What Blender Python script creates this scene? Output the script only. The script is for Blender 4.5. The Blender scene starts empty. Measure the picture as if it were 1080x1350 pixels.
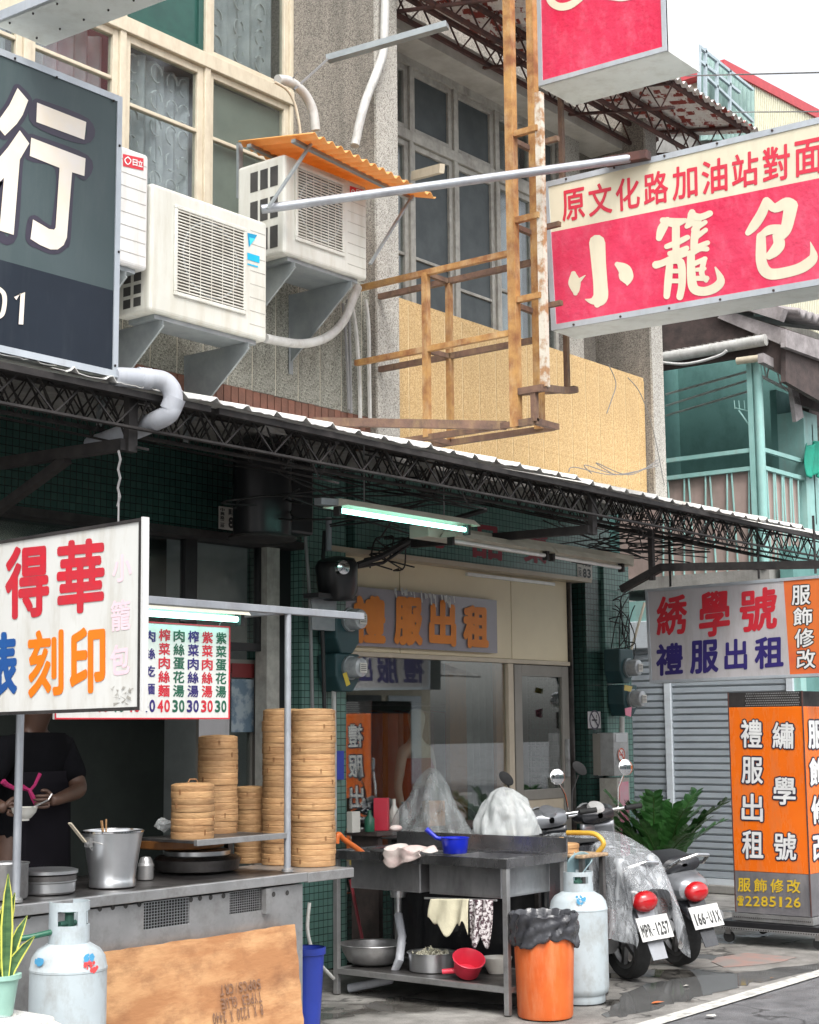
import bpy, math, random
from mathutils import Vector, Matrix, noise
from mathutils.geometry import tessellate_polygon
R = math.radians
random.seed(7)
sc = bpy.context.scene
COL = sc.collection

# ------------------------------------------------------------------ camera
FPX, YAW, PITCH, ROLL, EYE = 2080.0, R(38.35), math.atan(285/2080.0), R(0.5), 1.55
fw = Vector((math.cos(YAW)*math.cos(PITCH), math.sin(YAW)*math.cos(PITCH), math.sin(PITCH)))
rt0 = Vector((math.sin(YAW), -math.cos(YAW), 0)); up0 = rt0.cross(fw)
rt = rt0*math.cos(ROLL) - up0*math.sin(ROLL)
up = up0*math.cos(ROLL) + rt0*math.sin(ROLL)
CAM = Vector((0, 0, EYE))
cd = bpy.data.cameras.new('camera'); cam = bpy.data.objects.new('camera', cd); COL.objects.link(cam)
cd.sensor_fit = 'VERTICAL'; cd.sensor_height = 36; cd.lens = FPX/1350*36; cd.clip_end = 600; cd.clip_start = 0.1
cam.matrix_world = Matrix.Translation(CAM) @ Matrix((rt, up, -fw)).transposed().to_4x4()
sc.camera = cam

# ------------------------------------------------------------------ world, sun, exposure
world = bpy.data.worlds.new('World'); sc.world = world; world.use_nodes = True
nt = world.node_tree; nt.nodes.clear()
SUN_EL, SUN_AZ = R(55), R(-128)          # direction the light comes from (azimuth measured from +X)
sky = nt.nodes.new('ShaderNodeTexSky'); sky.sky_type = 'NISHITA'; sky.sun_disc = False
sky.sun_elevation = SUN_EL; sky.sun_rotation = math.pi/2 - SUN_AZ
sky.air_density = 1.0; sky.dust_density = 4.0; sky.ozone_density = 1.0
hs = nt.nodes.new('ShaderNodeHueSaturation'); hs.inputs['Saturation'].default_value = 0.18; hs.inputs['Value'].default_value = 1.25
bg = nt.nodes.new('ShaderNodeBackground'); bg.inputs['Strength'].default_value = 0.15
wo = nt.nodes.new('ShaderNodeOutputWorld')
nt.links.new(sky.outputs[0], hs.inputs['Color']); nt.links.new(hs.outputs[0], bg.inputs[0]); nt.links.new(bg.outputs[0], wo.inputs[0])
sd = bpy.data.lights.new('sun', 'SUN'); sd.energy = 1.0; sd.angle = R(25); sd.color = (1, .97, .92)
sun = bpy.data.objects.new('sun', sd); COL.objects.link(sun)
sdir = Vector((math.cos(SUN_EL)*math.cos(SUN_AZ), math.cos(SUN_EL)*math.sin(SUN_AZ), math.sin(SUN_EL)))
sun.rotation_euler = sdir.to_track_quat('Z', 'Y').to_euler()
sc.view_settings.view_transform = 'Standard'; sc.view_settings.look = 'None'
sc.view_settings.exposure = 1.0; sc.view_settings.gamma = 1; sc.view_settings.use_curve_mapping = False

# ------------------------------------------------------------------ helpers
def P(x, y, X=None, Y=None, Z=None):
    d = fw + rt*((x-540)/FPX) - up*((y-675)/FPX)
    if X is not None: t = X/d.x
    elif Y is not None: t = Y/d.y
    else: t = (Z-EYE)/d.z
    return CAM + d*t
def V(*a): return Vector(a)
ORG = {}
class MB:
    def __init__(s): s.v = []; s.f = []; s.fm = []; s.cur = 0
    def add(s, vs, fs):
        n = len(s.v); s.v += [Vector(a) for a in vs]
        for f in fs: s.f.append([i+n for i in f]); s.fm.append(s.cur)
        return s
    def box(s, x0, y0, z0, x1, y1, z1):
        if x0 > x1: x0, x1 = x1, x0
        if y0 > y1: y0, y1 = y1, y0
        if z0 > z1: z0, z1 = z1, z0
        return s.add([(x0,y0,z0),(x1,y0,z0),(x1,y1,z0),(x0,y1,z0),(x0,y0,z1),(x1,y0,z1),(x1,y1,z1),(x0,y1,z1)],
              [(0,3,2,1),(4,5,6,7),(0,1,5,4),(1,2,6,5),(2,3,7,6),(3,0,4,7)])
    def obox(s, c, a, b, d):      # centre and three half vectors
        c, a, b, d = Vector(c), Vector(a), Vector(b), Vector(d)
        if a.cross(b).dot(d) < 0: a = -a
        vs = [c-a-b-d, c+a-b-d, c+a+b-d, c-a+b-d, c-a-b+d, c+a-b+d, c+a+b+d, c-a+b+d]
        return s.add(vs, [(0,3,2,1),(4,5,6,7),(0,1,5,4),(1,2,6,5),(2,3,7,6),(3,0,4,7)])
    def beam(s, p, q, w, h, upv=(0,0,1)):
        p, q = Vector(p), Vector(q); d = q-p; upv = Vector(upv)
        if abs(d.normalized().dot(upv)) > .98: upv = Vector((1,0,0))
        sd_ = d.cross(upv).normalized(); u = sd_.cross(d).normalized()
        return s.obox((p+q)/2, d/2, sd_*w/2, u*h/2)
    def quad(s, a, b, c, d): return s.add([a,b,c,d], [(0,1,2,3)])
    def slab(s, pts, n, t):       # polygon prism: front pts, extruded by -n*t
        n = Vector(n).normalized(); pts = [Vector(p) for p in pts]; k = len(pts)
        nn = Vector((0,0,0))
        for i in range(k): nn += pts[i].cross(pts[(i+1) % k])
        if nn.dot(n) < 0: pts = pts[::-1]
        b = [p-n*t for p in pts]
        tri = tessellate_polygon([pts]); fs = []
        for a in tri:
            a = list(a); e = (pts[a[1]]-pts[a[0]]).cross(pts[a[2]]-pts[a[0]])
            if e.dot(n) < 0: a = a[::-1]
            fs.append(a); fs.append([i+k for i in a[::-1]])
        for i in range(k): j = (i+1) % k; fs.append([j, i, i+k, j+k])
        return s.add(pts+b, fs)
    def tube(s, pts, r, seg=8, cap=True):
        pts = [Vector(p) for p in pts]; n = len(pts)
        rr = r if isinstance(r, (list, tuple)) else [r]*n
        vs = []; prev = None
        for i, p in enumerate(pts):
            d = (pts[min(i+1, n-1)]-pts[max(i-1, 0)])
            if d.length < 1e-9: d = Vector((0,0,1))
            d.normalize()
            if prev is None:
                a = d.orthogonal().normalized()
            else:
                a = (prev-d*prev.dot(d))
                a = a.normalized() if a.length > 1e-6 else d.orthogonal().normalized()
            prev = a; b = d.cross(a)
            for k in range(seg):
                t = 2*math.pi*k/seg; vs.append(p+(a*math.cos(t)+b*math.sin(t))*rr[i])
        fs = []
        for i in range(n-1):
            for k in range(seg):
                fs.append((i*seg+k, i*seg+(k+1) % seg, (i+1)*seg+(k+1) % seg, (i+1)*seg+k))
        if cap: fs.append(tuple(range(seg))[::-1]); fs.append(tuple(range((n-1)*seg, n*seg)))
        return s.add(vs, fs)
    def lathe(s, prof, c=(0,0,0), seg=24, ax=(0,0,1), sx=1, sy=1, cap=True):
        c = Vector(c); ax = Vector(ax).normalized()
        a = Vector((1,0,0)) if abs(ax.z) > .99 else ax.orthogonal().normalized(); b = ax.cross(a)
        vs = []
        for r_, z_ in prof:
            for k in range(seg):
                t = 2*math.pi*k/seg; vs.append(c+a*(r_*math.cos(t)*sx)+b*(r_*math.sin(t)*sy)+ax*z_)
        fs = []
        for i in range(len(prof)-1):
            for k in range(seg):
                fs.append((i*seg+k, i*seg+(k+1) % seg, (i+1)*seg+(k+1) % seg, (i+1)*seg+k))
        if cap:
            if prof[0][0] > 1e-4: fs.append(tuple(range(seg))[::-1])
            if prof[-1][0] > 1e-4: fs.append(tuple(range((len(prof)-1)*seg, len(prof)*seg)))
        return s.add(vs, fs)
    def ell(s, c, rx, ry, rz, seg=16, rings=10):
        pr_ = [(max(math.sin(math.pi*i/rings), 1e-5), -math.cos(math.pi*i/rings)*rz) for i in range(rings+1)]
        c = Vector(c); vs = []
        for r_, z_ in pr_:
            for k in range(seg):
                t = 2*math.pi*k/seg; vs.append(c+Vector((rx*r_*math.cos(t), ry*r_*math.sin(t), z_)))
        fs = [(i*seg+k, i*seg+(k+1) % seg, (i+1)*seg+(k+1) % seg, (i+1)*seg+k) for i in range(rings) for k in range(seg)]
        return s.add(vs, fs)
    def grid(s, fn, nu, nv):
        vs = [fn(i/nu, j/nv) for j in range(nv+1) for i in range(nu+1)]
        return s.add(vs, [(j*(nu+1)+i, j*(nu+1)+i+1, (j+1)*(nu+1)+i+1, (j+1)*(nu+1)+i) for j in range(nv) for i in range(nu)])
    def build(s, name, m, parent=None, smooth=False, bevel=0, solid=0, loc=None, sub=0, seg=2):
        me = bpy.data.meshes.new(name)
        if parent is not None: o0 = ORG[parent.name]
        elif loc is not None: o0 = Vector(loc)
        else:
            xs = [a.x for a in s.v]; ys = [a.y for a in s.v]; zs = [a.z for a in s.v]
            o0 = Vector(((min(xs)+max(xs))/2, (min(ys)+max(ys))/2, min(zs)))
        me.from_pydata([a-o0 for a in s.v], [], s.f); me.update()
        ms = m if isinstance(m, (list, tuple)) else [m]
        for mm in ms: me.materials.append(mm)
        if len(ms) > 1:
            for p_, k in zip(me.polygons, s.fm): p_.material_index = k
        if smooth:
            for p_ in me.polygons: p_.use_smooth = True
            me.set_sharp_from_angle(angle=R(40))
        o = bpy.data.objects.new(name, me); COL.objects.link(o)
        if parent is not None: o.parent = parent
        else: o.location = o0
        ORG[o.name] = o0
        if solid: md = o.modifiers.new('solid', 'SOLIDIFY'); md.thickness = solid; md.offset = 0
        if sub: md = o.modifiers.new('sub', 'SUBSURF'); md.levels = sub; md.render_levels = sub
        if bevel: md = o.modifiers.new('bevel', 'BEVEL'); md.width = bevel; md.segments = seg; md.limit_method = 'ANGLE'; md.angle_limit = R(40)
        return o
def tag(o, label=None, cat=None, group=None, kind=None):
    if label: o['label'] = label
    if cat: o['category'] = cat
    if group: o['group'] = group
    if kind: o['kind'] = kind
    return o
def thing(name, label, cat, loc=(0,0,0), group=None):
    o = bpy.data.objects.new(name, None); COL.objects.link(o); o.location = loc; o.empty_display_size = .1
    ORG[o.name] = Vector(loc); return tag(o, label, cat, group)
def copy_tree(o, parent=None):
    c = o.copy(); COL.objects.link(c)
    if parent is not None: c.parent = parent
    ORG[c.name] = ORG[o.name]
    for ch in [x for x in o.children]: copy_tree(ch, c)
    return c

# ------------------------------------------------------------------ materials
def mat(name, c1, c2=None, rough=.6, metal=0.0, ns=6.0, bump=0.0, bs=60.0, dirt=None, damt=.5, ds=(3,3,.6), rnd=0.0, spec=.5, stretch=None, coat=0.0, contrast=(.35,.65)):
    m = bpy.data.materials.new(name); m.use_nodes = True; t = m.node_tree; N = t.nodes; L = t.links
    b = N['Principled BSDF']; b.inputs['Roughness'].default_value = rough; b.inputs['Metallic'].default_value = metal
    b.inputs['Specular IOR Level'].default_value = spec
    if coat: b.inputs['Coat Weight'].default_value = coat
    tc = N.new('ShaderNodeTexCoord'); oi = N.new('ShaderNodeObjectInfo')
    mp = N.new('ShaderNodeMapping'); L.new(tc.outputs['Object'], mp.inputs[0])
    cb = N.new('ShaderNodeCombineXYZ'); mu = N.new('ShaderNodeMath'); mu.operation = 'MULTIPLY'; mu.inputs[1].default_value = 37.0
    L.new(oi.outputs['Random'], mu.inputs[0]); L.new(mu.outputs[0], cb.inputs[0]); L.new(mu.outputs[0], cb.inputs[1]); L.new(cb.outputs[0], mp.inputs['Location'])
    if stretch: mp.inputs['Scale'].default_value = stretch
    no = N.new('ShaderNodeTexNoise'); no.inputs['Scale'].default_value = ns; no.inputs['Detail'].default_value = 6; no.inputs['Roughness'].default_value = .62
    L.new(mp.outputs[0], no.inputs['Vector'])
    rp = N.new('ShaderNodeValToRGB'); rp.color_ramp.elements[0].position = contrast[0]; rp.color_ramp.elements[1].position = contrast[1]
    if c2 is None: c2 = tuple(x*.82 for x in c1)
    rp.color_ramp.elements[0].color = (*c2, 1); rp.color_ramp.elements[1].color = (*c1, 1)
    L.new(no.outputs['Fac'], rp.inputs[0]); out = rp.outputs[0]
    if dirt:
        m2 = N.new('ShaderNodeMapping'); L.new(tc.outputs['Object'], m2.inputs[0]); m2.inputs['Scale'].default_value = ds
        n2 = N.new('ShaderNodeTexNoise'); n2.inputs['Scale'].default_value = 2.5; n2.inputs['Detail'].default_value = 8; n2.inputs['Roughness'].default_value = .7
        L.new(m2.outputs[0], n2.inputs['Vector'])
        r2 = N.new('ShaderNodeValToRGB'); r2.color_ramp.elements[0].position = .48; r2.color_ramp.elements[1].position = .72
        r2.color_ramp.elements[0].color = (0,0,0,1); r2.color_ramp.elements[1].color = (damt,damt,damt,1)
        L.new(n2.outputs['Fac'], r2.inputs[0])
        mx = N.new('ShaderNodeMixRGB'); mx.inputs[2].default_value = (*dirt, 1)
        L.new(r2.outputs[0], mx.inputs[0]); L.new(out, mx.inputs[1]); out = mx.outputs[0]
        rr = N.new('ShaderNodeMath'); rr.operation = 'MULTIPLY_ADD'; rr.inputs[1].default_value = .35; rr.inputs[2].default_value = rough
        L.new(r2.outputs[0], rr.inputs[0]); L.new(rr.outputs[0], b.inputs['Roughness'])
    if rnd:
        hv = N.new('ShaderNodeHueSaturation'); ma = N.new('ShaderNodeMath'); ma.operation = 'MULTIPLY_ADD'
        ma.inputs[1].default_value = rnd; ma.inputs[2].default_value = 1-rnd/2
        L.new(oi.outputs['Random'], ma.inputs[0]); L.new(ma.outputs[0], hv.inputs['Value']); L.new(out, hv.inputs['Color']); out = hv.outputs[0]
    L.new(out, b.inputs['Base Color'])
    if bump:
        nb = N.new('ShaderNodeTexNoise'); nb.inputs['Scale'].default_value = bs; nb.inputs['Detail'].default_value = 4; L.new(mp.outputs[0], nb.inputs['Vector'])
        bp = N.new('ShaderNodeBump'); bp.inputs['Strength'].default_value = bump; bp.inputs['Distance'].default_value = .01
        L.new(nb.outputs['Fac'], bp.inputs['Height']); L.new(bp.outputs[0], b.inputs['Normal'])
    return m
def aggregate(name, cols, scale=95, bump=.6, dirt=(.09,.085,.075), damt=.6):
    m = mat(name, cols[0], cols[0], rough=.9); t = m.node_tree; N = t.nodes; L = t.links; b = N['Principled BSDF']
    tc = [n for n in N if n.type == 'TEX_COORD'][0]
    vo = N.new('ShaderNodeTexVoronoi'); vo.inputs['Scale'].default_value = scale; L.new(tc.outputs['Object'], vo.inputs['Vector'])
    rp = N.new('ShaderNodeValToRGB'); rp.color_ramp.interpolation = 'CONSTANT'
    el = rp.color_ramp.elements
    el[0].position = 0; el[0].color = (*cols[0], 1); el[1].position = .3; el[1].color = (*cols[1], 1)
    e = el.new(.6); e.color = (*cols[2], 1); e = el.new(.85); e.color = (*cols[3], 1)
    sp = N.new('ShaderNodeSeparateColor'); L.new(vo.outputs['Color'], sp.inputs[0]); L.new(sp.outputs[0], rp.inputs[0])
    m2 = N.new('ShaderNodeMapping'); L.new(tc.outputs['Object'], m2.inputs[0]); m2.inputs['Scale'].default_value = (4,4,.5)
    n2 = N.new('ShaderNodeTexNoise'); n2.inputs['Scale'].default_value = 1.6; n2.inputs['Detail'].default_value = 9; n2.inputs['Roughness'].default_value = .7; L.new(m2.outputs[0], n2.inputs['Vector'])
    r2 = N.new('ShaderNodeValToRGB'); r2.color_ramp.elements[0].position = .42; r2.color_ramp.elements[1].position = .75; r2.color_ramp.elements[0].color = (0,0,0,1); r2.color_ramp.elements[1].color = (damt,)*3+(1,)
    L.new(n2.outputs['Fac'], r2.inputs[0])
    mx = N.new('ShaderNodeMixRGB'); mx.inputs[2].default_value = (*dirt, 1); L.new(r2.outputs[0], mx.inputs[0]); L.new(rp.outputs[0], mx.inputs[1]); L.new(mx.outputs[0], b.inputs['Base Color'])
    bp = N.new('ShaderNodeBump'); bp.inputs['Strength'].default_value = bump; bp.inputs['Distance'].default_value = .004; bp.invert = True
    L.new(vo.outputs['Distance'], bp.inputs['Height']); L.new(bp.outputs[0], b.inputs['Normal'])
    return m
def tiles(name, c1, c2, grout, size=.045):
    m = mat(name, c1, c2, rough=.25); t = m.node_tree; N = t.nodes; L = t.links; b = N['Principled BSDF']
    tc = [n for n in N if n.type == 'TEX_COORD'][0]
    sx = N.new('ShaderNodeSeparateXYZ'); L.new(tc.outputs['Object'], sx.inputs[0])
    ad = N.new('ShaderNodeMath'); ad.operation = 'ADD'; L.new(sx.outputs[0], ad.inputs[0]); L.new(sx.outputs[1], ad.inputs[1])
    cb = N.new('ShaderNodeCombineXYZ'); L.new(ad.outputs[0], cb.inputs[0]); L.new(sx.outputs[2], cb.inputs[1])
    br = N.new('ShaderNodeTexBrick'); br.offset = 0; br.squash = 1; br.inputs['Scale'].default_value = 1
    br.inputs['Brick Width'].default_value = size; br.inputs['Row Height'].default_value = size; br.inputs['Mortar Size'].default_value = size*.055
    br.inputs['Color1'].default_value = (*c1, 1); br.inputs['Color2'].default_value = (*c2, 1); br.inputs['Mortar'].default_value = (*grout, 1)
    L.new(cb.outputs[0], br.inputs['Vector']); L.new(br.outputs['Color'], b.inputs['Base Color'])
    bp = N.new('ShaderNodeBump'); bp.inputs['Strength'].default_value = .6; bp.inputs['Distance'].default_value = .002; bp.invert = True
    L.new(br.outputs['Fac'], bp.inputs['Height']); L.new(bp.outputs[0], b.inputs['Normal'])
    return m
def glass(name, tint=(.9,.95,.93), rough=.02, refl=None, ior=1.45):
    m = bpy.data.materials.new(name); m.use_nodes = True; t = m.node_tree; N = t.nodes; L = t.links; N.clear()
    o = N.new('ShaderNodeOutputMaterial'); tr = N.new('ShaderNodeBsdfTransparent'); tr.inputs[0].default_value = (*tint, 1)
    gl = N.new('ShaderNodeBsdfGlossy'); gl.inputs['Roughness'].default_value = rough
    f0 = ior
    lw = N.new('ShaderNodeLayerWeight'); lw.inputs['Blend'].default_value = .5; pw_ = N.new('ShaderNodeMath'); pw_.operation = 'POWER'; pw_.inputs[1].default_value = 4.0; L.new(lw.outputs['Facing'], pw_.inputs[0])
    fr = N.new('ShaderNodeMath'); fr.operation = 'MULTIPLY_ADD'; fr.inputs[1].default_value = 1-f0; fr.inputs[2].default_value = f0; L.new(pw_.outputs[0], fr.inputs[0])
    mx = N.new('ShaderNodeMixShader'); L.new(fr.outputs[0], mx.inputs[0]); L.new(tr.outputs[0], mx.inputs[1]); L.new(gl.outputs[0], mx.inputs[2]); L.new(mx.outputs[0], o.inputs[0])
    return m
def emis(name, c, s):
    m = bpy.data.materials.new(name); m.use_nodes = True; b = m.node_tree.nodes['Principled BSDF']
    b.inputs['Base Color'].default_value = (.8,.8,.8,1); b.inputs['Emission Color'].default_value = (*c, 1); b.inputs['Emission Strength'].default_value = s; return m
def plastic_film(name, col, alpha=.3, rough=.25, bump=.7):
    m = bpy.data.materials.new(name); m.use_nodes = True; t = m.node_tree; N = t.nodes; L = t.links; N.clear()
    o = N.new('ShaderNodeOutputMaterial'); tr = N.new('ShaderNodeBsdfTransparent'); pb = N.new('ShaderNodeBsdfPrincipled')
    pb.inputs['Base Color'].default_value = (*col, 1); pb.inputs['Roughness'].default_value = rough
    tc = N.new('ShaderNodeTexCoord'); no = N.new('ShaderNodeTexNoise'); no.inputs['Scale'].default_value = 9; no.inputs['Detail'].default_value = 4; no.inputs['Distortion'].default_value = .6
    mpp = N.new('ShaderNodeMapping'); mpp.inputs['Scale'].default_value = (2.2,2.2,.7); L.new(tc.outputs['Object'], mpp.inputs[0]); L.new(mpp.outputs[0], no.inputs['Vector']); bp = N.new('ShaderNodeBump'); bp.inputs['Strength'].default_value = bump; bp.inputs['Distance'].default_value = .03
    L.new(no.outputs['Fac'], bp.inputs['Height']); L.new(bp.outputs[0], pb.inputs['Normal'])
    rp = N.new('ShaderNodeValToRGB'); rp.color_ramp.elements[0].position = .5 if alpha < .4 else .35; rp.color_ramp.elements[0].color = (alpha*.8,)*3+(1,); rp.color_ramp.elements[1].position = .75; rp.color_ramp.elements[1].color = (min(1, alpha*(2.1 if alpha < .4 else 1.15)),)*3+(1,)
    L.new(no.outputs['Fac'], rp.inputs[0])
    mx = N.new('ShaderNodeMixShader'); L.new(rp.outputs[0], mx.inputs[0]); L.new(tr.outputs[0], mx.inputs[1]); L.new(pb.outputs[0], mx.inputs[2]); L.new(mx.outputs[0], o.inputs[0])
    return m

M = {}
M['agg_grey'] = aggregate('grey pebble dash', [(.33,.33,.285),(.25,.25,.21),(.42,.42,.36),(.14,.14,.115)], 150)
M['agg_light'] = aggregate('pale pebble dash', [(.46,.44,.40),(.38,.36,.32),(.56,.54,.49),(.24,.22,.2)], 150, damt=.3)
M['agg_brown'] = aggregate('brown pebble dash', [(.27,.245,.21),(.2,.18,.155),(.33,.30,.26),(.13,.12,.105)], 150)
M['agg_beige'] = aggregate('ochre pebble dash', [(.60,.41,.195),(.53,.35,.155),(.68,.49,.26),(.44,.28,.12)], 150, dirt=(.33,.22,.11), damt=.45)
M['groove'] = mat('pale mortar line', (.62,.58,.48), rough=.9)
M['groove_beige'] = mat('pale line', (.80,.66,.42), rough=.9)
M['brickband'] = mat('reddish brick band', (.22,.10,.07), (.14,.07,.05), rough=.85, bump=.3)
M['cream'] = mat('cream painted wood', (.60,.54,.42), (.54,.47,.36), rough=.5, ns=12, dirt=(.30,.24,.16), damt=.35, ds=(6,6,2))
M['greyframe'] = mat('weathered grey frame', (.46,.445,.40), (.32,.305,.275), rough=.6, ns=14, dirt=(.14,.12,.10), damt=.5)
M['glass_win'] = glass('upstairs window glass', (.86,.90,.90), rough=.12, ior=.10)
M['glass_shop'] = glass('shop window glass', (.88,.93,.91), rough=.008, ior=.24)
M['curtain'] = mat('grey curtain cloth', (.46,.46,.46), (.30,.31,.32), rough=.9, ns=5)
M['curtain_pat'] = mat('lace circle', (.62,.62,.62), rough=.9)
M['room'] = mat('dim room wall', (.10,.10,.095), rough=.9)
M['greenpane'] = mat('green painted board', (.022,.085,.068), (.018,.065,.054), rough=.25)
M['screen'] = mat('dark insect screen', (.075,.088,.092), (.05,.06,.064), rough=.55)  # tone lifted to stand in for soft grey reflections on the right windows
M['plaster'] = mat('off white plaster soffit', (.55,.53,.48), (.45,.43,.38), rough=.9, ns=3, dirt=(.2,.16,.12), damt=.5, ds=(1,1,1))
M['concrete'] = mat('plain concrete', (.33,.32,.30), (.22,.215,.2), rough=.9, ns=3, bump=.25, bs=40, dirt=(.12,.11,.1), damt=.5)
M['wood_dark'] = mat('dark old timber', (.085,.06,.055), (.045,.035,.033), rough=.8, ns=10, stretch=(1,1,1), bump=.2)
M['wood_grey'] = mat('weathered grey timber', (.36,.33,.33), (.22,.2,.2), rough=.85, ns=8, bump=.2, dirt=(.12,.1,.1), damt=.5, ds=(2,2,2))
M['peel'] = mat('peeling red and white sheet', (.66,.63,.60), (.22,.035,.025), rough=.7, ns=4.5, stretch=(1.6,2.2,1), contrast=(.44,.475), dirt=(.30,.06,.04), damt=.5, ds=(5,7,2))
M['zinc'] = mat('dirty zinc sheet', (.34,.33,.31), (.2,.19,.175), rough=.55, metal=.3, ns=5, dirt=(.1,.07,.05), damt=.7, ds=(2,2,2))
M['zinc_white'] = mat('sun bleached roof sheet', (.75,.75,.73), (.55,.54,.5), rough=.6, ns=5, dirt=(.2,.13,.08), damt=.5, ds=(3,3,3))
M['truss'] = mat('sooty steel rod', (.045,.040,.038), (.02,.018,.018), rough=.7, metal=.2, ns=10)
M['truss_rust'] = mat('dark rusted steel', (.12,.05,.04), (.05,.03,.028), rough=.8, ns=10)
M['rust'] = mat('rusted ochre steel', (.48,.27,.09), (.24,.10,.04), rough=.75, ns=9, bump=.3, dirt=(.55,.42,.25), damt=.6, ds=(5,5,2))
M['rust_dark'] = mat('dark brown rusted steel', (.19,.11,.075), (.10,.06,.045), rough=.8, ns=9, bump=.3, dirt=(.35,.24,.12), damt=.5, ds=(5,5,2))
M['rust_pale'] = mat('flaking cream paint on rust', (.58,.54,.46), (.36,.20,.10), rough=.8, ns=12, bump=.3, contrast=(.42,.55))
M['coil'] = mat('grey coil', (.11,.10,.085), (.07,.065,.055), rough=.7, ns=20)
M['steel'] = mat('brushed stainless steel', (.50,.50,.50), (.38,.38,.38), rough=.38, metal=.75, ns=5, dirt=(.13,.11,.09), damt=.5, ds=(3,3,3))
M['steel_bowl'] = mat('worn basin steel', (.50,.50,.51), (.30,.30,.31), rough=.3, metal=.8, ns=3, dirt=(.1,.1,.1), damt=.5, ds=(3,3,.8))
M['steel_sink'] = mat('dark wet sink steel', (.36,.36,.37), (.13,.13,.135), rough=.24, metal=.85, ns=3, dirt=(.05,.05,.05), damt=.4, ds=(3,3,1))
M['steel_dark'] = mat('smoke stained steel', (.20,.19,.185), (.075,.07,.068), rough=.42, metal=.8, ns=4, dirt=(.04,.03,.03), damt=.6, ds=(3,3,3))
M['steel_br'] = mat('bright aluminium', (.68,.69,.70), (.58,.59,.6), rough=.3, metal=.9, ns=4)
M['chrome'] = mat('chrome', (.8,.8,.8), (.75,.75,.75), rough=.08, metal=1)
M['galv'] = mat('galvanised steel', (.33,.36,.37), (.25,.28,.29), rough=.5, metal=.5, ns=8)
M['pole'] = mat('dull grey pole', (.40,.42,.45), (.32,.34,.37), rough=.45, metal=.4, ns=8, dirt=(.15,.12,.1), damt=.3)
M['ac'] = mat('off white enamel', (.60,.60,.555), (.53,.53,.475), rough=.4, ns=3, dirt=(.36,.31,.22), damt=.42, ds=(6,6,.8))
M['ac_w'] = mat('white enamel', (.64,.64,.635), (.58,.58,.565), rough=.35, ns=3, dirt=(.4,.36,.28), damt=.38, ds=(6,6,.8))
M['ac_grille'] = mat('grille wire', (.62,.61,.55), (.5,.48,.42), rough=.5)
M['ac_dark'] = mat('dark coil', (.055,.052,.048), (.03,.03,.03), rough=.7)
M['orange_sheet'] = mat('orange corrugated plastic', (.82,.52,.20), (.74,.42,.13), rough=.5, ns=5, dirt=(.5,.3,.12), damt=.4, ds=(3,3,3))
M['pvc'] = mat('grey pvc pipe', (.50,.52,.56), (.44,.46,.5), rough=.4, ns=6, dirt=(.2,.18,.16), damt=.4)
M['pvc_w'] = mat('off white conduit', (.58,.58,.56), (.46,.46,.44), rough=.5, ns=8, dirt=(.2,.18,.15), damt=.5, ds=(6,6,3))
M['cable'] = mat('black cable', (.02,.02,.02), rough=.6)
M['wire'] = mat('grey wire', (.22,.22,.22), rough=.6)
M['red_sign'] = mat('faded red sign film', (.62,.018,.07), (.66,.06,.13), rough=.35, ns=1.2, contrast=(.35,.65), coat=.25, bump=.6, bs=20, dirt=(.70,.22,.30), damt=.30, ds=(1,4,2.5))
M['sign_cream'] = mat('cream sign film', (.70,.65,.50), (.63,.58,.44), rough=.35, ns=3, dirt=(.45,.40,.30), damt=.3, ds=(3,3,.6))
M['sign_red_text'] = mat('red lettering', (.62,.03,.06), (.56,.04,.07), rough=.4)
M['alu'] = mat('sign aluminium edge', (.52,.56,.60), (.44,.48,.52), rough=.4, metal=.3, ns=6, dirt=(.25,.22,.2), damt=.3)
M['sign_base'] = mat('sign underside sheet', (.72,.76,.72), (.66,.70,.66), rough=.5, ns=4, dirt=(.3,.27,.2), damt=.3)
M['slate'] = mat('slate green sign panel', (.065,.09,.095), (.055,.08,.083), rough=.4, ns=3, spec=.3, dirt=(.13,.15,.15), damt=.25)
M['navy'] = mat('dark navy panel', (.014,.021,.033), (.011,.017,.027), rough=.4, ns=3, spec=.25, dirt=(.05,.06,.07), damt=.3)
M['letter_cream'] = mat('cream lettering', (.80,.70,.56), (.78,.72,.66), rough=.4, ns=5)
M['letter_dark'] = mat('dark purple outline', (.035,.028,.05), rough=.4)
M['sign_white'] = mat('white acrylic sign', (.68,.68,.65), (.62,.62,.59), rough=.3, ns=3, dirt=(.4,.36,.28), damt=.5, ds=(3,4,.9))
M['sign_grey'] = mat('aged grey white sign face', (.50,.48,.49), (.44,.42,.43), rough=.4, ns=3, dirt=(.28,.25,.22), damt=.45, ds=(3,4,.8))
M['txt_red'] = mat('red print', (.58,.02,.035), (.48,.03,.045), rough=.45, ns=20)
M['txt_orange'] = mat('orange print', (.85,.20,.01), (.8,.18,.01), rough=.4)
M['txt_blue'] = mat('blue print', (.02,.10,.32), (.02,.08,.28), rough=.4)
M['txt_pink'] = mat('faded pink print', (.80,.56,.62), (.79,.62,.66), rough=.4)
M['txt_green'] = mat('dark green print', (.02,.12,.07), rough=.4)
M['txt_navy'] = mat('indigo print', (.035,.025,.16), (.03,.02,.13), rough=.4)
M['txt_black'] = mat('black print', (.03,.03,.03), rough=.5)
M['txt_gold'] = mat('gold print', (.70,.48,.03), (.6,.4,.03), rough=.4)
M['txt_white'] = mat('white print', (.8,.8,.79), rough=.4)
M['orange_box'] = mat('orange acrylic box', (.86,.17,.01), (.80,.15,.01), rough=.25, ns=3, coat=.3, dirt=(.50,.20,.09), damt=.5, ds=(4,4,1))
M['tile_green'] = tiles('green mosaic tile', (.10,.205,.175), (.13,.25,.215), (.03,.055,.048))
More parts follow.
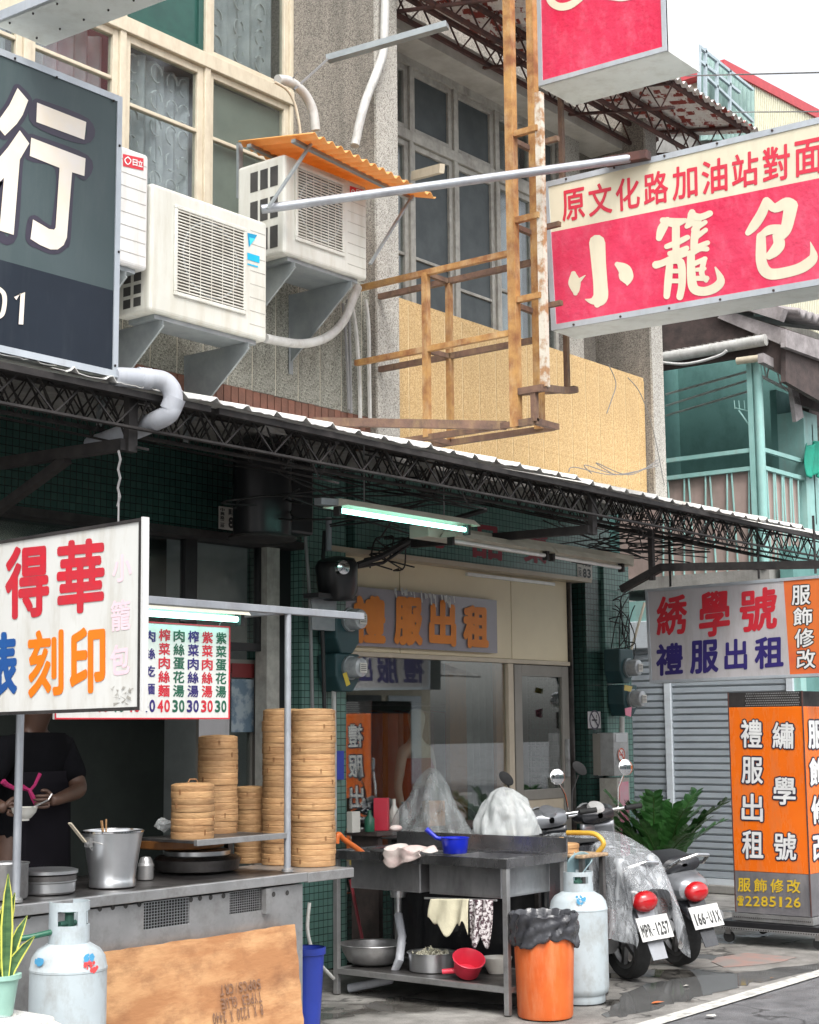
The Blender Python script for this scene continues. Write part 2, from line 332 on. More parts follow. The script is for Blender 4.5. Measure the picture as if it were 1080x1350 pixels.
M['tile_shaded'] = tiles('shaded green mosaic tile', (.022,.055,.046), (.030,.07,.058), (.006,.014,.012))  # darkened copy of the green tile, under-awning shade put into the colour
M['shop_beige'] = mat('beige laminate panel', (.74,.64,.44), (.68,.58,.40), rough=.5, ns=2)
M['shop_frame'] = mat('beige frame metal', (.55,.47,.36), (.48,.41,.31), rough=.45)
M['door_grey'] = mat('grey door leaf', (.27,.25,.22), (.23,.215,.19), rough=.5)
M['wood_orange'] = mat('orange brown veneer', (.32,.13,.035), (.25,.10,.03), rough=.45, ns=6, stretch=(4,4,1))
M['teal'] = mat('faded teal paint', (.13,.28,.26), (.10,.23,.215), rough=.8, ns=2, dirt=(.05,.12,.11), damt=.5, ds=(1.5,1.5,1))
M['teal_l'] = mat('light aqua paint', (.30,.53,.50), (.24,.45,.42), rough=.5, ns=5, dirt=(.3,.3,.26), damt=.4)
M['rose_panel'] = mat('dirty rose board', (.42,.31,.28), (.32,.25,.22), rough=.8, ns=3, dirt=(.2,.17,.15), damt=.5)
M['shutter'] = mat('pale blue grey shutter slat', (.60,.65,.69), (.54,.59,.63), rough=.45, ns=3, dirt=(.25,.26,.27), damt=.35, ds=(1,1,4))
M['yellow_sheet'] = mat('pale cream metal siding', (.68,.66,.52), (.6,.58,.45), rough=.6)
M['red_trim'] = mat('red roof trim', (.5,.06,.07), rough=.5)
M['green_sheet'] = mat('pale green roof sheet', (.22,.34,.31), (.16,.26,.24), rough=.5, ns=4)
M['blue_rail'] = mat('blue grey rail', (.40,.48,.52), rough=.5)
M['green_cloth'] = mat('green netting', (.01,.28,.19), (.01,.2,.14), rough=.8, ns=5)
M['bamboo'] = mat('steamed bamboo', (.50,.30,.14), (.33,.175,.075), rough=.62, ns=14, stretch=(.6,.6,3), rnd=.35, bump=.3, bs=70, dirt=(.17,.09,.04), damt=.6, ds=(5,5,3))
M['bamboo_d'] = mat('bamboo lacing', (.24,.12,.05), rough=.7)
M['plywood'] = mat('weathered plywood', (.54,.30,.14), (.37,.17,.07), rough=.8, ns=4.5, stretch=(.6,1,1.8), bump=.3, bs=30, contrast=(.4,.6), dirt=(.20,.09,.045), damt=.85, ds=(1.6,3,2.6))
M['ply_edge'] = mat('plywood edge', (.5,.36,.22), (.2,.12,.07), rough=.9, ns=60)
M['gas'] = mat('pale grey gas bottle paint', (.46,.52,.545), (.40,.455,.48), rough=.42, ns=4, dirt=(.20,.17,.14), damt=.55, ds=(3,3,2))
M['spray_blue'] = mat('blue spray paint', (.08,.35,.6), rough=.5)
M['spray_red'] = mat('red spray paint', (.75,.08,.08), rough=.5)
M['orange_bin'] = mat('scuffed orange plastic', (.76,.16,.03), (.62,.11,.02), rough=.45, ns=4, dirt=(.72,.32,.16), damt=.5, ds=(6,6,1.2))
M['black_bag'] = mat('grey black bin liner', (.06,.062,.07), (.035,.035,.04), rough=.25, ns=8, bump=.8, bs=18)
M['blue_plastic'] = mat('royal blue plastic', (.01,.025,.48), (.01,.02,.42), rough=.3)
M['blue_bin'] = mat('blue bucket plastic', (.03,.06,.40), (.025,.05,.33), rough=.4)
M['pink_plastic'] = mat('pinkish red plastic', (.82,.05,.09), (.75,.04,.08), rough=.35)
M['cloth_cream'] = mat('damp cream cloth', (.66,.62,.45), (.56,.52,.38), rough=.9, bump=.4, bs=25)
M['cloth_pink'] = mat('grubby pink white cloth', (.58,.54,.50), (.50,.36,.34), rough=.9, ns=5, bump=.4, bs=25)
M['cloth_print'] = mat('dark floral cloth', (.60,.56,.56), (.06,.03,.04), rough=.9, ns=55, contrast=(.45,.55))
M['bag_white'] = plastic_film('cloudy plastic bag', (.66,.69,.69), .52, .2, .6)
M['bag_grey'] = plastic_film('milky grey plastic bag', (.46,.49,.49), .42, .2, .6)
M['bag_clear'] = plastic_film('clear rain cover', (.72,.75,.78), .34, .1, 1.0)
M['rubber'] = mat('black rubber', (.018,.018,.018), (.03,.03,.03), rough=.75, ns=20)
M['sc_black'] = mat('dark scooter paint', (.03,.032,.036), (.025,.025,.03), rough=.2, coat=.5, dirt=(.1,.1,.1), damt=.3)
M['sc_silver'] = mat('silver grey scooter paint', (.30,.31,.33), (.26,.27,.29), rough=.28, metal=.4, coat=.5, dirt=(.14,.13,.12), damt=.35)
M['seat'] = mat('black vinyl', (.03,.032,.036), (.022,.022,.026), rough=.4, bump=.15, bs=80)
M['alloy'] = mat('dull cast alloy', (.28,.28,.28), (.16,.16,.16), rough=.4, metal=.8)
M['lens_red'] = mat('red tail lens', (.55,.01,.015), rough=.12, coat=.8)
M['plate'] = mat('white number plate', (.62,.62,.60), rough=.4)
M['leaf'] = mat('glossy dark green leaf', (.08,.25,.06), (.04,.15,.035), rough=.28, ns=3, rnd=.5)
M['leaf_stem'] = mat('green stem', (.06,.13,.03), rough=.5)
M['snake'] = mat('banded snake plant leaf', (.09,.17,.06), (.03,.08,.035), rough=.35, ns=9, stretch=(1,1,4))
M['snake_y'] = mat('yellow leaf margin', (.62,.62,.12), rough=.4)
M['pot_green'] = mat('mint plastic pot', (.30,.50,.42), rough=.4)
M['terracotta'] = mat('brown plant pot', (.17,.08,.05), rough=.7)
M['hose'] = mat('yellow hose', (.58,.36,.05), (.5,.28,.04), rough=.4)
M['hose_o'] = mat('orange gas hose', (.75,.17,.03), rough=.4)
M['meter_body'] = mat('dark teal meter box', (.025,.07,.078), (.02,.055,.06), rough=.45)
M['meter_glass'] = mat('meter glass bowl', (.45,.47,.48), (.32,.33,.34), rough=.1, coat=1, ns=20)
M['pink_box'] = mat('faded pink panel', (.70,.16,.27), (.62,.40,.44), rough=.6, ns=4, contrast=(.3,.6))
M['paper'] = mat('paper notice', (.62,.60,.55), (.55,.53,.48), rough=.8)
M['skin'] = mat('skin', (.10,.052,.034), (.07,.036,.024), rough=.5)  # albedo lowered, the backlit gloom behind the cart is in the colour
M['hair'] = mat('black hair', (.012,.01,.01), rough=.4)
M['black_cloth'] = mat('black t shirt', (.007,.007,.009), (.004,.004,.005), rough=.95, spec=.1)
M['apron'] = mat('dark apron', (.010,.009,.012), rough=.95, spec=.1)
M['pink_cloth'] = mat('magenta strap', (.38,.015,.11), rough=.8)
M['ceramic'] = mat('white ceramic', (.7,.68,.62), rough=.25)
M['mannequin'] = mat('matte mannequin', (.62,.52,.46), rough=.5)
M['red_dress'] = mat('dark red satin', (.30,.01,.02), (.2,.008,.015), rough=.35)
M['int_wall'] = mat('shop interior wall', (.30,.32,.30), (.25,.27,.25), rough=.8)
M['int_dark'] = mat('shade toned room', (.06,.065,.06), rough=.9)  # left shop's unlit gloom is put into this wall colour
M['counterbox'] = mat('styrofoam and paper', (.6,.58,.54), rough=.7)
M['tube_on'] = emis('lit fluorescent tube', (.36,1.0,.86), 4.0)
M['tube_off'] = mat('unlit tube', (.75,.75,.72), rough=.2)
M['lampwhite'] = mat('aged white lamp housing', (.62,.60,.50), (.5,.47,.38), rough=.5)
M['black_metal'] = mat('black enamel', (.018,.018,.02), rough=.3, ns=8)

def translucent(m, amt, col):
    t = m.node_tree; N = t.nodes; L = t.links; o = [n for n in N if n.type == 'OUTPUT_MATERIAL'][0]; b = N['Principled BSDF']
    tl = N.new('ShaderNodeBsdfTranslucent'); tl.inputs[0].default_value = (*col, 1); mx = N.new('ShaderNodeMixShader'); mx.inputs[0].default_value = amt
    L.new(b.outputs[0], mx.inputs[1]); L.new(tl.outputs[0], mx.inputs[2]); L.new(mx.outputs[0], o.inputs[0])
translucent(M['orange_sheet'], .38, (.90,.45,.12))
# ground materials
def ground_mat(name, c1, c2, wetscale, wetpos, rough, bump, bs=50):
    m = mat(name, c1, c2, rough=rough, ns=.9, bump=bump, bs=bs); t = m.node_tree; N = t.nodes; L = t.links; b = N['Principled BSDF']
    tc = [n for n in N if n.type == 'TEX_COORD'][0]
    n2 = N.new('ShaderNodeTexNoise'); n2.inputs['Scale'].default_value = wetscale; n2.inputs['Detail'].default_value = 5; n2.inputs['Distortion'].default_value = .4
    L.new(tc.outputs['Object'], n2.inputs['Vector'])
    r2 = N.new('ShaderNodeValToRGB'); r2.color_ramp.elements[0].position = wetpos; r2.color_ramp.elements[1].position = wetpos+.07
    L.new(n2.outputs['Fac'], r2.inputs[0])
    src = b.inputs['Base Color'].links[0].from_socket
    n3 = N.new('ShaderNodeTexNoise'); n3.inputs['Scale'].default_value = 7; n3.inputs['Detail'].default_value = 8; L.new(tc.outputs['Object'], n3.inputs['Vector'])
    mm = N.new('ShaderNodeMixRGB'); mm.blend_type = 'OVERLAY'; mm.inputs[0].default_value = .7; L.new(src, mm.inputs[1]); L.new(n3.outputs['Fac'], mm.inputs[2])
    mx = N.new('ShaderNodeMixRGB'); mx.blend_type = 'MULTIPLY'; L.new(r2.outputs[0], mx.inputs[0]); L.new(mm.outputs[0], mx.inputs[1]); mx.inputs[2].default_value = (.42,.41,.40,1)
    L.new(mx.outputs[0], b.inputs['Base Color'])
    vc = N.new('ShaderNodeTexVoronoi'); vc.feature = 'DISTANCE_TO_EDGE'; vc.inputs['Scale'].default_value = .55
    nd = N.new('ShaderNodeTexNoise'); nd.inputs['Scale'].default_value = 2.2; nd.inputs['Detail'].default_value = 8; L.new(tc.outputs['Object'], nd.inputs['Vector'])
    va = N.new('ShaderNodeVectorMath'); va.operation = 'MULTIPLY_ADD'; va.inputs[1].default_value = (.9,.9,.9); L.new(nd.outputs['Color'], va.inputs[0]); L.new(tc.outputs['Object'], va.inputs[2]); L.new(va.outputs[0], vc.inputs['Vector'])
    cr = N.new('ShaderNodeMapRange'); cr.inputs[1].default_value = .0; cr.inputs[2].default_value = .012; cr.inputs[3].default_value = .25; cr.inputs[4].default_value = 1; L.new(vc.outputs['Distance'], cr.inputs[0])
    mc = N.new('ShaderNodeMixRGB'); mc.blend_type = 'MULTIPLY'; mc.inputs[0].default_value = 1; L.new(mx.outputs[0], mc.inputs[1]); L.new(cr.outputs[0], mc.inputs[2]); L.new(mc.outputs[0], b.inputs['Base Color'])
    ng = N.new('ShaderNodeTexNoise'); ng.inputs['Scale'].default_value = 160; L.new(tc.outputs['Object'], ng.inputs['Vector']); gr = N.new('ShaderNodeMapRange'); gr.inputs[1].default_value = .3; gr.inputs[2].default_value = .7; gr.inputs[3].default_value = .72; gr.inputs[4].default_value = 1.25; L.new(ng.outputs['Fac'], gr.inputs[0])
    mg = N.new('ShaderNodeMixRGB'); mg.blend_type = 'MULTIPLY'; mg.inputs[0].default_value = 1; L.new(mc.outputs[0], mg.inputs[1]); L.new(gr.outputs[0], mg.inputs[2]); L.new(mg.outputs[0], b.inputs['Base Color'])
    rr = N.new('ShaderNodeMapRange'); rr.inputs[3].default_value = rough; rr.inputs[4].default_value = .04; L.new(r2.outputs[0], rr.inputs[0]); L.new(rr.outputs[0], b.inputs['Roughness'])
    bp = [n for n in N if n.type == 'BUMP'][0]; iv = N.new('ShaderNodeMapRange'); iv.inputs[3].default_value = bump; iv.inputs[4].default_value = .01
    L.new(r2.outputs[0], iv.inputs[0]); L.new(iv.outputs[0], bp.inputs['Strength'])
    return m
M['asphalt'] = ground_mat('damp asphalt', (.15,.15,.155), (.10,.10,.105), 1.1, .57, .75, .6, 120)
M['pavement'] = ground_mat('stained concrete pavement', (.29,.28,.262), (.15,.143,.132), 1.3, .53, .8, .35, 30)
M['line_paint'] = mat('worn road paint', (.66,.65,.60), (.42,.41,.39), rough=.75, ns=16, dirt=(.13,.13,.125), damt=.85, ds=(3,5,4))

# ------------------------------------------------------------------ lettering
GL = {}
_fc = bpy.data.curves.new('glyph', 'FONT'); _fc.resolution_u = 3
def glyph(ch):
    if ch in GL: return GL[ch]
    _fc.body = ch; o = bpy.data.objects.new('glyph', _fc); COL.objects.link(o)
    dg = bpy.context.evaluated_depsgraph_get(); me = bpy.data.meshes.new_from_object(o.evaluated_get(dg))
    vs = [(v.co.x, v.co.y) for v in me.vertices]; fs = [list(p.vertices) for p in me.polygons]
    bpy.data.objects.remove(o); bpy.data.meshes.remove(me)
    x0 = min(v[0] for v in vs); x1 = max(v[0] for v in vs); y0 = min(v[1] for v in vs); y1 = max(v[1] for v in vs)
    vs = [((x-x0)/max(x1-x0, 1e-6), (y-y0)/max(y1-y0, 1e-6)) for x, y in vs]
    GL[ch] = (vs, fs); return GL[ch]
def smooth_pts(pts, n=5):
    out = []
    for i in range(len(pts)-1):
        a = pts[max(i-1,0)]; b = pts[i]; c = pts[i+1]; d = pts[min(i+2,len(pts)-1)]
        for k in range(n):
            t = k/n; out.append(tuple(max(.2,v) if j == 2 else v for j, v in enumerate(.5*((2*b[q])+(c[q]-a[q])*t+(2*a[q]-5*b[q]+4*c[q]-d[q])*t*t+(3*b[q]-a[q]-3*c[q]+d[q])*t**3) for q in range(3))))
    return out+[pts[-1]]
class Letters:
    """flat print on a sign face: cells are 3-D quads (TL, TR, BR, BL) on the face, n points off the face"""
    def __init__(s, n, off=.0015): s.m = MB(); s.n = Vector(n).normalized(); s.off = off; s.k = 0
    def cell(s, ch, q, bold=.0, flip=False):
        if ch == ' ': return
        vs, fs = glyph(ch); tl, tr, br, bl = q
        if ch == '-': tl, tr, br, bl = tl.lerp(bl,.45).lerp(tr.lerp(br,.45),.15), tr.lerp(br,.45).lerp(tl.lerp(bl,.45),.15), br.lerp(tr,.45).lerp(bl.lerp(tl,.45),.15), bl.lerp(tl,.45).lerp(br.lerp(tr,.45),.15)
        sh = [(0,0)]
        if bold: sh = [(bold*math.cos(a*math.pi/4), bold*math.sin(a*math.pi/4)) for a in range(8)]
        for dx, dy in sh:
            s.k += 1; o = s.n*(s.off+.00006*(s.k % 9))
            out = []
            for x, y in vs:
                x = x*(1-2*bold)+bold+dx; y = y*(1-2*bold)+bold+dy
                if flip: x, y = 1-x, 1-y
                a = bl.lerp(br, x); b = tl.lerp(tr, x); out.append(a.lerp(b, y)+o)
            ff = fs
            e1 = (br-bl).cross(tl-bl)
            if e1.dot(s.n) < 0: ff = [f[::-1] for f in fs]
            s.m.add(out, ff)
    def row(s, text, q, gap=.12, bold=.0, vert=False, flip=False, widths=None):
        tl, tr, br, bl = q; n = len(text)
        for i, ch in enumerate(text):
            a = (i+gap/2)/n; b = (i+1-gap/2)/n
            if vert: c = (tl.lerp(bl, a), tr.lerp(br, a), tr.lerp(br, b), tl.lerp(bl, b))
            else: c = (tl.lerp(tr, a), tl.lerp(tr, b), bl.lerp(br, b), bl.lerp(br, a))
            if ch in '1I/.:l!':
                m_ = .3
                c = (c[0].lerp(c[1], m_), c[0].lerp(c[1], 1-m_), c[3].lerp(c[2], 1-m_), c[3].lerp(c[2], m_))
            if flip:
                pass
            s.cell(ch, c, bold, flip)
    def ribbon(s, pts, pl, sc_=1.0, ox=0, oy=0, rnd=True):
        """brush stroke: pixel polyline with widths, laid on the plane pl"""
        s.k += 1; o = s.n*(s.off+.00008*(s.k % 12))
        if len(pts) > 2 and rnd: pts = smooth_pts(pts)
        pp = [(x*sc_+ox, y*sc_+oy, w*sc_/2) for x, y, w in pts]; n = len(pp); Lf = []; Rt = []
        for i, (x, y, w) in enumerate(pp):
            a = pp[max(i-1, 0)]; b = pp[min(i+1, n-1)]; dx, dy = b[0]-a[0], b[1]-a[1]; l = math.hypot(dx, dy) or 1
            nx, ny = -dy/l, dx/l; Lf.append((x+nx*w, y+ny*w)); Rt.append((x-nx*w, y-ny*w))
        f3 = lambda p: P(p[0], p[1], **pl)+o
        vs = [f3(p) for p in Lf]+[f3(p) for p in Rt]; fs = [[i, i+1, n+i+1, n+i] for i in range(n-1)]
        e = (vs[1]-vs[0]).cross(vs[n]-vs[0])
        if e.dot(s.n) < 0: fs = [f[::-1] for f in fs]
        s.m.add(vs, fs)
        if rnd:
            for x, y, w in (pp[0], pp[-1]):
                s.k += 1; o = s.n*(s.off+.00008*(s.k % 12)); c = [P(x+w*math.cos(t*math.pi/5), y+w*math.sin(t*math.pi/5), **pl)+o for t in range(10)]
                if (c[1]-c[0]).cross(c[2]-c[0]).dot(s.n) < 0: c = c[::-1]
                s.m.add(c, [list(range(10))])
    def poly(s, pts, pl, sc_=1.0, ox=0, oy=0):
        s.k += 1; o = s.n*(s.off+.00008*(s.k % 12)); vs = [P(x*sc_+ox, y*sc_+oy, **pl)+o for x, y in pts]
        fs = []
        for a in tessellate_polygon([vs]):
            a = list(a)
            if (vs[a[1]]-vs[a[0]]).cross(vs[a[2]]-vs[a[0]]).dot(s.n) < 0: a = a[::-1]
            fs.append(a)
        s.m.add(vs, fs)
    def build(s, m, parent, name='lettering'): return s.m.build(name, m, parent)
def QD(x0, y0, x1, y1, s=0.0, **pl):
    w = x1-x0
    return (P(x0, y0, **pl), P(x1, y0+s*w, **pl), P(x1, y1, **pl), P(x0, y1-s*w, **pl))
def QP(a, b, c, d, **pl): return tuple(P(*p, **pl) for p in (a, b, c, d))

# ================================================================== THE SETTING
YF, YP, YW_L, YW_R, YG = 6.43, 6.51, 7.20, 6.93, 7.10        # fin fronts, parapets, upper windows left / right, shop fronts
zz = lambda z: EYE+(z-EYE)*.835
g = MB().quad((-80,-80,-.02),(160,-80,-.02),(160,160,-.02),(-80,160,-.02)).build('ground', M['asphalt'], loc=(0,0,0)); tag(g, kind='structure')
g = MB().quad((-60,-5.5,-.012),(120,-5.5,-.012),(120,4.362,-.012),(-60,4.362,-.012)).build('road', M['asphalt'], loc=(0,0,0)); tag(g, kind='structure')
g = MB().quad((-60,4.365,-.008),(60,4.365,-.008),(60,8.0,-.006),(-60,8.0,-.006)).build('pavement', M['pavement'], loc=(0,0,0)); tag(g, kind='structure')
g = MB().quad((-60,4.31,-.003),(120,4.31,-.003),(120,4.42,-.003),(-60,4.42,-.003)).build('road_edge_line', M['line_paint'], loc=(0,0,0)); tag(g, kind='structure')
rd0 = random.Random(77)
def blob(pix, z, jit=.05, n=6):
    pts = [P(x, y, Z=z) for x, y in pix]; out = []
    for i in range(len(pts)):
        a, b = pts[i], pts[(i+1) % len(pts)]
        for k in range(n): out.append(a.lerp(b, k/n)+V(rd0.uniform(-jit,jit), rd0.uniform(-jit,jit)*.6, 0))
    return out
M['water'] = mat('standing water', (.13,.13,.128), (.10,.10,.098), rough=.07, ns=3)
g = MB().slab(blob([(815,1312),(862,1296),(905,1288),(960,1284),(1090,1268),(1090,1278),(1000,1294),(960,1303),(900,1320),(850,1333),(800,1342)], -.0045), (0,0,1), .002).build('puddle', M['water'], loc=(0,0,0)); tag(g, kind='structure')
m = MB()
pp = [P(x, y, Z=-.004) for x, y in [(945,1262),(985,1256),(1050,1262),(1030,1268),(1000,1272),(955,1275),(938,1268)]]
m.slab(pp, (0,0,1), .002); o = m.build('faded_paint_patch', mat('faded red floor paint', (.30,.19,.165), (.22,.20,.185), rough=.8, ns=5, contrast=(.4,.6)), loc=(0,0,0)); tag(o, kind='structure')

# ---- main shophouse
X0, XM0, XM1, XE0, XE1 = 2.0, zz(1)*0+7.81, 8.03, 11.43, 11.61
bld = thing('shophouse', 'grey pebble dashed shophouse with ochre balcony wall over tiled shop fronts', 'building', (XM1, YG, 0))
ZB0, ZB1, ZH = 3.47, 4.43, 6.46
# fins between the bays
def fin(x0, x1, y0, y1, z0, z1):
    MB().box(x0, y0+.02, z0, x1, y1, z1).build('party_wall', M['agg_brown'], bld)
    MB().box(x0-.003, y0, z0, x1+.003, y0+.02, z1).build('wall_edge', M['agg_light'], bld)
fin(XM0, XM1, YF, 7.6, 3.40, 9.5)
fin(XE0, XE1, YF, 8.2, 3.40, 7.0)
MB().box(XE0-.02, 7.3, 7.0, XE1, 8.2, 8.4).build('party_wall', M['agg_brown'], bld)
# right-hand inner pier beside the last fin
MB().box(XE0-.62, 6.85, 4.0, XE0-.40, 7.3, 6.5).build('pier', M['agg_light'], bld)
MB().box(XE0-.40, 6.98, 4.0, XE0, 7.3, 6.5).build('pier', M['agg_brown'], bld)
# parapets scored into vertical strips, the joint lines recessed
def parapet(x0, x1, y, z0, z1, step, m1, m2, rnd_end=False):
    MB().box(x0, y-.001, z0, x1, y+.14, z1-.012).build('balcony_wall', m2, bld)
    MB().box(x0, y, z1-.012, x1, y+.15, z1+.018).build('coping', m1, bld)
    x = x0; base = None
    while x < x1-.02:
        w = min(step-.011, x1-x)
        if base is None or abs(w-(step-.011)) > 1e-4:
            o = MB().box(x, y-.005, z0, x+w, y-.0015, z1-.012).build('wall_strip', m1, bld)
            if base is None: base = (o, x)
        else:
            o = base[0].copy(); COL.objects.link(o); o.location = (x-base[1], 0, 0)
        x += step
parapet(2.0, XM0, YP, ZB0+.10, ZB1+.02, .205, M['agg_grey'], M['groove'])
parapet(XM1, XE0-.02, YP, ZB0, ZB1, .205, M['agg_beige'], M['groove_beige'])
# curved right end of ochre wall
m = MB(); n = 8
for i in range(n):
    a0 = i*math.pi/2/n; a1 = (i+1)*math.pi/2/n
# brick band under the grey wall, slab under both bays
x = 2.0; bb = None
while x < XM0-.03:
    if bb is None:
        bb = (MB().box(x, YP-.012, ZB0-.02, x+.055, YP+.03, ZB0+.095).build('brick', M['brickband'], bld), x)
    else:
        o = bb[0].copy(); COL.objects.link(o); o.location = (x-bb[1], 0, random.uniform(-.004,.004))
    x += .062
MB().box(2.0, YP+.03, ZB0-.15, XE0, 7.6, ZB0-.02).build('floor_slab', M['concrete'], bld)
MB().box(2.0, YP+.005, ZB0-.15, XM0, YP+.03, ZB0+.1).build('slab_edge', M['concrete'], bld)
# soffit above the right balcony, room behind windows
MB().box(XM1, 6.66, ZH+.03, XE1-.05, 8.2, ZH+.18).build('balcony_soffit', M['plaster'], bld)
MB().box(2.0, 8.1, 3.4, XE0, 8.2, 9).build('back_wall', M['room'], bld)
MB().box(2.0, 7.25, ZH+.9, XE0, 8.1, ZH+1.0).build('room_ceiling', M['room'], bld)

def window(name, x0, x1, z0, z1, y, fm, pm, fw_=.045, bars=(), d=.05):
    m = MB()
    m.box(x0, y, z0, x0+fw_, y+d, z1).box(x1-fw_, y, z0, x1, y+d, z1).box(x0+fw_, y, z1-fw_, x1-fw_, y+d, z1).box(x0+fw_, y, z0, x1-fw_, y+d, z0+fw_)
    for b in bars: m.box(x0+fw_, y+.005, b-.012, x1-fw_, y+d-.005, b+.012)
    w = m.build(name, fm, bld, bevel=.004)
    MB().box(x0+fw_, y+.022, z0+fw_, x1-fw_, y+.028, z1-fw_).build('pane', pm, w)
    return w
# left bay windows (cream timber), transom row above
yl = YW_L
ZT = zz(6.58) if False else P(272, 75, Y=yl).z-.11
xa = P(160, 100, Y=yl).x; xb = P(272, 100, Y=yl).x; xc = P(384, 100, Y=yl).x
zt = P(280, 85, Y=yl).z       # transom beam
pw = xb-xa
xs = [xa-3*pw, xa-2*pw, xa-pw, xa, xb, xc]
for i in range(5):
    a, b = xs[i]+.025, xs[i+1]-.025
    if i == 4: window('window', a, b, 4.3, zt-.05, yl+.0, M['cream'], M['glass_win'], bars=(P(290,185,Y=yl).z,))
    elif i == 3: window('window', a, b, 4.3, zt-.05, yl+.0, M['cream'], M['glass_win'], bars=(P(200,148,Y=yl).z,), fw_=.05)
    else: window('window', a, b, 4.3, zt-.05, yl, M['cream'], M['glass_win'], bars=(P(120,90,Y=yl).z,))
    window('window', a, b, zt+.05, zt+1.1, yl, M['cream'] if i != 3 else M['greenpane'], M['glass_win'] if i != 3 else M['greenpane'])
    MB().box(xs[i]-.025, yl-.02, 4.3, xs[i]+.025, yl+.07, zt+1.2).build('mullion', M['cream'], bld, bevel=.004)
MB().box(xc-.025, yl-.02, 4.3, XM0-.003, yl+.07, zt+1.2).build('mullion', M['cream'], bld, bevel=.004)
MB().box(xs[0], yl-.03, zt-.05, XM0-.003, yl+.06, zt+.05).build('transom', M['cream'], bld, bevel=.005)
MB().box(2.0, yl-.02, 3.5, XM0, yl+.1, 4.3).build('sill_wall', M['agg_grey'], bld)
MB().box(2.0, yl-.02, zt+1.2, XM0, yl+.2, 9.5).build('upper_wall', M['agg_grey'], bld)
# curtains behind the left windows with lace circles
def curtain(x0, x1, z0, z1, y, patt=False):
    w = x1-x0
    m = MB(); m.grid(lambda u, v: (x0+u*w, y+.025*math.sin(u*w*55)+.01*math.sin(u*w*23), z0+v*(z1-z0)), max(8, int(w*60)), 2)
    o = m.build('curtain', M['curtain'], bld, smooth=True)
    if patt:
        m = MB()
        nx = max(2, int(w/.16)); nz = int((z1-z0)/.17)
        for i in range(nx):
            for j in range(nz):
                cx = x0+(i+.5)*w/nx; cz = z0+(j+.5)*(z1-z0)/nz
                pts = [(cx+.048*math.cos(t*math.pi/6), y-.035, cz+.062*math.sin(t*math.pi/6)) for t in range(0, 11)]
                for k in range(10):
                    if random.random() < .25: continue
                    m.beam(pts[k], pts[k+1], .004, .016, (0,1,0))
        m.build('lace_pattern', M['curtain_pat'], o)
curtain(xa+.05, xa+.45, 4.4, zt-.1, yl+.10, True); curtain(xa+.47, xb-.05, 4.4, zt-.1, yl+.14, True)
curtain(xb+.05, xb+.68, zt+.1, zt+1.05, yl+.10, True); curtain(xb+.68, xc-.05, zt+.1, zt+1.05, yl+.16)
curtain(xa-pw+.02, xa-.04, 4.4, zt-.06, yl+.16); curtain(xa-2*pw+.02, xa-pw-.04, 4.4, zt-.06, yl+.16)
MB().box(xb+.05, yl+.06, 4.35, xc-.05, yl+.07, zt-.1).build('blind', mat('grey green blind', (.30,.31,.26), (.25,.26,.22), rough=.7), bld)
# right bay windows (grey aluminium with dark screens)
yr = YW_R
rz = P(600, 208, Y=yr).z; hz = ZH
px_ = [P(515,150,Y=yr).x, P(540,150,Y=yr).x, P(598,150,Y=yr).x, P(652,150,Y=yr).x, P(697,150,Y=yr).x]
st = px_[3]-px_[2]
edges = [px_[0]-.12, px_[1], px_[2], px_[3], px_[3]+st, px_[3]+2*st]
for i in range(5):
    a, b = edges[i]+.02, edges[i+1]-.02
    if b > XE0-.65: b = XE0-.65
    if b-a < .15: continue
    window('window', a, b, rz+.04, hz-.03, yr, M['greyframe'], M['screen'] if i in (1,2,4) else M['glass_win'])
    window('window', a, b, 4.0, rz-.04, yr, M['greyframe'], M['screen'] if i in (1,2) else M['glass_win'], bars=(4.98,) if i != 2 else (4.86,))
    MB().box(edges[i]-.02, yr-.02, 4.0, edges[i]+.02, yr+.07, hz).build('mullion', M['greyframe'], bld)
MB().box(XM1, yr-.025, rz-.04, XE0-.62, yr+.06, rz+.04).build('transom', M['greyframe'], bld, bevel=.004)
MB().box(XM1, yr-.025, hz-.03, XE0-.62, yr+.06, hz+.03).build('window_head', M['greyframe'], bld)
MB().box(XM1, yr-.01, 3.5, XE0, yr+.08, 4.0).build('sill_wall', M['agg_brown'], bld)
MB().box(px_[3]+.05, yr-.06, 3.98, XE0-.6, yr+.02, 4.45).build('window_box', M['wood_dark'], bld)
curtain(px_[0], px_[1]-.02, 4.1, hz-.1, yr+.12); curtain(px_[3]+.05, XE0-.7, 4.1, hz-.1, yr+.12)
# third floor wall above the soffit
MB().box(XM1, 6.9, ZH+.18, XE0, 7.0, 9.5).build('upper_wall', M['agg_brown'], bld)

# ---- ground floor of the right-hand shop
GX0, GX1 = 8.24, 11.61
DZ = zz(3.02)                                   # underside of tiled lintel
MB().box(GX0, YG-.10, DZ, GX1, YG+.15, 3.40).build('tiled_lintel', M['tile_green'], bld)
MB().box(GX0-.3, YG-.13, DZ-.035, GX1-.35, YG+.1, DZ-.001).build('lintel_trim', M['shop_frame'], bld)
xcR0 = P(757, 800, Y=YG-.05).x
MB().box(xcR0+.10, YG-.10, 0, GX1, YG+.5, DZ-.001).build('tiled_column', M['tile_shaded'], bld)
MB().box(GX1-.16, YG-.13, 0, GX1+.25, YG-.101, 3.0).build('tiled_pilaster', M['tile_green'], bld)
for i in range(4):
    MB().box(xcR0-.02+.03*i, YG-.03+.03*i, 0, xcR0-.003+.03*i, YG+.02+.03*i, DZ-.04).build('shutter_rail', M['greyframe'] if i % 2 else M['steel_dark'], bld)
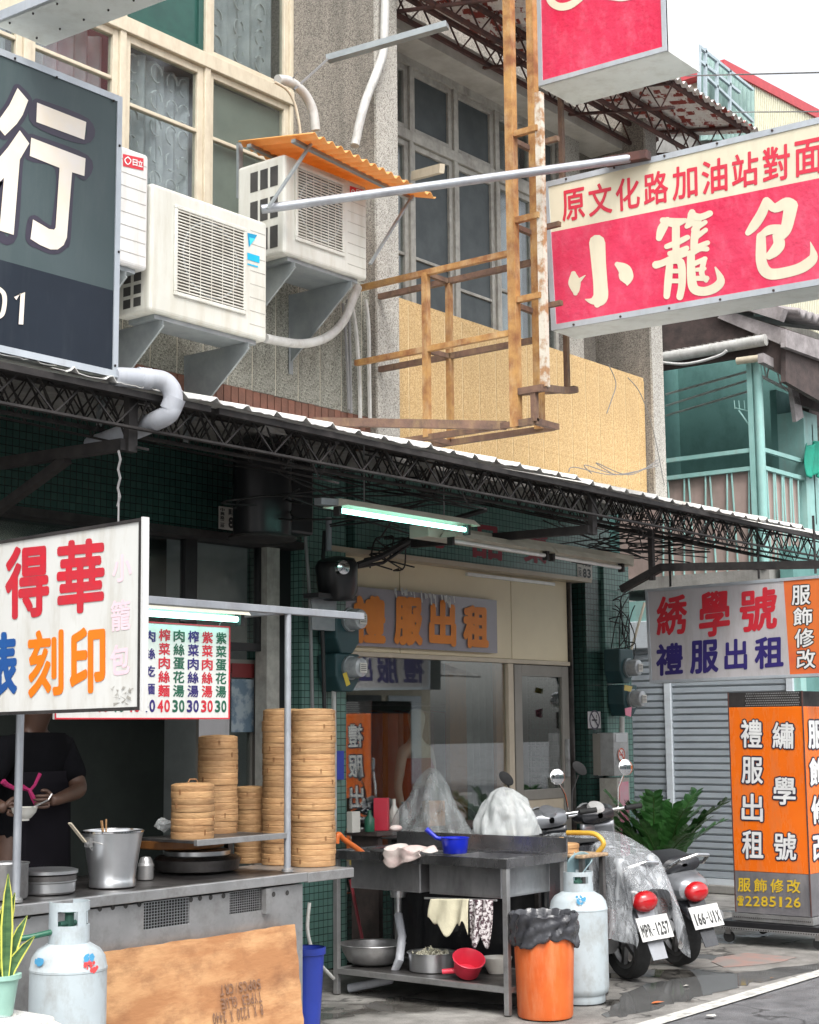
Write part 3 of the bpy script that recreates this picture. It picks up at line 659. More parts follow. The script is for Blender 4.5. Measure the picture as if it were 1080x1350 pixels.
# middle tiled column carrying the meters
cmx0, cmx1 = P(398, 800, Y=YG-.1).x, P(456, 800, Y=YG-.1).x
MB().box(cmx0, YG-.10, 0, cmx1, YG+.4, 3.40).build('tiled_column', M['tile_green'], bld)
# beige fascia boards
zf0 = P(700, 870, Y=YG).z; zf1 = DZ-.036
xd = P(674, 800, Y=YG).x; xq = P(527, 760, Y=YG).x
for a, b in ((GX0-.0, xq), (xq, xd), (xd, xcR0-.03)):
    MB().box(a+.004, YG, zf0, b-.004, YG+.03, zf1).build('fascia_panel', M['shop_beige'], bld, bevel=.003)
MB().box(GX0, YG-.02, zf0-.035, xcR0-.03, YG+.03, zf0-.002).build('fascia_trim', M['shop_frame'], bld, bevel=.004)
MB().box(P(613,720,Y=YG).x, YG-.025, zf1-.045, P(728,735,Y=YG).x, YG-.002, zf1-.02).build('strip_light', M['tube_off'], bld)
# big shop window, frame posts, door
wx1 = P(677, 900, Y=YG).x
o = MB().box(GX0, YG+.02, .45, wx1-.08, YG+.026, zf0-.036).build('shop_window', M['glass_shop'], bld)
MB().box(wx1-.08, YG-.01, 0, wx1-.01, YG+.05, zf0-.036).build('window_post', M['shop_frame'], bld, bevel=.004)
MB().box(wx1-.20, YG+.03, .45, wx1-.081, YG+.06, zf0-.036).build('veneer_post', M['wood_orange'], bld)
MB().box(GX0, YG-.01, 0, wx1-.08, YG+.04, .45).build('window_plinth', M['tile_shaded'], bld)
dx0, dx1 = wx1+.02, xcR0-.03
dr = thing('shop_door', 'grey framed sliding glass door beside the bridal shop window', 'door', (dx0, YG, 0)) if False else None
m = MB(); kz = P(705, 1041, Y=YG).z
m.box(dx0, YG, 0, dx0+.10, YG+.04, zf0-.04).box(dx1-.10, YG, 0, dx1, YG+.04, zf0-.04).box(dx0+.1, YG, zf0-.13, dx1-.1, YG+.04, zf0-.04).box(dx0+.1, YG, kz-.08, dx1-.1, YG+.04, kz)
dd = m.build('door', M['door_grey'], bld, bevel=.004)
MB().box(dx0+.1, YG+.018, kz, dx1-.1, YG+.024, zf0-.13).build('pane', M['glass_shop'], dd)
MB().box(dx0+.1, YG+.01, 0, dx1-.1, YG+.03, kz-.08).build('kick_panel', M['shop_frame'], dd)
MB().box(dx1-.08, YG-.03, 1.15, dx1-.05, YG-.001, 1.45).build('handle', M['steel'], dd)
# shop interior
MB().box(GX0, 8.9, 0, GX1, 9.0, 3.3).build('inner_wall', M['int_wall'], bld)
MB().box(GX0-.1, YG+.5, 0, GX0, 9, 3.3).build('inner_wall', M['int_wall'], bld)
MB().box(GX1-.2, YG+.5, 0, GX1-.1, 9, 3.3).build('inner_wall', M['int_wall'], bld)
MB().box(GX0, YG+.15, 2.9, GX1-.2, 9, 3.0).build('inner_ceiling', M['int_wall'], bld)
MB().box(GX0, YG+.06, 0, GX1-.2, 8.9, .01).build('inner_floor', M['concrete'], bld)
# ---- ground floor of the left-hand shop: tiled lintel, dark transoms, open dim room
lx1 = cmx0
LZ = P(290, 705, Y=YG).z
MB().box(2.0, YG-.10, LZ, lx1, YG+.15, 3.40).build('tiled_lintel', M['tile_shaded'], bld)
MB().box(2.0, YG-.12, LZ-.05, lx1, YG+.1, LZ-.002).build('lintel_trim', M['truss'], bld)
xj = P(252, 800, Y=YG).x; xk = P(300, 800, Y=YG).x
for a, b in ((4.0, 5.0), (5.0, xj), (xj, lx1-.25)):
    m = MB(); m.box(a, YG, 2.05, a+.05, YG+.05, LZ-.05).box(b-.05, YG, 2.05, b, YG+.05, LZ-.05).box(a+.05, YG, 2.05, b-.05, YG+.05, 2.1)
    w = m.build('transom_window', M['black_metal'], bld)
    MB().box(a+.05, YG+.02, 2.1, b-.05, YG+.026, LZ-.05).build('pane', M['glass_win'], w)
MB().box(lx1-.28, YG-.05, 0, lx1-.16, YG+.05, LZ-.05).build('door_post', M['greyframe'], bld)
MB().box(lx1-.16, YG, 0, lx1, YG+.05, LZ-.05).build('dark_side_panel', M['black_metal'], bld)
m = MB(); xl0 = P(262,900,Y=YG+.15).x; xl1 = P(337,900,Y=YG+.15).x
m.box(xl0, YG+.12, 0, xl0+.05, YG+.17, 2.0).box(xl1-.06, YG+.12, 0, xl1, YG+.17, 2.0).box(xl0+.05, YG+.12, 1.92, xl1-.06, YG+.17, 2.0)
w = m.build('inner_door', M['door_grey'], bld)
MB().box(xl0+.05, YG+.14, 0, xl1-.06, YG+.15, 1.92).build('pane', M['glass_win'], w)
MB().box(2.0, 8.3, 0, lx1, 8.4, 3.4).build('inner_wall', mat('green grey wall toned for gloom', (.04,.047,.041), (.025,.03,.026), rough=.8, ns=2), bld)  # back wall colour lowered to carry the darkness of the left shop
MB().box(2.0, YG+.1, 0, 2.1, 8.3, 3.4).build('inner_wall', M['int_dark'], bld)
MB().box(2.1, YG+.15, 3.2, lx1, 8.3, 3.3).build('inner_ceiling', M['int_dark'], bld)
# roof over the whole building (unseen top)
MB().box(2.0, 7.0, 9.5, XE1, 16, 9.7).build('roof', M['concrete'], bld)
MB().box(XE1-.02, 8.2, 0, XE1+.1, 16, 9.5).build('side_wall', M['concrete'], bld)
MB().box(1.8, 6.5, 0, 2.0, 16, 9.5).build('side_wall', M['concrete'], bld)

# lettering on the lintel, half hidden by the awning: 打 品 禮
L = Letters((0,-1,0)); pl = dict(Y=YG-.10)
L.cell('行', QD(551, 676, 592, 725, .14, **pl), .03); L.cell('品', QD(623, 690, 662, 740, .14, **pl), .03); L.cell('秦', QD(688, 698, 724, 745, .14, **pl), .03)
L.build(mat('maroon lettering', (.26,.02,.035), rough=.5), bld)

# ---- third floor canopy with peeling paint
can = thing('roof_canopy', 'corrugated top floor canopy with peeling red and white paint on rusty trusses', 'canopy', (10, YF, 7))
XCn = 11.9
e1 = P(998, 170, X=XCn); e0 = P(898, 104, X=None, Y=e1.y)
zo, yo = e1.z, e1.y
zi, yi = 6.76, 6.64
def can_surf(x, y): return zi+(zo-zi)*(y-yi)/(yo-yi)
x = 7.9; k = 0
while x < XCn:
    w = min(.76, XCn-x+.04)
    def f(u, v, x=x, w=w):
        X_ = x+u*w; Y_ = yi+(yo-yi)*v
        return (X_, Y_, can_surf(X_, Y_)+.018*math.sin(X_*2*math.pi/.095))
    m = MB(); m.grid(f, 48, 1); m.build('roof_sheet', M['peel'], can, smooth=True); x += .74; k += 1
def truss(mb, p, q, depth, step, r=.008, ang=.016, ddir=(0,0,-1)):
    p, q = Vector(p), Vector(q); d = q-p; n = max(1, int(d.length/step)); dn = Vector(ddir)*depth
    mb.beam(p, q, .035, ang, (0,0,1)); mb.beam(p+dn, q+dn, .028, ang, (0,0,1))
    for i in range(n):
        a = p+d*(i/n); c = p+d*((i+1)/n); b = p+d*((i+.5)/n)+dn
        mb.tube([a, b, c], r, 4, False)
for xx in (8.15, 9.35, 10.55, 11.75):
    m = MB(); truss(m, (xx, yi, can_surf(xx, yi)-.03), (xx, yo+.05, can_surf(xx, yo+.05)-.03), .2, .24, ang=.02)
    m.build('truss', M['truss_rust'], can)
for yy in (yo+.08,):
    MB().beam((7.9, yy, can_surf(0, yy)-.02), (XCn, yy, can_surf(0, yy)-.02), .035, .035).build('purlin', M['truss_rust'], can)
for yy in (yi-.06, (yi+yo)/2+.05):
    m = MB(); truss(m, (7.9, yy, can_surf(0, yy)-.05), (XCn, yy, can_surf(0, yy)-.05), .17, .30, ang=.03); m.build('truss', M['truss_rust'], can)

# ================================================================== THE STREET AWNING
aw = thing('street_awning', 'long low corrugated metal awning on sooty lattice trusses over the shop fronts', 'awning', (8, YF, 3))
AY, AZ, AYI, AZI = 4.99, 3.0, YP-.01, 3.385
def az(y): return AZ+(AZI-AZ)*(y-AY)/(AYI-AY)
def rib(x):
    t = (x % .2)/.2
    return .030*max(0, 1-abs(t-.5)/.13)
x = 2.4; k = 0
while x < 11.8:
    w = .82; j1, j2 = random.uniform(-.012,.012), random.uniform(-.02,.02)
    def f(u, v, x=x, w=w, j1=j1, j2=j2):
        X_ = x+u*w; Y_ = AY+j2+(AYI-AY-j2)*v
        return (X_, Y_, az(Y_)+rib(X_)+j1*(1-v)+.004*(k % 2)+random.uniform(-.003,.003)*(v < .1))
    m = MB(); m.grid(f, 40, 2); o = m.build('roof_sheet', M['zinc_white'] if True else M['zinc'], aw, solid=.0035); x += .80; k += 1
rods = []
for i, yy in enumerate((AY+.07, AY+.42, AY+.8, AY+1.15, AYI-.12)):
    for a, b in ((2.6, 5.2), (5.2, 7.8), (7.8, 10.4), (10.4, 12.2)):
        m = MB(); truss(m, (a, yy, az(yy)-.03), (b, yy, az(yy)-.03-.0), .15+.04*(i % 2), (.30,.22,.26,.2,.24)[i], .0055, .010)
        m.build('truss', M['truss'], aw)
for i, xx in enumerate((3.3, 4.55, 5.8, 7.05, 8.3, 9.0, 9.7, 10.4, 11.1, 11.8)):
    m = MB(); truss(m, (xx, AY+.05, az(AY)-.05), (xx, AYI-.02, az(AYI)-.05), .20, .22, .0055, .010)
    m.build('cross_truss', M['truss'], aw)
# fascia angle along the lip
for a, b in ((2.6, 4.9), (4.95, 9.0), (9.0, 12.3)):
    MB().beam((a, AY+.03, AZ-.025), (b, AY+.03, AZ-.025), .03, .028).build('fascia_angle', M['truss'], aw)
# cantilever arms
for ex, ey in ((165, 586), (778, 698)):
    e = P(ex, ey, Y=AY+.12); X_ = e.x
    m = MB(); m.beam((X_, AY+.12, e.z), (X_, AYI, e.z+.02), .05, .05); m.beam((X_+.03, AY+.12, e.z-.03), (X_+.03, AY+.12, az(AY)), .035, .05)
    if ex < 400: m.beam((X_, AYI, e.z-.40), (X_, AY+.5, e.z-.02), .04, .04)
    m.build('support_arm', M['truss'], aw)
e = P(875, 748, Y=AY+.3)
m = MB(); m.beam(P(820, 777, X=e.x), P(872, 748, X=e.x), .05, .05); m.beam(P(872,748,X=e.x), P(1100,744,X=e.x), .05, .05); m.beam(P(860,765,X=e.x), P(858,700,X=e.x), .035, .035)
m.build('support_arm', M['truss'], aw)
# torn liner scraps under the sheets
for i in range(16):
    X_ = random.uniform(5, 12); Y_ = random.uniform(5.3, 6.3); z_ = az(Y_)-.02
    c = V(X_, Y_, z_); pts = [c+V(random.uniform(-.12,.12), random.uniform(-.09,.09), random.uniform(-.07,0)) for _ in range(5)]
    m = MB(); m.add(pts, [(0,1,2),(0,2,3),(0,3,4)]); m.build('torn_liner', M['zinc'], aw)

# rust-brown bar lying along the awning, left end to the sign frame
m = MB(); m.beam(P(412,556,Y=6.2), P(668,561,X=7.6), .035, .05); tag(m.build('steel_bar', M['rust_dark']), 'thin brown steel bar lying level above the awning below the ochre wall', 'bar')

# ================================================================== RUSTY SIGN FRAME AND LADDER MAST
XS = 7.58; XB = 7.80
fr = thing('empty_sign_frame', 'empty rusty box frame for a missing sign standing out from the wall', 'sign frame', (XS, YF, 3.6))
yo1 = P(668, 335, X=XS).y; yi1 = YF-.005
def bar(p, q, mt, name, par, w=.035): MB().beam(p, q, w, w).build(name, mt, par)
zt1, zm1, zb1 = P(668,335,X=XS).z, P(668,440,X=XS).z, P(700,556,X=XS).z
for z_, mm in ((zt1, 'rust'), (zm1, 'rust'), (zb1, 'rust_dark')):
    bar((XS, yi1, z_), (XS, yo1-.02 if z_ != zb1 else P(700,556,X=XS).y, z_), M[mm], 'rail', fr)
    bar((XB+.02, yi1, z_-.0), (XB+.02, yo1-.02 if z_ != zb1 else P(700,556,X=XS).y, z_), M['rust_dark'], 'rail', fr)
ym = P(562, 430, X=XS).y
for y_ in (ym,):
    bar((XS, y_, zb1), (XS, y_, zt1), M['rust'], 'upright', fr, .04); bar((XB+.02, y_, zb1), (XB+.02, y_, zt1), M['rust'], 'upright', fr, .035)
    for z_ in (zb1, zm1, zt1): bar((XS, y_+.003, z_-.003), (XB+.02, y_+.003, z_-.003), M['rust_dark'], 'cross_bar', fr, .03)
bar((XS, P(705,560,X=XS).y, zb1), (XB+.02, P(705,560,X=XS).y, zb1), M['rust_dark'], 'cross_bar', fr)

la = thing('rusty_mast', 'tall rusty ochre ladder shaped steel mast rising past the big red signs', 'mast', (XS, yo1, 3.6))
ya = P(676, 300, X=XS).y; yb = P(712, 300, X=XS).y
bar((XS, ya, zb1-.02), (XS, ya, 7.2), M['rust'], 'post', la, .055); bar((XB+.0, ya-.02, zb1+.0), (XB+.0, ya-.02, 7.2), M['rust'], 'post', la, .05)
bar((XS+.02, yb, P(713,510,X=XS).z), (XS+.02, yb, P(712,120,X=XS).z), M['rust_pale'], 'post', la, .042)
XBK = 8.25; pbk = P(748,515,X=XBK); bar((XBK, pbk.y, pbk.z), (XBK, pbk.y, P(740,100,X=XBK).z), M['rust_dark'], 'post', la, .03)
for py in (178, 292, 397):
    z_ = P(676, py, X=XS).z
    bar((XS, ya, z_), (XS, yb, z_), M['rust'], 'rung', la, .035); bar((XB+.0, ya, z_), (XB+.0, yb, z_), M['rust_dark'], 'rung', la, .03); bar((XS, ya+.01, z_-.02), (XB+.0, ya+.01, z_-.02), M['rust_dark'], 'rung', la, .03)
z_ = P(713, 512, X=XS).z
bar((XS, ya, z_), (XS, yb, z_), M['rust_dark'], 'rung', la, .04); bar((XBK, ya, pbk.z), (XBK, pbk.y, pbk.z), M['rust_dark'], 'rung', la, .04); bar((XS, yb, z_), (XBK, pbk.y, pbk.z), M['rust_dark'], 'rung', la, .04); bar((XS, ya, z_-.003), (XBK, ya, pbk.z-.003), M['rust_dark'], 'rung', la, .035)
bar((XS, ya, zb1), (XS, P(705,560,X=XS).y, zb1), M['rust_dark'], 'rung', la, .04)
bar((XS+.003, P(705,560,X=XS).y, zb1), (XS+.003, P(705,560,X=XS).y, P(713,512,X=XS).z), M['rust_dark'], 'post', la, .035)

# ================================================================== BIG PROJECTING SIGNS
def box_sign(name, label, tl, tr, br, bl, thick, face, edge, base, loc=None, n=(-1,0,0), ew=.03):
    """a light box sign: front face quad, edge frame, underside"""
    t = thing(name, label, 'sign', bl)
    N_ = Vector(n)
    m = MB(); b = [p-N_*thick for p in (tl, tr, br, bl)]
    m.add([tl, tr, br, bl]+b, [(4,5,1,0),(5,6,2,1),(7,4,0,3),(4,7,6,5)]); m.build('casing', edge, t)
    m = MB(); m.quad(bl, bl-N_*thick, br-N_*thick, br); m.build('underside', base, t)
    return t
def face_panel(t, a, b, c, d, m_, name='face', n=(-1,0,0), o=.002):
    N_ = Vector(n); vs = [p+N_*o for p in (a, b, c, d)]
    if (vs[1]-vs[0]).cross(vs[2]-vs[0]).dot(N_) < 0: vs = vs[::-1]
    return MB().add(vs, [(0,1,2,3)]).build(name, m_, t)
def frame_edge(t, tl, tr, br, bl, w, m_, n=(-1,0,0), d=.02):
    N_ = Vector(n); m = MB(); u = (tr-tl).normalized(); v = (tl-bl).normalized()
    def st(p, q, inn): 
        m.slab([p, q, q+inn, p+inn], N_, d)
    off = N_*.008
    st(tl+off, tr+off, -v*w); st(bl+off, br+off, v*w); st(tl+off-v*w, bl+off+v*w, u*w); st(tr+off-v*w, br+off+v*w, -u*w)
    return m.build('frame', m_, t)
def lerp4(q, u0, v0, u1, v1):
    tl, tr, br, bl = q
    f = lambda u, v: tl.lerp(tr, u).lerp(bl.lerp(br, u), v)
    return f(u0, v0), f(u1, v0), f(u1, v1), f(u0, v1)

XR = 7.93; pl = dict(X=XR)
q = [P(717,241,**pl), P(1080,155,**pl), P(1080,376,**pl), P(728,436,**pl)]
ext = 1.32
q = [q[0], q[0]+(q[1]-q[0])*ext, q[3]+(q[2]-q[3])*ext, q[3]]
rs = box_sign('projecting_sign', 'long red and cream projecting box sign with brush painted steamed bun lettering', *q, .28, None, M['alu'], M['sign_base'])
bl_ = P(723,307,**pl); br_ = P(1080,235,**pl); br_ = bl_+(br_-bl_)*ext
face_panel(rs, q[0], q[1], br_, bl_, M['sign_cream']); face_panel(rs, bl_, br_, q[2], q[3], M['red_sign'])
frame_edge(rs, *q, .035, M['alu'])
L = Letters((-1,0,0), .004)
L.row('原文化路加油站對面', QP((738,253),(1088,179),(1088,227),(740,294), **pl), .14, .020)
L.build(M['sign_red_text'], rs)
L = Letters((-1,0,0), .004); s_ = .2037; ox, oy = 740, 250
for k_, st in enumerate([[(235,345,105),(245,480,95),(255,600,92),(258,700,92),(235,745,40)],[(160,712,8),(205,722,45),(250,700,90)],
           [(82,545,35),(88,600,80),(95,650,55),(95,672,30)],[(100,605,40),(158,556,5)],
           [(365,485,35),(410,520,85),(425,570,92),(430,600,50),(430,615,15)],
           [(690,200,45),(655,255,60),(635,315,40)],[(660,200,40),(735,215,60),(805,200,30)],[(745,225,50),(745,320,52),(745,400,45)],
           [(685,370,34),(750,345,40),(820,310,34)],[(705,415,34),(770,400,40),(815,380,34)],[(615,488,50),(660,475,44),(760,430,44),(850,405,25)],
           [(850,150,45),(835,215,50),(815,240,30)],[(845,165,50),(900,180,45),(965,155,40)],[(890,180,50),(868,290,52),(860,385,45)],
           [(860,262,36),(935,212,30)],[(880,305,36),(938,262,30)],[(870,380,40),(950,345,32)],[(850,410,40),(900,385,34),(945,385,34)],
           [(705,480,45),(695,590,50),(685,690,42)],[(715,465,36),(775,470,50),(785,600,48),(770,695,45)],[(705,528,30),(785,528,30)],[(705,592,30),(785,592,30)],
           [(842,420,50),(845,560,58),(862,640,62),(925,660,58),(1000,635,60),(1035,585,52),(1000,505,12)],
           [(865,480,34),(935,448,30)],[(930,450,34),(912,540,36),(940,588,30)],[(880,520,26),(930,512,26)],[(875,575,32),(945,575,34)]]):
    if k_ == 5: L.build(M['sign_cream'], rs, 'brush_character'); L = Letters((-1,0,0), .004)
    L.ribbon(st, pl, s_, ox, oy)
L.build(M['sign_cream'], rs, 'brush_character'); L = Letters((-1,0,0), .004)
for st in [[(460,230,100),(400,380,118),(310,520,112),(240,605,70)],[(470,240,100),(560,310,110),(700,250,130),(770,280,130)],[(750,280,165),(725,420,150),(690,560,135),(630,640,120)],
           [(400,630,70),(500,570,110),(620,560,110)],[(395,650,110),(395,800,125),(400,950,130),(450,1060,140),(560,1095,130),(800,1045,125),(930,985,130),(1015,900,110),(1005,800,55),(980,712,8)],
           [(590,640,120),(610,740,140),(560,820,130),(490,880,90)]]:
    L.ribbon(st, pl, .1111, 960, 240)
# edge smoothing by small discs at the bends is not needed at this size
L.build(M['sign_cream'], rs, 'brush_character')
m = MB()
for i in range(7):
    u = (i+.5)/7; p = q[3].lerp(q[2], u)+V(.0,0,.012); m.ell(p+V(-.012,0,0), .008, .008, .008, 6, 4)
    p = q[0].lerp(q[1], u)+V(-.012,0,-.014); m.ell(p, .008, .008, .008, 6, 4)
m.build('bolt', M['wood_dark'], rs)['kind'] = 'stuff'

XU = 7.95; pl = dict(X=XU)
a = P(711,114,**pl); b = P(880,67,**pl); hgt = 1.75
q = [a+V(0,0,hgt), b+V(0,0,hgt), b, a]
us = box_sign('projecting_sign', 'upper red box sign hanging out over the street with white edge', *q, .40, None, M['ac_w'], M['sign_base'])
face_panel(us, *q, M['red_sign']); frame_edge(us, *q, .03, M['alu'])
L = Letters((-1,0,0), .004)
L.ribbon([(723,-12,10),(727,2,10),(738,9,10),(752,7,10),(766,-2,8)], pl); L.ribbon([(798,-5,8),(820,-2,8),(838,-6,8)], pl)
L.build(M['sign_cream'], us, 'brush_lettering')

# stay pole
m = MB(); m.tube([P(345,276,Y=6.0), P(600,242,X=7.2) if False else P(830,209,X=XR-.06)], .026, 10); st_ = m.build('stay_pole', M['pole'], smooth=True)
tag(st_, 'long grey stay pole running from the wall to the top of the red sign', 'pole')
MB().beam(P(798,214,X=XR-.05), P(855,204,X=XR-.05), .06, .05).build('clamp', M['truss_rust'], st_)

# black sign on the left
pl = dict(Y=5.0)
a, b, c, d = P(-60,32,**pl), P(162,137,**pl), P(152,502,**pl), P(-60,447,**pl)
x1 = (b.x+c.x)/2; z1 = (a.z+b.z)/2; z0 = (c.z+d.z)/2; x0 = 3.3
q = [V(x0,5.0,z1), V(x1,5.0,z1), V(x1,5.0,z0), V(x0,5.0,z0)]
bs = box_sign('shop_sign', 'slate and navy shop sign with big cream outlined character above the awning', *q, .14, None, M['alu'], M['sign_base'], n=(0,-1,0))
zm = P(75, 363, **pl).z
face_panel(bs, V(x0,5.0,z1), V(x1,5.0,z1), V(x1,5.0,zm), V(x0,5.0,zm), M['slate'], n=(0,-1,0)); face_panel(bs, V(x0,5.0,zm), V(x1,5.0,zm), V(x1,5.0,z0), V(x0,5.0,z0), M['navy'], n=(0,-1,0))
frame_edge(bs, *q, .028, M['alu'], n=(0,-1,0))
s_ = 1/5.192
PA = [(115,85),(188,170),(150,270),(110,330),(28,412),(-40,330),(0,285),(60,200)]
PB = [(130,375),(195,465),(130,575),(88,1090),(-10,1060),(22,700),(-40,760),(-60,620),(50,490)]
PC = [(248,185),(585,318),(572,440),(243,318)]
PD = [(208,425),(580,568),(572,688),(488,662),(452,1110),(430,1160),(390,1190),(340,1190),(270,1160),(203,1118),(220,985),(280,1020),(330,1050),(365,1055),(375,1040),(402,632),(198,550)]
L = Letters((0,-1,0), .003)
for pg in (PA, PB, PC, PD):
    L.ribbon([(x, y, 58) for x, y in pg+[pg[0]]], pl, s_, 0, 100)
    for x, y in pg: L.ribbon([(x-1,y,58),(x+1,y,58)], pl, s_, 0, 100)
L.build(M['letter_dark'], bs, 'outline')
L = Letters((0,-1,0), .0055)
for pg in (PA, PB, PC, PD): L.poly(pg, pl, s_, 0, 100)
L.ribbon([(19,394,5),(29,386,6),(26.5,428,6)], pl, rnd=False); L.ribbon([(-2,381,5),(4,388,6),(5,400,6),(2,414,6),(-4,419,5)], pl)
L.build(M['letter_cream'], bs)
m = MB()
for px_y in ((20,75),(75,100),(150,131),(158,190),(157,330),(152,480)):
    m.ell(P(px_y[0], px_y[1]+2, Y=4.99), .006, .006, .006, 6, 4)
m.build('bolt', M['truss'], bs)['kind'] = 'stuff'

# pale sign corner across the top left
XQ = 3.75; pl = dict(X=XQ)
a = P(-20,34,**pl); b = P(100,-2,**pl); a2 = P(12,70,X=XQ+.0)
a = P(-10,32,**pl); b = P(260,-78,**pl)
c0 = P(12,69,**pl)
dv = (b-a)
q = [a+V(0,0,1.2), b+V(0,0,1.2), b, a]
ts = box_sign('projecting_sign', 'pale box sign crossing the top left corner seen from below', *q, .27, None, M['sign_cream'], M['sign_base'])
face_panel(ts, *q, M['sign_cream']); frame_edge(ts, *q, .04, M['alu'])
m = MB()
for i in range(8):
    p = q[3].lerp(q[2], (i+.5)/8)+V(.03,0,-.004); m.ell(p, .005, .005, .005, 6, 4); p = q[3].lerp(q[2], (i+.3)/8)+V(.19,0,-.004); m.ell(p, .005, .005, .005, 6, 4)
m.build('bolt', M['truss'], ts)['kind'] = 'stuff'

# ================================================================== AIR CONDITIONERS
def bracket(x, z, y0, y1, par, h=.42):
    m = MB()
    m.slab([V(x, y1, z), V(x, y0, z), V(x, y0, z-.03), V(x, y1-.02, z-h)], (-1,0,0), .004)
    m.box(x-.002, y0, z-.004, x+.05, y1, z)
    m.beam((x+.003, y0, z-.03), (x+.003, y1-.02, z-h), .012, .012)
    m.box(x-.002, y1-.006, z-h-.08, x+.035, y1-.001, z)
    return m.build('bracket', M['galv'], par)
def outdoor_unit(name, label, x0, x1, y0, y1, z0, z1, gx0, gx1, gz0, gz1, body, nslat=26, side='grid', logo=None, fan=True):
    t = thing(name, label, 'air conditioner', (x0, y1, z0))
    MB().box(x0, y0, z0, x1, y1, z1).build('casing', body, t, bevel=.02, seg=3)
    # recessed grille: frame, dark fan well, horizontal bars
    m = MB(); w = .022
    m.box(gx0-w, y0-.012, gz1, gx1+w, y0+.001, gz1+w).box(gx0-w, y0-.012, gz0-w, gx1+w, y0+.001, gz0).box(gx0-w, y0-.012, gz0, gx0, y0+.001, gz1).box(gx1, y0-.012, gz0, gx1+w, y0+.001, gz1)
    m.build('grille_frame', body, t, bevel=.004)
    MB().box(gx0, y0-.003, gz0, gx1, y0-.001, gz1).build('coil_panel', M['coil'], t)
    if fan: MB().lathe([(min(gx1-gx0, gz1-gz0)/2*.93,0),(min(gx1-gx0, gz1-gz0)/2*.93,.0008)], ((gx0+gx1)/2-.02, y0-.0035, (gz0+gz1)/2+.02), 36, (0,-1,0)).build('fan_well', M['ac_dark'], t)
    if fan:
        m = MB(); cx, cz = (gx0+gx1)/2, (gz0+gz1)/2; r_ = min(gx1-gx0, gz1-gz0)/2*.94
        m.lathe([(r_,0),(r_,.004),(r_*.95,.004),(r_*.95,0)], (cx, y0-.003, cz), 32, (0,-1,0), cap=False)
        m.build('fan_ring', M['galv'], t, smooth=True)
    m = MB(); n = nslat
    for i in range(n):
        z_ = gz0+(i+.5)*(gz1-gz0)/n; m.box(gx0, y0-.011, z_-.0035, gx1, y0-.005, z_+.0035)
    for i in range(1, 6):
        x_ = gx0+i*(gx1-gx0)/6; m.box(x_-.002, y0-.0125, gz0, x_+.002, y0-.0112, gz1)
    m.build('grille', M['ac_grille'], t)
    # seams on the right part of the front
    m = MB()
    for i in range(1, 9):
        z_ = z0+(z1-z0)*i/9; m.box(gx1+.06, y0-.0015, z_-.0015, x1-.02, y0+.002, z_+.0015)
    m.build('seam', M['greyframe'], t)['kind'] = 'stuff'
    m = MB(); dy = y1-y0
    if side == 'grid':
        nz = 9
        for i in range(nz):
            for j in range(2):
                za = z0+.04+i*(z1-z0-.08)/nz; ya = y0+.07+j*(dy-.1)/2
                m.box(x0-.002, ya, za, x0+.002, ya+(dy-.1)/2-.025, za+(z1-z0-.08)/nz-.02)
    else:
        for j in range(3):
            for (a, b) in ((.70,.90),(.38,.60),(.08,.30)):
                ya = y0+.05+j*(dy-.14)/3
                m.box(x0-.002, ya, z0+(z1-z0)*a, x0+.002, ya+(dy-.14)/3-.02, z0+(z1-z0)*b)
    m.build('side_vent', M['ac_dark'], t)
    MB().box(x0+.06, y0+.03, z0-.025, x1-.06, y1-.03, z0-.001).build('base_tray', M['galv'], t)
    bracket(x0+.10, z0-.026, y0+.01, YP-.008, t); bracket(x1-.14, z0-.026, y0+.01, YP-.008, t)
    return t
ya = 5.98
def XZ(px, py, y=ya): p = P(px, py, Y=y); return p.x, p.z
x0, z1 = XZ(200,240); x1, _ = XZ(353,285); _, z0 = XZ(275,430)
g0 = XZ(233,330)[0]; g1 = XZ(320,330)[0]
ac2 = outdoor_unit('outdoor_unit', 'white outdoor unit with wide dark grille and blue triangle badge, middle of the three', x0, x1, ya, ya+.26, z0, z1, g0, g1, z0+.14, z1-.10, M['ac'])
L = Letters((0,-1,0), .002); pl = dict(Y=ya)
L.poly([(326,307),(339,310),(328,326)], pl); L.build(mat('blue badge', (.0,.28,.5), rough=.4), ac2, 'badge')
L = Letters((0,-1,0), .004); L.poly([(328,313),(336,315),(329,324)], pl); L.build(mat('cyan badge', (.05,.55,.75), rough=.4), ac2, 'badge')
L = Letters((0,-1,0), .002); L.poly([(326,333),(342,338),(342,347),(326,342)], pl); L.poly([(326,347),(340,351),(340,353),(326,349)], pl); L.build(mat('sky blue sticker', (.0,.42,.68), rough=.4), ac2, 'sticker')
x0, z1 = XZ(375,202); x1, _ = XZ(484,245); _, z0 = XZ(430,352)
g0 = XZ(392,280)[0]; g1 = XZ(450,280)[0]
ac3 = outdoor_unit('outdoor_unit', 'outdoor unit under the small orange corrugated roof, rightmost of the three', x0, x1, ya, ya+.38, z0, z1, g0, g1, z0+.12, z1-.06, M['ac'], side='three', nslat=24)
L = Letters((0,-1,0), .002); L.poly([(461,245),(484,252),(484,262),(461,256)], pl); L.build(M['txt_red'], ac3, 'badge')
L = Letters((0,-1,0), .004); L.row('日立', QP((469,249),(482,253),(482,261),(469,257), **pl), .1, .02); L.ribbon([(464.5,250,1),(467,253,1),(464.5,255.5,1),(463,252,1),(464.5,250,1)], pl); L.build(M['txt_white'], ac3)
x1, z1 = XZ(197,205); _, z0 = XZ(197,358)
ac1 = outdoor_unit('outdoor_unit', 'white outdoor unit half hidden behind the slate sign with small red maker badge', x1-.85, x1, ya, ya+.3, z0, z1, x1-.72, x1-.28, z0+.1, z1-.08, M['ac_w'])
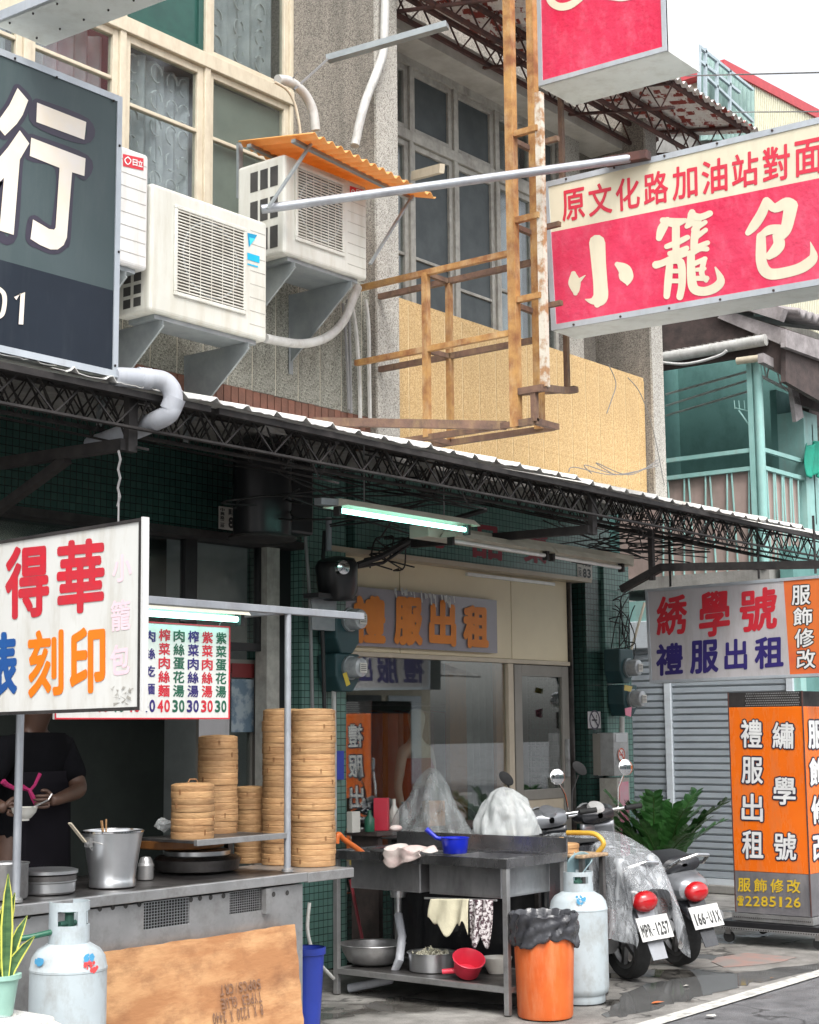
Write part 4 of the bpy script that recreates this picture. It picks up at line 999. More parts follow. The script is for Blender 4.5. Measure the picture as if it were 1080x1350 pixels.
L = Letters((0,-1,0), .002); L.poly([(162,203),(189,209),(189,225),(162,219)], pl); L.build(M['txt_red'], ac1, 'badge')
L = Letters((0,-1,0), .004); L.row('日立', QP((174,209.5),(188,212.5),(188,221),(174,218), **pl), .1, .03); L.ribbon([(168,207,1.3),(172,212,1.3),(168,217,1.3),(164,211,1.3),(168,207,1.3)], pl); L.build(M['txt_white'], ac1)
# the orange canopy over unit 3
oc = thing('orange_canopy', 'small sagging orange corrugated canopy over the right air conditioner', 'canopy', (ac3.location.x, YW_L, 5))
A, B_, C_, D_ = P(312,184,Y=6.30), P(412,175,Y=6.42), P(572,258,Y=5.62), P(400,196,Y=5.55)
pa = P(314,186,Y=6.55); pb = P(415,174,Y=6.40) 
# corners: back-left, back-right, front-right, front-left
BL, BR, FR, FL = P(312,186,Y=6.15), P(545,247,Y=6.40), P(575,260,Y=5.70), P(412,176,Y=5.70)
BL = V(FL.x-.12, 6.35, FL.z-.06+.0); 
BL = P(314,187,Y=6.35); BR = V(FR.x-.02, 6.45, BL.z+.02)
def f(u, v):
    p = BL.lerp(BR, u).lerp(FL.lerp(FR, u), v); return p+V(0, 0, .014*math.sin(u*2*math.pi*15)-.05*math.sin(u*math.pi)*.5*(1-v))
m = MB(); m.grid(f, 120, 3); m.build('roof_sheet', M['orange_sheet'], oc, smooth=True, solid=.004)
m = MB(); m.beam(FL.lerp(BL,.25)+V(0,0,-.03), FR.lerp(BR,.25)+V(0,0,-.03), .03, .02); m.beam(FL.lerp(BL,.85)+V(0,0,-.03), FR.lerp(BR,.85)+V(0,0,-.03), .03, .02)
m.build('rail', M['galv'], oc)
for px0, py0, px1, py1, yy in ((410,190,353,275,5.85),(544,258,488,348,5.85)):
    MB().beam(P(px0,py0,Y=yy-.02), P(px1,py1,Y=yy+.08), .012, .022, (0,1,0)).build('brace', M['galv'], oc)
MB().beam(P(316,190,Y=6.38), P(316,262,Y=6.38), .02, .035).build('post', M['galv'], oc)

# ================================================================== PIPES AND CABLES ON THE WALL
def pipe(name, label, pts, r, m_, seg=10, cat='pipe', group=None):
    n = 7; P_ = [Vector(p) for p in pts]; out = []
    for i in range(len(P_)-1):          # Catmull-Rom
        a = P_[max(i-1,0)]; b = P_[i]; c = P_[i+1]; d = P_[min(i+2, len(P_)-1)]
        for k in range(n):
            t = k/n; out.append(.5*((2*b)+(c-a)*t+(2*a-5*b+4*c-d)*t*t+(3*b-a-3*c+d)*t**3))
    out.append(P_[-1])
    o = MB().tube(out, r, seg).build(name, m_, smooth=True); return tag(o, label, cat, group)
pp = lambda l, **k: [P(x, y, **k) for x, y in l]
# thick grey drain elbow
m = MB()
pts = [P(150,497,Y=5.02), P(190,499,Y=5.0), P(214,502,Y=4.97), P(226,514,Y=4.95), P(228,532,Y=4.95), P(222,546,Y=4.97), P(205,555,Y=5.05), P(180,566,Y=5.2), P(120,588,Y=5.5)]
o = pipe('drain_pipe', 'thick grey plastic drain pipe bending down beside the slate sign', pts, .043, M['pvc'], 16)
m = MB()
for i in (1, 4):
    a = V(*pts[i]); d = (V(*pts[i+1])-a).normalized(); m.tube([a-d*.03, a+d*.03], .047, 16)
m.build('collar', M['pvc'], o, smooth=True)
pipe('conduit', 'wrapped white conduit running down the pebble dashed pillar', [P(508,-20,Y=6.38)]+pp([(507,40),(505,70),(497,95),(480,140),(468,192)], Y=6.38), .030, M['pvc_w'])
pipe('conduit', 'curved white insulated pipe leaving the window above the orange canopy', pp([(366,105),(382,108),(400,122),(412,145),(416,172)], Y=6.42), .032, M['pvc_w'])
pipe('conduit', 'thin yellowed pipe curving out beside the window above the canopy', pp([(362,108),(378,118),(388,135),(394,160),(396,176)], Y=6.40), .009, M['cream'])
pipe('conduit', 'sagging white insulated hose under the right air conditioner', pp([(350,446),(370,450),(400,453),(430,445),(452,425),(465,395),(472,378)], Y=6.28), .028, M['pvc_w'])
for k, l in enumerate(([(452,400),(455,430),(458,480),(460,540)], [(458,395),(461,440),(462,500),(463,545)], [(464,400),(470,440),(474,500),(475,552)], [(482,395),(486,430),(487,500),(488,560)])):
    pipe('riser_cable', ['leftmost thin grey cable','second thin grey cable','third pale cable','rightmost pale conduit'][k]+' dropping down the grooved wall beside the pillar', pp(l, Y=6.45), .011 if k < 2 else .014, M['pvc_w'] if k > 1 else M['wire'], 6, 'cable', 'cables on the grooved wall')
for k in range(5):
    y_ = 6.40; a = 488+k*5
    pipe('loose_cable', ['leftmost','second','third','fourth','rightmost'][k]+' thin loose wire on the ochre wall near the right pillar', pp([(802,480),(812,505),(806,528),(800,545)] if k == 0 else ([(828,498),(845,520),(862,570),(876,640)] if k == 1 else [(690+k*30,618+k*2),(730+k*14,622-k*3),(790+k*10,626),(868,622-k*4)]), Y=y_), .004, M['wire'], 5, 'cable', 'loose wires on the ochre wall')
# bracket arms poking out of the pillar
m = MB(); m.beam(P(432,78,Y=6.40), P(560,40,X=P(432,78,Y=6.40).x+.35) if False else P(590,33,X=P(470,66,Y=6.40).x), .06, .04); tag(m.build('projecting_stub', M['galv']), 'grey rusty tipped steel arm sticking out from the pillar top', 'bracket')
m = MB(); m.beam(P(545,232,Y=6.38), P(583,222,Y=5.95), .035, .06); tag(m.build('projecting_stub', M['cream']), 'short stained steel stub sticking out beside the right windows', 'bracket')
m = MB(); m.beam(P(388,118,Y=6.40), P(432,78,Y=6.38), .012, .012); m.beam(P(385,105,Y=6.4), P(392,95,Y=6.35), .006, .006); tag(m.build('wire_tail', M['wire']), 'twisted wire at the foot of the grey steel arm', 'wire')

# overhead wires
for a, b, r_ in (((905,100),(1100,95),.006),((955,148),(1100,147),.005)):
    m = MB(); m.tube([P(*a, Y=6.3), P(*b, Y=4.0)], r_, 5); tag(m.build('overhead_wire', M['wire']), '%s thin wire crossing the sky right of the upper red sign' % ('upper' if r_ > .0055 else 'lower'), 'wire', 'wires across the sky')

# ================================================================== UNDER THE AWNING
def tube_lamp(label, p, q, lit, hood=True, w=.09):
    t = thing('fluorescent_lamp', label, 'lamp', p)
    p, q = V(*p), V(*q); d = (q-p).normalized(); s_ = d.cross(V(0,0,1)).normalized()
    m = MB()
    pr_ = [(-w,-.012),(-w*.45,.028),(w*.45,.028),(w,-.012)]
    a = [p+s_*x+V(0,0,z+.03) for x, z in pr_]; b = [q+s_*x+V(0,0,z+.03) for x, z in pr_]
    m.add(a+b, [(i, i+1, 5+i, 4+i) for i in range(3)]+[(0,1,2,3)[::-1], (4,5,6,7)])
    m.build('hood', M['lampwhite'], t)
    MB().tube([p+d*.04+V(0,0,-.0), q-d*.04], .014, 10).build('tube', M['tube_on'] if lit else M['tube_off'], t, smooth=True)
    for c_ in (p+d*.02, q-d*.02): MB().obox(c_, d*.012, s_*.02, V(0,0,.03)).build('socket', M['truss'], t)
    return t
a = P(442, 672, Y=5.52); b = P(618, 699, Y=5.52)
t = tube_lamp('lit greenish fluorescent lamp under the awning above the left end of the bridal shop', (a.x,5.52,a.z), (b.x,5.52,(a.z+b.z)/2), True)
m = MB(); m.beam((a.x-.14,5.52,a.z+.03), (a.x+.02,5.52,a.z+.04), .05, .035); m.build('bracket', M['galv'], t)
for u in (.2, .8): p = V(a.x+(b.x-a.x)*u, 5.52, a.z+.05); MB().tube([p, p+V(0,0,az(5.52)-p.z)], .004, 4).build('hanger_wire', M['wire'], t)
a = P(592, 712, Y=5.75); b = P(722, 730, Y=5.75); c = P(840, 752, Y=5.75)
t = tube_lamp('unlit fluorescent lamp under the awning, nearer the bridal shop middle', (a.x,5.75,a.z), (b.x,5.75,a.z-.01), False, w=.07)
t = tube_lamp('unlit fluorescent lamp under the awning above house number 83', (b.x+.03,5.75,a.z-.01), (c.x-.2,5.75,a.z-.02), False, w=.07)
m = MB(); m.box(a.x-.1, 5.83, a.z+.02, c.x+.1, 5.98, a.z+.10); tag(m.build('lamp_backing', M['lampwhite'], bevel=.005), 'long off white channel above the two unlit lamp tubes', 'channel')

# twisted black service cable and tangles
def tangle(n, box_, r_=.004, m_=None, seed=1, k=7):
    rd = random.Random(seed); m = MB(); (x0,y0,z0),(x1,y1,z1) = box_
    for _ in range(n):
        pts = [V(rd.uniform(x0,x1), rd.uniform(y0,y1), rd.uniform(z0,z1)) for _ in range(4)]; pts.sort(key=lambda p: p.z)
        out = []
        for i in range(3):
            a = pts[max(i-1,0)]; b = pts[i]; c = pts[i+1]; d = pts[min(i+2,3)]
            for q_ in range(5):
                t = q_/5; out.append(.5*((2*b)+(c-a)*t+(2*a-5*b+4*c-d)*t*t+(3*b-a-3*c+d)*t**3))
        m.tube(out, r_, 5)
    return m
p = P(512,728,Y=6.9); m = tangle(8, ((p.x-.25,6.75,p.z-.14),(p.x+.18,6.95,p.z+.12)), .006, seed=3)
m.tube(pp([(470,745),(500,735),(545,710),(580,690),(640,672)], Y=6.75), .022, 6); m.tube(pp([(470,748),(505,742),(540,718),(575,700)], Y=6.8), .012, 6)
tag(m.build('cable_tangle', M['cable']), 'tangle of black cables beside the tiled lintel left end', 'cables')
p = P(818,815,Y=6.9); m = tangle(9, ((p.x-.08,6.8,p.z-.35),(p.x+.16,6.98,p.z+.28)), .005, seed=5)
tag(m.build('cable_tangle', M['cable']), 'tangle of black cables hanging above the right pair of electric meters', 'cables')
p = P(395,640,Y=6.5); m = tangle(12, ((p.x-1.0,5.6,2.75),(p.x+.9,6.6,3.1)), .006, seed=9)
tag(m.build('cable_tangle', M['cable']), 'tangle of black cables among the awning trusses above the dark duct', 'cables')
p = P(815,700,Y=6.2); m = tangle(16, ((p.x-.7,5.6,2.8),(p.x+.8,6.5,3.1)), .005, seed=11)
tag(m.build('cable_tangle', M['cable']), 'tangle of black cables in the trusses above house number 83', 'cables')

# electric meters
def meter_pair(label, px, top, Yc, par_z=None):
    pass
def meter(name, label, cx, yb, z0, z1, w, bz, notch=True):
    t = thing(name, label, 'electric meter', (cx, yb, z0))
    m = MB(); d = .16
    m.slab([V(cx-w/2, yb-d, z1), V(cx+w/2, yb-d, z1), V(cx+w/2, yb-d, z0+.08), V(cx+w/2-.07, yb-d, z0), V(cx-w/2+.05, yb-d, z0), V(cx-w/2, yb-d, z0+.1)], (0,-1,0), d)
    m.build('meter_box', M['meter_body'], t, bevel=.012)
    c = V(cx+.01, yb-d, bz)
    MB().lathe([(.080,0),(.080,.02),(.074,.022)], c, 28, (0,-1,0)).build('rim', M['galv'], t, smooth=True)
    MB().lathe([(.070,.02),(.070,.085),(.062,.108),(.04,.118),(.001,.121)], c, 28, (0,-1,0), cap=False).build('glass_bowl', M['meter_glass'], t, smooth=True)
    m = MB(); m.box(c.x-.035, c.y-.126, c.z-.035, c.x+.035, c.y-.1235, c.z+.03); m.build('dial', M['paper'], t)
    m = MB()
    for k in range(4): m.box(c.x-.028, c.y-.1275, c.z-.022+.012*k, c.x+.026, c.y-.1265, c.z-.018+.012*k)
    m.build('dial_print', M['txt_black'], t)
    return t
ym_ = YG-.12
for (px, ty, by, cy, lab) in ((447,812,862,816,'electric meter on the left tiled column, upper of its pair'),(447,862,912,880,'electric meter on the left tiled column, lower of its pair')):
    cx = P(px, 850, Y=ym_-.08).x; meter('electric_meter', lab, cx, ym_, P(px,by,Y=ym_-.1).z, P(px,ty,Y=ym_-.1).z, .24, P(px,cy,Y=ym_-.16).z)
for (px, ty, by, cy, lab) in ((811,856,901,880,'electric meter at the right end of the shops, upper of its pair'),(815,903,944,921,'electric meter at the right end of the shops, lower of its pair')):
    cx = P(px, 850, Y=ym_-.08).x; meter('electric_meter', lab, cx, ym_-.03, P(px,by,Y=ym_-.1).z, P(px,ty,Y=ym_-.1).z, .22, P(px,cy,Y=ym_-.16).z)
o = MB().slab([P(452,888,Y=ym_-.3),P(457,886,Y=ym_-.3),P(462,902,Y=ym_-.3),P(457,905,Y=ym_-.3)], (0,-1,0), .002).build('tag', mat('yellow tag', (.6,.45,.05)), None); tag(o, 'yellow paper tag hanging at the lower left meter', 'tag')
o = MB().slab([P(824,903,Y=ym_-.3),P(834,905,Y=ym_-.3),P(832,912,Y=ym_-.3),P(823,910,Y=ym_-.3)], (0,-1,0), .003).build('tag', mat('yellow tag two', (.6,.45,.12)), None); tag(o, 'yellow paper tag on top of the lower right meter', 'tag')
o = MB().slab([P(824,934,Y=ym_-.3),P(833,932,Y=ym_-.3),P(832,945,Y=ym_-.3),P(825,943,Y=ym_-.3)], (0,-1,0), .003).build('tag', mat('pink tag', (.75,.25,.35)), None); tag(o, 'pink paper tag under the lower right meter', 'tag')
# conduits around the meters
pipe('conduit', 'grey conduit rising to the left pair of meters', pp([(441,1105),(441,1000),(440,900),(441,760)], Y=6.9), .016, M['pvc_w'])
pipe('conduit', 'dark conduit beside the left tiled column', pp([(428,940),(426,860),(424,790),(428,700)], Y=6.85), .014, M['cable'])
pipe('conduit', 'second dark conduit beside the left tiled column', pp([(412,935),(410,850),(408,780),(402,700)], Y=6.85), .012, M['wire'])
pipe('conduit', 'grey conduit joining the right meters to the steel box', pp([(820,945),(820,975)], Y=6.85), .022, M['pvc_w'])
pipe('conduit', 'slanting pale stick leaning behind the right meters', [P(850,795,Y=6.95), P(829,868,Y=6.95)], .012, M['cream'])
# steel box with no smoking sticker, pink panel
def no_smoking(c, u, v, n, r_, par, mr, mk):
    L_ = Letters(n, .002)
    c, u, v = Vector(c), Vector(u), Vector(v)
    def ring(r0, r1):
        vs = []; fs = []
        for k in range(24):
            t = 2*math.pi*k/24; d = u*math.cos(t)+v*math.sin(t); vs += [c+d*r0+L_.n*.003, c+d*r1+L_.n*.003]
        for k in range(24): fs.append([2*k, 2*k+1, (2*k+3) % 48, (2*k+2) % 48])
        return vs, fs
    m = MB(); vs, fs = ring(r_*.82, r_); m.add(vs, [f[::-1] for f in fs]); a = (u-v).normalized(); b = (u+v).normalized()
    m.slab([c+a*r_*.85+b*r_*.08+L_.n*.005, c-a*r_*.85+b*r_*.08+L_.n*.005, c-a*r_*.85-b*r_*.08+L_.n*.005, c+a*r_*.85-b*r_*.08+L_.n*.005], n, .001)
    m.build('prohibition_ring', mr, par)
    m = MB(); m.slab([c+u*-.55*r_+v*.06*r_+L_.n*.003, c+u*.45*r_+v*.06*r_+L_.n*.003, c+u*.45*r_-v*.1*r_+L_.n*.003, c-u*.55*r_-v*.1*r_+L_.n*.003], n, .001)
    m.slab([c+u*.3*r_+v*.5*r_+L_.n*.003, c+u*.42*r_+v*.5*r_+L_.n*.003, c+u*.36*r_+v*.14*r_+L_.n*.003, c+u*.28*r_+v*.14*r_+L_.n*.003], n, .001)
    m.build('cigarette', mk, par)
yb_ = YG-.14
p0, p1 = P(809,966,Y=yb_-.16), P(830,1022,Y=yb_-.16)
t = thing('steel_box', 'small brushed steel box with a no smoking sticker below the right meters', 'box', (p0.x, yb_, p1.z))
MB().box(p0.x, yb_-.16, p1.z, p1.x, yb_, p0.z).build('body', M['steel'], t, bevel=.006)
MB().box(p0.x+.03, yb_-.165, p1.z+(p0.z-p1.z)*.78, p1.x-.03, yb_-.1605, p0.z-.01).build('lid', M['steel_br'], t)
c = P(819,995,Y=yb_-.162); o = MB().lathe([(.055,0),(.055,.001)], c, 24, (0,-1,0)).build('sticker', M['txt_white'], t)
no_smoking(c+V(0,-.002,0), (1,0,0), (0,0,1), (0,-1,0), .055, t, mat('orange red print', (.7,.1,.04)), M['txt_red'])
c = P(820,1014,Y=yb_-.162); MB().lathe([(.028,0),(.028,.004)], c, 16, (0,-1,0)).build('knob', M['steel_br'], t)
MB().box(P(797,990,Y=6.9).x, 6.93, P(800,1022,Y=6.9).z, p0.x-.004, 7.0, P(800,967,Y=6.9).z).build('dark_side', M['door_grey'], t)
q0, q1 = P(797,1026,Y=6.9), P(816,1125,Y=6.9)
t = thing('pink_light_box', 'narrow faded pink light box standing by the plant under the steel box', 'sign', (q0.x, 6.9, 0))
MB().box(q0.x, 6.78, .35, q1.x, 6.95, q0.z).build('casing', M['greyframe'], t, bevel=.004)
MB().box(q0.x+.025, 6.774, .38, q1.x-.03, 6.779, q0.z-.03).build('face', M['pink_box'], t)
MB().box(q0.x+.03, 6.8, 0, q0.x+.07, 6.9, .35).build('leg', M['greyframe'], t); MB().box(q1.x-.07, 6.8, 0, q1.x-.03, 6.9, .35).build('leg', M['greyframe'], t)
MB().beam(P(823,1025,Y=6.85), P(825,1130,Y=6.85), .05, .05).build('post', M['steel_dark'], t)
# no smoking notice on the pilaster
p0, p1 = P(775,938,Y=YG-.135), P(792,960,Y=YG-.135)
t = thing('no_smoking_notice', 'small grey no smoking notice on the green tiled pilaster', 'notice', (p0.x, YG-.133, p1.z))
MB().box(p0.x, YG-.137, p1.z, p1.x, YG-.133, p0.z).build('board', M['sign_grey'], t)
c = (V(p0.x,YG-.137,p0.z)+V(p1.x,YG-.137,p1.z))/2; no_smoking(c, (1,0,0), (0,0,1), (0,-1,0), abs(p1.x-p0.x)*.42, t, M['letter_dark'], M['txt_black'])
# house number plates
def plate(label, q0, q1, y, rows, cols=None):
    p0, p1 = P(*q0, Y=y), P(*q1, Y=y); t = thing('house_number_plate', label, 'number plate', (p0.x, y, p1.z))
    MB().box(p0.x, y, p1.z, p1.x, y+.004, p0.z).build('board', M['paper'], t, bevel=.001)
    L_ = Letters((0,-1,0), .0015); q_ = (V(p0.x,y,p0.z), V(p1.x,y,p0.z), V(p1.x,y,p1.z), V(p0.x,y,p1.z))
    for text, box_, vert, b in rows: L_.row(text, lerp4(q_, *box_), .12, b, vert)
    L_.build(M['txt_black'], t); return t
plate('white house number plate 83 at the right end of the tiled lintel', (761,737), (781,765), YG-.106, [('中興路', (.3,.08,.92,.34), False, .03), ('二段', (.06,.1,.26,.9), True, .02), ('83', (.34,.44,.92,.92), False, .06)])
plate('white house number plate ending in 8 on the shaded lintel by the duct', (289,667), (312,700), YG-.106, [('興路', (.5,.06,.95,.36), False, .03), ('中興路二段', (.06,.06,.30,.94), True, .03), ('8', (.50,.42,.86,.92), False, .06)])
# speaker like floodlight and dark duct
p = P(437,745,Y=6.75)
t = thing('floodlight', 'black round floodlight with a shiny lens above the left tiled column', 'lamp', (p.x, 6.75, p.z-.1))
MB().lathe([(.10,-.22),(.13,-.18),(.14,0),(.12,.04),(.03,.06)], p+V(.05,0,0), 24, (-.2,-.1,1)).build('housing', M['black_metal'], t, smooth=True)
MB().lathe([(.05,0),(.045,.03),(.001,.04)], p+V(-.05,-.13,-.03), 20, (-.35,-1,0)).build('lens', M['chrome'], t, smooth=True)
MB().box(p.x-.16, 6.72, p.z-.22, p.x+.22, 6.85, p.z-.19).build('shelf', M['black_metal'], t)
MB().box(p.x-.1, 6.83, p.z-.42, p.x+.14, 6.86, p.z-.22).build('plate', M['galv'], t)
MB().tube([p+V(.03,.05,.1), p+V(.03,.05,.32)], .02, 8).build('stem', M['pole'], t)
p = P(362,660,Y=6.5); b = P(362,706,Y=6.5)
t = thing('exhaust_duct', 'large black sooty exhaust duct hanging under the awning above the cart', 'duct', (p.x, 6.4, b.z))
MB().lathe([(.165,0),(.17,.02),(.17,.55)], V(p.x, 6.6, b.z), 28, sx=1.1).build('drum', M['black_metal'], t, smooth=True)
MB().lathe([(.19,-.02),(.20,-.015),(.20,0),(.17,.003)], V(p.x, 6.6, b.z), 28, sx=1.1).build('rim', M['truss'], t, smooth=True)
MB().box(p.x+.12, 6.5, b.z+.03, p.x+.36, 6.8, b.z+.5).build('motor', M['black_metal'], t, bevel=.02)
# orange cut letters on grey board, hung in front of the fascia
y_ = YG-.045; p0, p1 = P(455,772,Y=y_), P(656,862,Y=y_)
z1 = P(560,782,Y=y_).z; z0 = P(560,856,Y=y_).z+.0
t = thing('shop_sign', 'long grey acrylic board with four raised orange characters over the shop window', 'sign', (p0.x, y_, z0))
MB().box(p0.x, y_, z0, p1.x, y_+.02, z1).build('board', mat('violet grey acrylic', (.30,.28,.31), (.26,.245,.275), rough=.15, ns=2), t)
for ch, a_ in zip('禮服出租', ((464,784,507,850),(518,786,556,852),(564,790,600,853),(609,797,643,856))):
    L = Letters((0,-1,0), .012); L.cell(ch, QD(*a_[:2], a_[2], a_[3], .055, Y=y_), .055); L.build(mat('orange raised letter', (.72,.22,.015), (.64,.19,.015), rough=.5), t, 'raised_character')
m = MB(); rd = random.Random(4)
for i in range(26):
    u = rd.uniform(0, 1); px_ = 516+u*82; pyt = 775+u*12+rd.uniform(-2,2); L_ = rd.uniform(4, 16)
    m.slab([P(px_,pyt,Y=y_-.03), P(px_+1.6,pyt,Y=y_-.03), P(px_+2.6,pyt+L_,Y=y_-.03), P(px_+1.2,pyt+L_,Y=y_-.03)], (0,-1,0), .001)
m.build('torn_tape', mat('torn white tape', (.62,.62,.6)), t)

# ---- hanging sign over the cart (faces left, at right angles to the street)
XH = 3.86; pl = dict(X=XH)
tr, br = P(188,683,**pl), P(186,936,**pl); tl = P(-30,718,**pl); bl = P(-30,944,**pl)
t = thing('hanging_shop_sign', 'white hanging sign with big red, blue and orange characters and faded pink lettering', 'sign', (XH, tr.y, br.z))
bk = [p+V(.022,0,0) for p in (tl,tr,br,bl)]
m = MB(); m.add([tl,tr,br,bl]+bk, [(4,5,1,0),(5,6,2,1),(6,7,3,2),(7,4,0,3),(4,7,6,5)]); m.build('casing', M['alu'], t)
face_panel(t, tl, tr, br, bl, M['sign_white']); frame_edge(t, tl, tr, br, bl, .012, M['truss']); 
m = MB(); m.slab([tr+V(-.006,.0,.004), tr+V(-.006,-.010,.004), br+V(-.006,-.010,-.004), br+V(-.006,0,-.004)], (-1,0,0), .03); m.build('edge_strip', M['ac_w'], t)
L = Letters((-1,0,0), .004); L.cell('得', QP((8,722),(66,716),(66,812),(8,818), **pl), .032); L.cell('華', QP((76,714),(139,708),(139,805),(76,812), **pl), .030); L.build(M['txt_red'], t)
L = Letters((-1,0,0), .004); L.cell('刻', QP((38,832),(85,828),(85,916),(38,921), **pl), .030); L.cell('印', QP((93,829),(140,824),(140,912),(93,917), **pl), .036); L.build(M['txt_orange'], t)
L = Letters((-1,0,0), .004); L.cell('錶', QP((-32,836),(24,832),(24,917),(-32,925), **pl), .030); L.build(M['txt_blue'], t)
L = Letters((-1,0,0), .003); L.cell('小', QP((149,732),(175,729),(175,765),(149,769), **pl), .03); L.cell('籠', QP((147,792),(173,789),(173,830),(147,833), **pl), .02); L.cell('包', QP((146,851),(172,847),(172,888),(146,892), **pl), .03); L.build(M['txt_pink'], t)
p = P(148,684,**pl)
m = MB(); m.tube([p+V(.03,0,-.02), p+V(.03,0,.05), V(p.x+.03,p.y,p.z+.05)+V(0,0,.05)], .004, 5)
for k in range(6): 
    c = p+V(.03,0,.05+k*.035); m.tube([c+V(.006*(k % 2),.006*((k+1) % 2),0), c+V(-.006*(k % 2),-.006*((k+1) % 2),.035)], .005, 5)
m.build('chain', M['wire'], t)
m = MB(); rd = random.Random(8)
for k in range(22):
    a, b = rd.uniform(148,176), rd.uniform(905,930); c = [P(a+rd.uniform(-5,5), b+rd.uniform(-5,5), **pl)+V(-.003-.0002*k,0,0) for _ in range(4)]; m.add(c, [(0,1,2)])
m.build('tape_residue', mat('tape residue', (.45,.43,.38), (.3,.29,.26), rough=.5), t)

# ---- embroidery shop sign hanging at the right
XE = 10.6; pl = dict(X=XE)
tl, bl, tr, br = P(851,777,**pl), P(857,901,**pl), P(1095,757,**pl), P(1095,891,**pl)
t = thing('hanging_shop_sign', 'grey white hanging sign with red and indigo characters and an orange end strip', 'sign', (XE, tl.y, bl.z))
bk = [p+V(.14,0,0) for p in (tl,tr,br,bl)]
m = MB(); m.add([tl,tr,br,bl]+bk, [(4,5,1,0),(5,6,2,1),(6,7,3,2),(7,4,0,3),(4,7,6,5)]); m.build('casing', M['alu'], t)
s1, s2 = P(1033,763,**pl), P(1042,893,**pl)
face_panel(t, tl, s1, s2, bl, M['sign_grey']); face_panel(t, s1, tr, br, s2, mat('orange red strip', (.70,.17,.04), (.6,.08,.05), rough=.4, ns=1.5)); frame_edge(t, tl, tr, br, bl, .022, M['alu'])
def cz(x0,y0,x1,y1,s): return QD(850+x0/4.696, 760+y0/4.696, 850+x1/4.696, 760+y1/4.696, s, **pl)
L = Letters((-1,0,0), .004)
for ch, b_ in zip('綉學號', ((75,128,265,352),(338,100,530,360),(590,85,822,325))): L.cell(ch, cz(*b_, -.12), .030)
L.build(M['txt_red'], t)
L = Letters((-1,0,0), .004)
for ch, b_ in zip('禮服出租', ((72,420,240,605),(282,400,460,592),(495,392,637,575),(682,378,862,562))): L.cell(ch, cz(*b_, -.08), .032)
L.build(M['txt_navy'], t)
L = Letters((-1,0,0), .003); L2 = Letters((-1,0,0), .005)
for ch, b_ in zip('服飾修改', ((912,58,1028,172),(922,195,1040,300),(930,325,1050,435),(942,455,1060,568))):
    L.cell(ch, cz(b_[0]-6, b_[1]-6, b_[2]+6, b_[3]+6, -.06), .075); L2.cell(ch, cz(*b_, -.06), .018)
L.build(M['txt_black'], t, 'outline'); L2.build(M['txt_white'], t)
for px_ in (878, 995, 1070):
    p = P(px_, 775-.09*(px_-851), **pl); m = MB(); m.tube([p+V(.07,0,0), p+V(.07,0,.42)], .009, 6); m.build('hanger', M['truss'], t)

# ================================================================== FOOD CART
YC = 5.2
ct = thing('food_cart', 'stainless steel street food cart with perforated vents and a slim pole frame', 'food cart', (4.6, 5.6, 0))
zt = .875; x0, x1 = 2.9, P(400,1155,Y=YC).x
zfr = P(400,1150,Y=YC-.02).z
MB().box(x0, YC-.03, zfr-.045, x1+.0, YC-.0, zfr).build('front_lip', M['steel'], ct, bevel=.004)
MB().box(x0, YC, zfr-.03, x1, 6.0, zfr-.005).build('worktop', M['steel_dark'], ct)
xs1 = P(465,1150,Y=YC-.02).x
MB().box(x1+.004, YC-.03, zfr-.05, xs1, YC+.5, zfr-.003).build('side_shelf', M['steel'], ct, bevel=.004)
# front panel with real openings
xe = P(397,1200,Y=YC+.01).x
holes = [(P(190,1190,Y=YC).x, P(250,1190,Y=YC).x, P(220,1222,Y=YC).z, zfr-.056), (P(303,1180,Y=YC).x, P(346,1180,Y=YC).x, P(325,1203,Y=YC).z, zfr-.056)]
m = MB(); zl = holes[0][2]-.005
m.box(x0, YC, .06, xe, YC+.02, zl)
xx = x0
for h in holes:
    m.box(xx, YC, zl, h[0], YC+.02, zfr-.056); m.box(h[0], YC, zl, h[1], YC+.02, h[2]); xx = h[1]
m.box(xx, YC, zl, xe, YC+.02, zfr-.056)
m.build('front_panel', M['steel'], ct)
MB().box(xe-.02, YC+.02, .06, xe, 6.0, zfr-.056).build('end_panel', M['steel_dark'], ct)
MB().box(x0, YC+.16, .06, xe-.02, YC+.18, zfr-.056).build('inner_panel', M['ac_dark'], ct)
for k, h in enumerate(holes):
    m = MB()
    nx = 16 if k == 0 else 15; nz = 9
    for i in range(nx+1):
        xx = h[0]+(h[1]-h[0])*i/nx; m.box(xx-.0013, YC+.006, h[2], xx+.0013, YC+.009, h[3])
    for i in range(nz+1):
        z_ = h[2]+(h[3]-h[2])*i/nz; m.box(h[0], YC+.003, z_-.0013, h[1], YC+.0058, z_+.0013)
    m.build('vent_mesh', M['steel_br'] if k == 0 else M['steel'], ct)
m = MB()
for px_, py_ in ((132,1195),(149,1193),(166,1191),(184,1189),(252,1183),(264,1181),(278,1180),(295,1178),(361,1176),(379,1174),(38,1205)):
    c = P(px_,py_+3,Y=YC-.0015); m.lathe([(.012,0),(.011,.001)], c, 12, (0,-1,0))
m.build('vent_hole', M['ac_dark'], ct)['kind'] = 'stuff'
MB().box(P(345,1180,Y=YC).x, YC-.03, P(350,1205,Y=YC-.03).z, P(352,1180,Y=YC).x, YC-.001, zfr-.056).build('latch', M['steel'], ct)
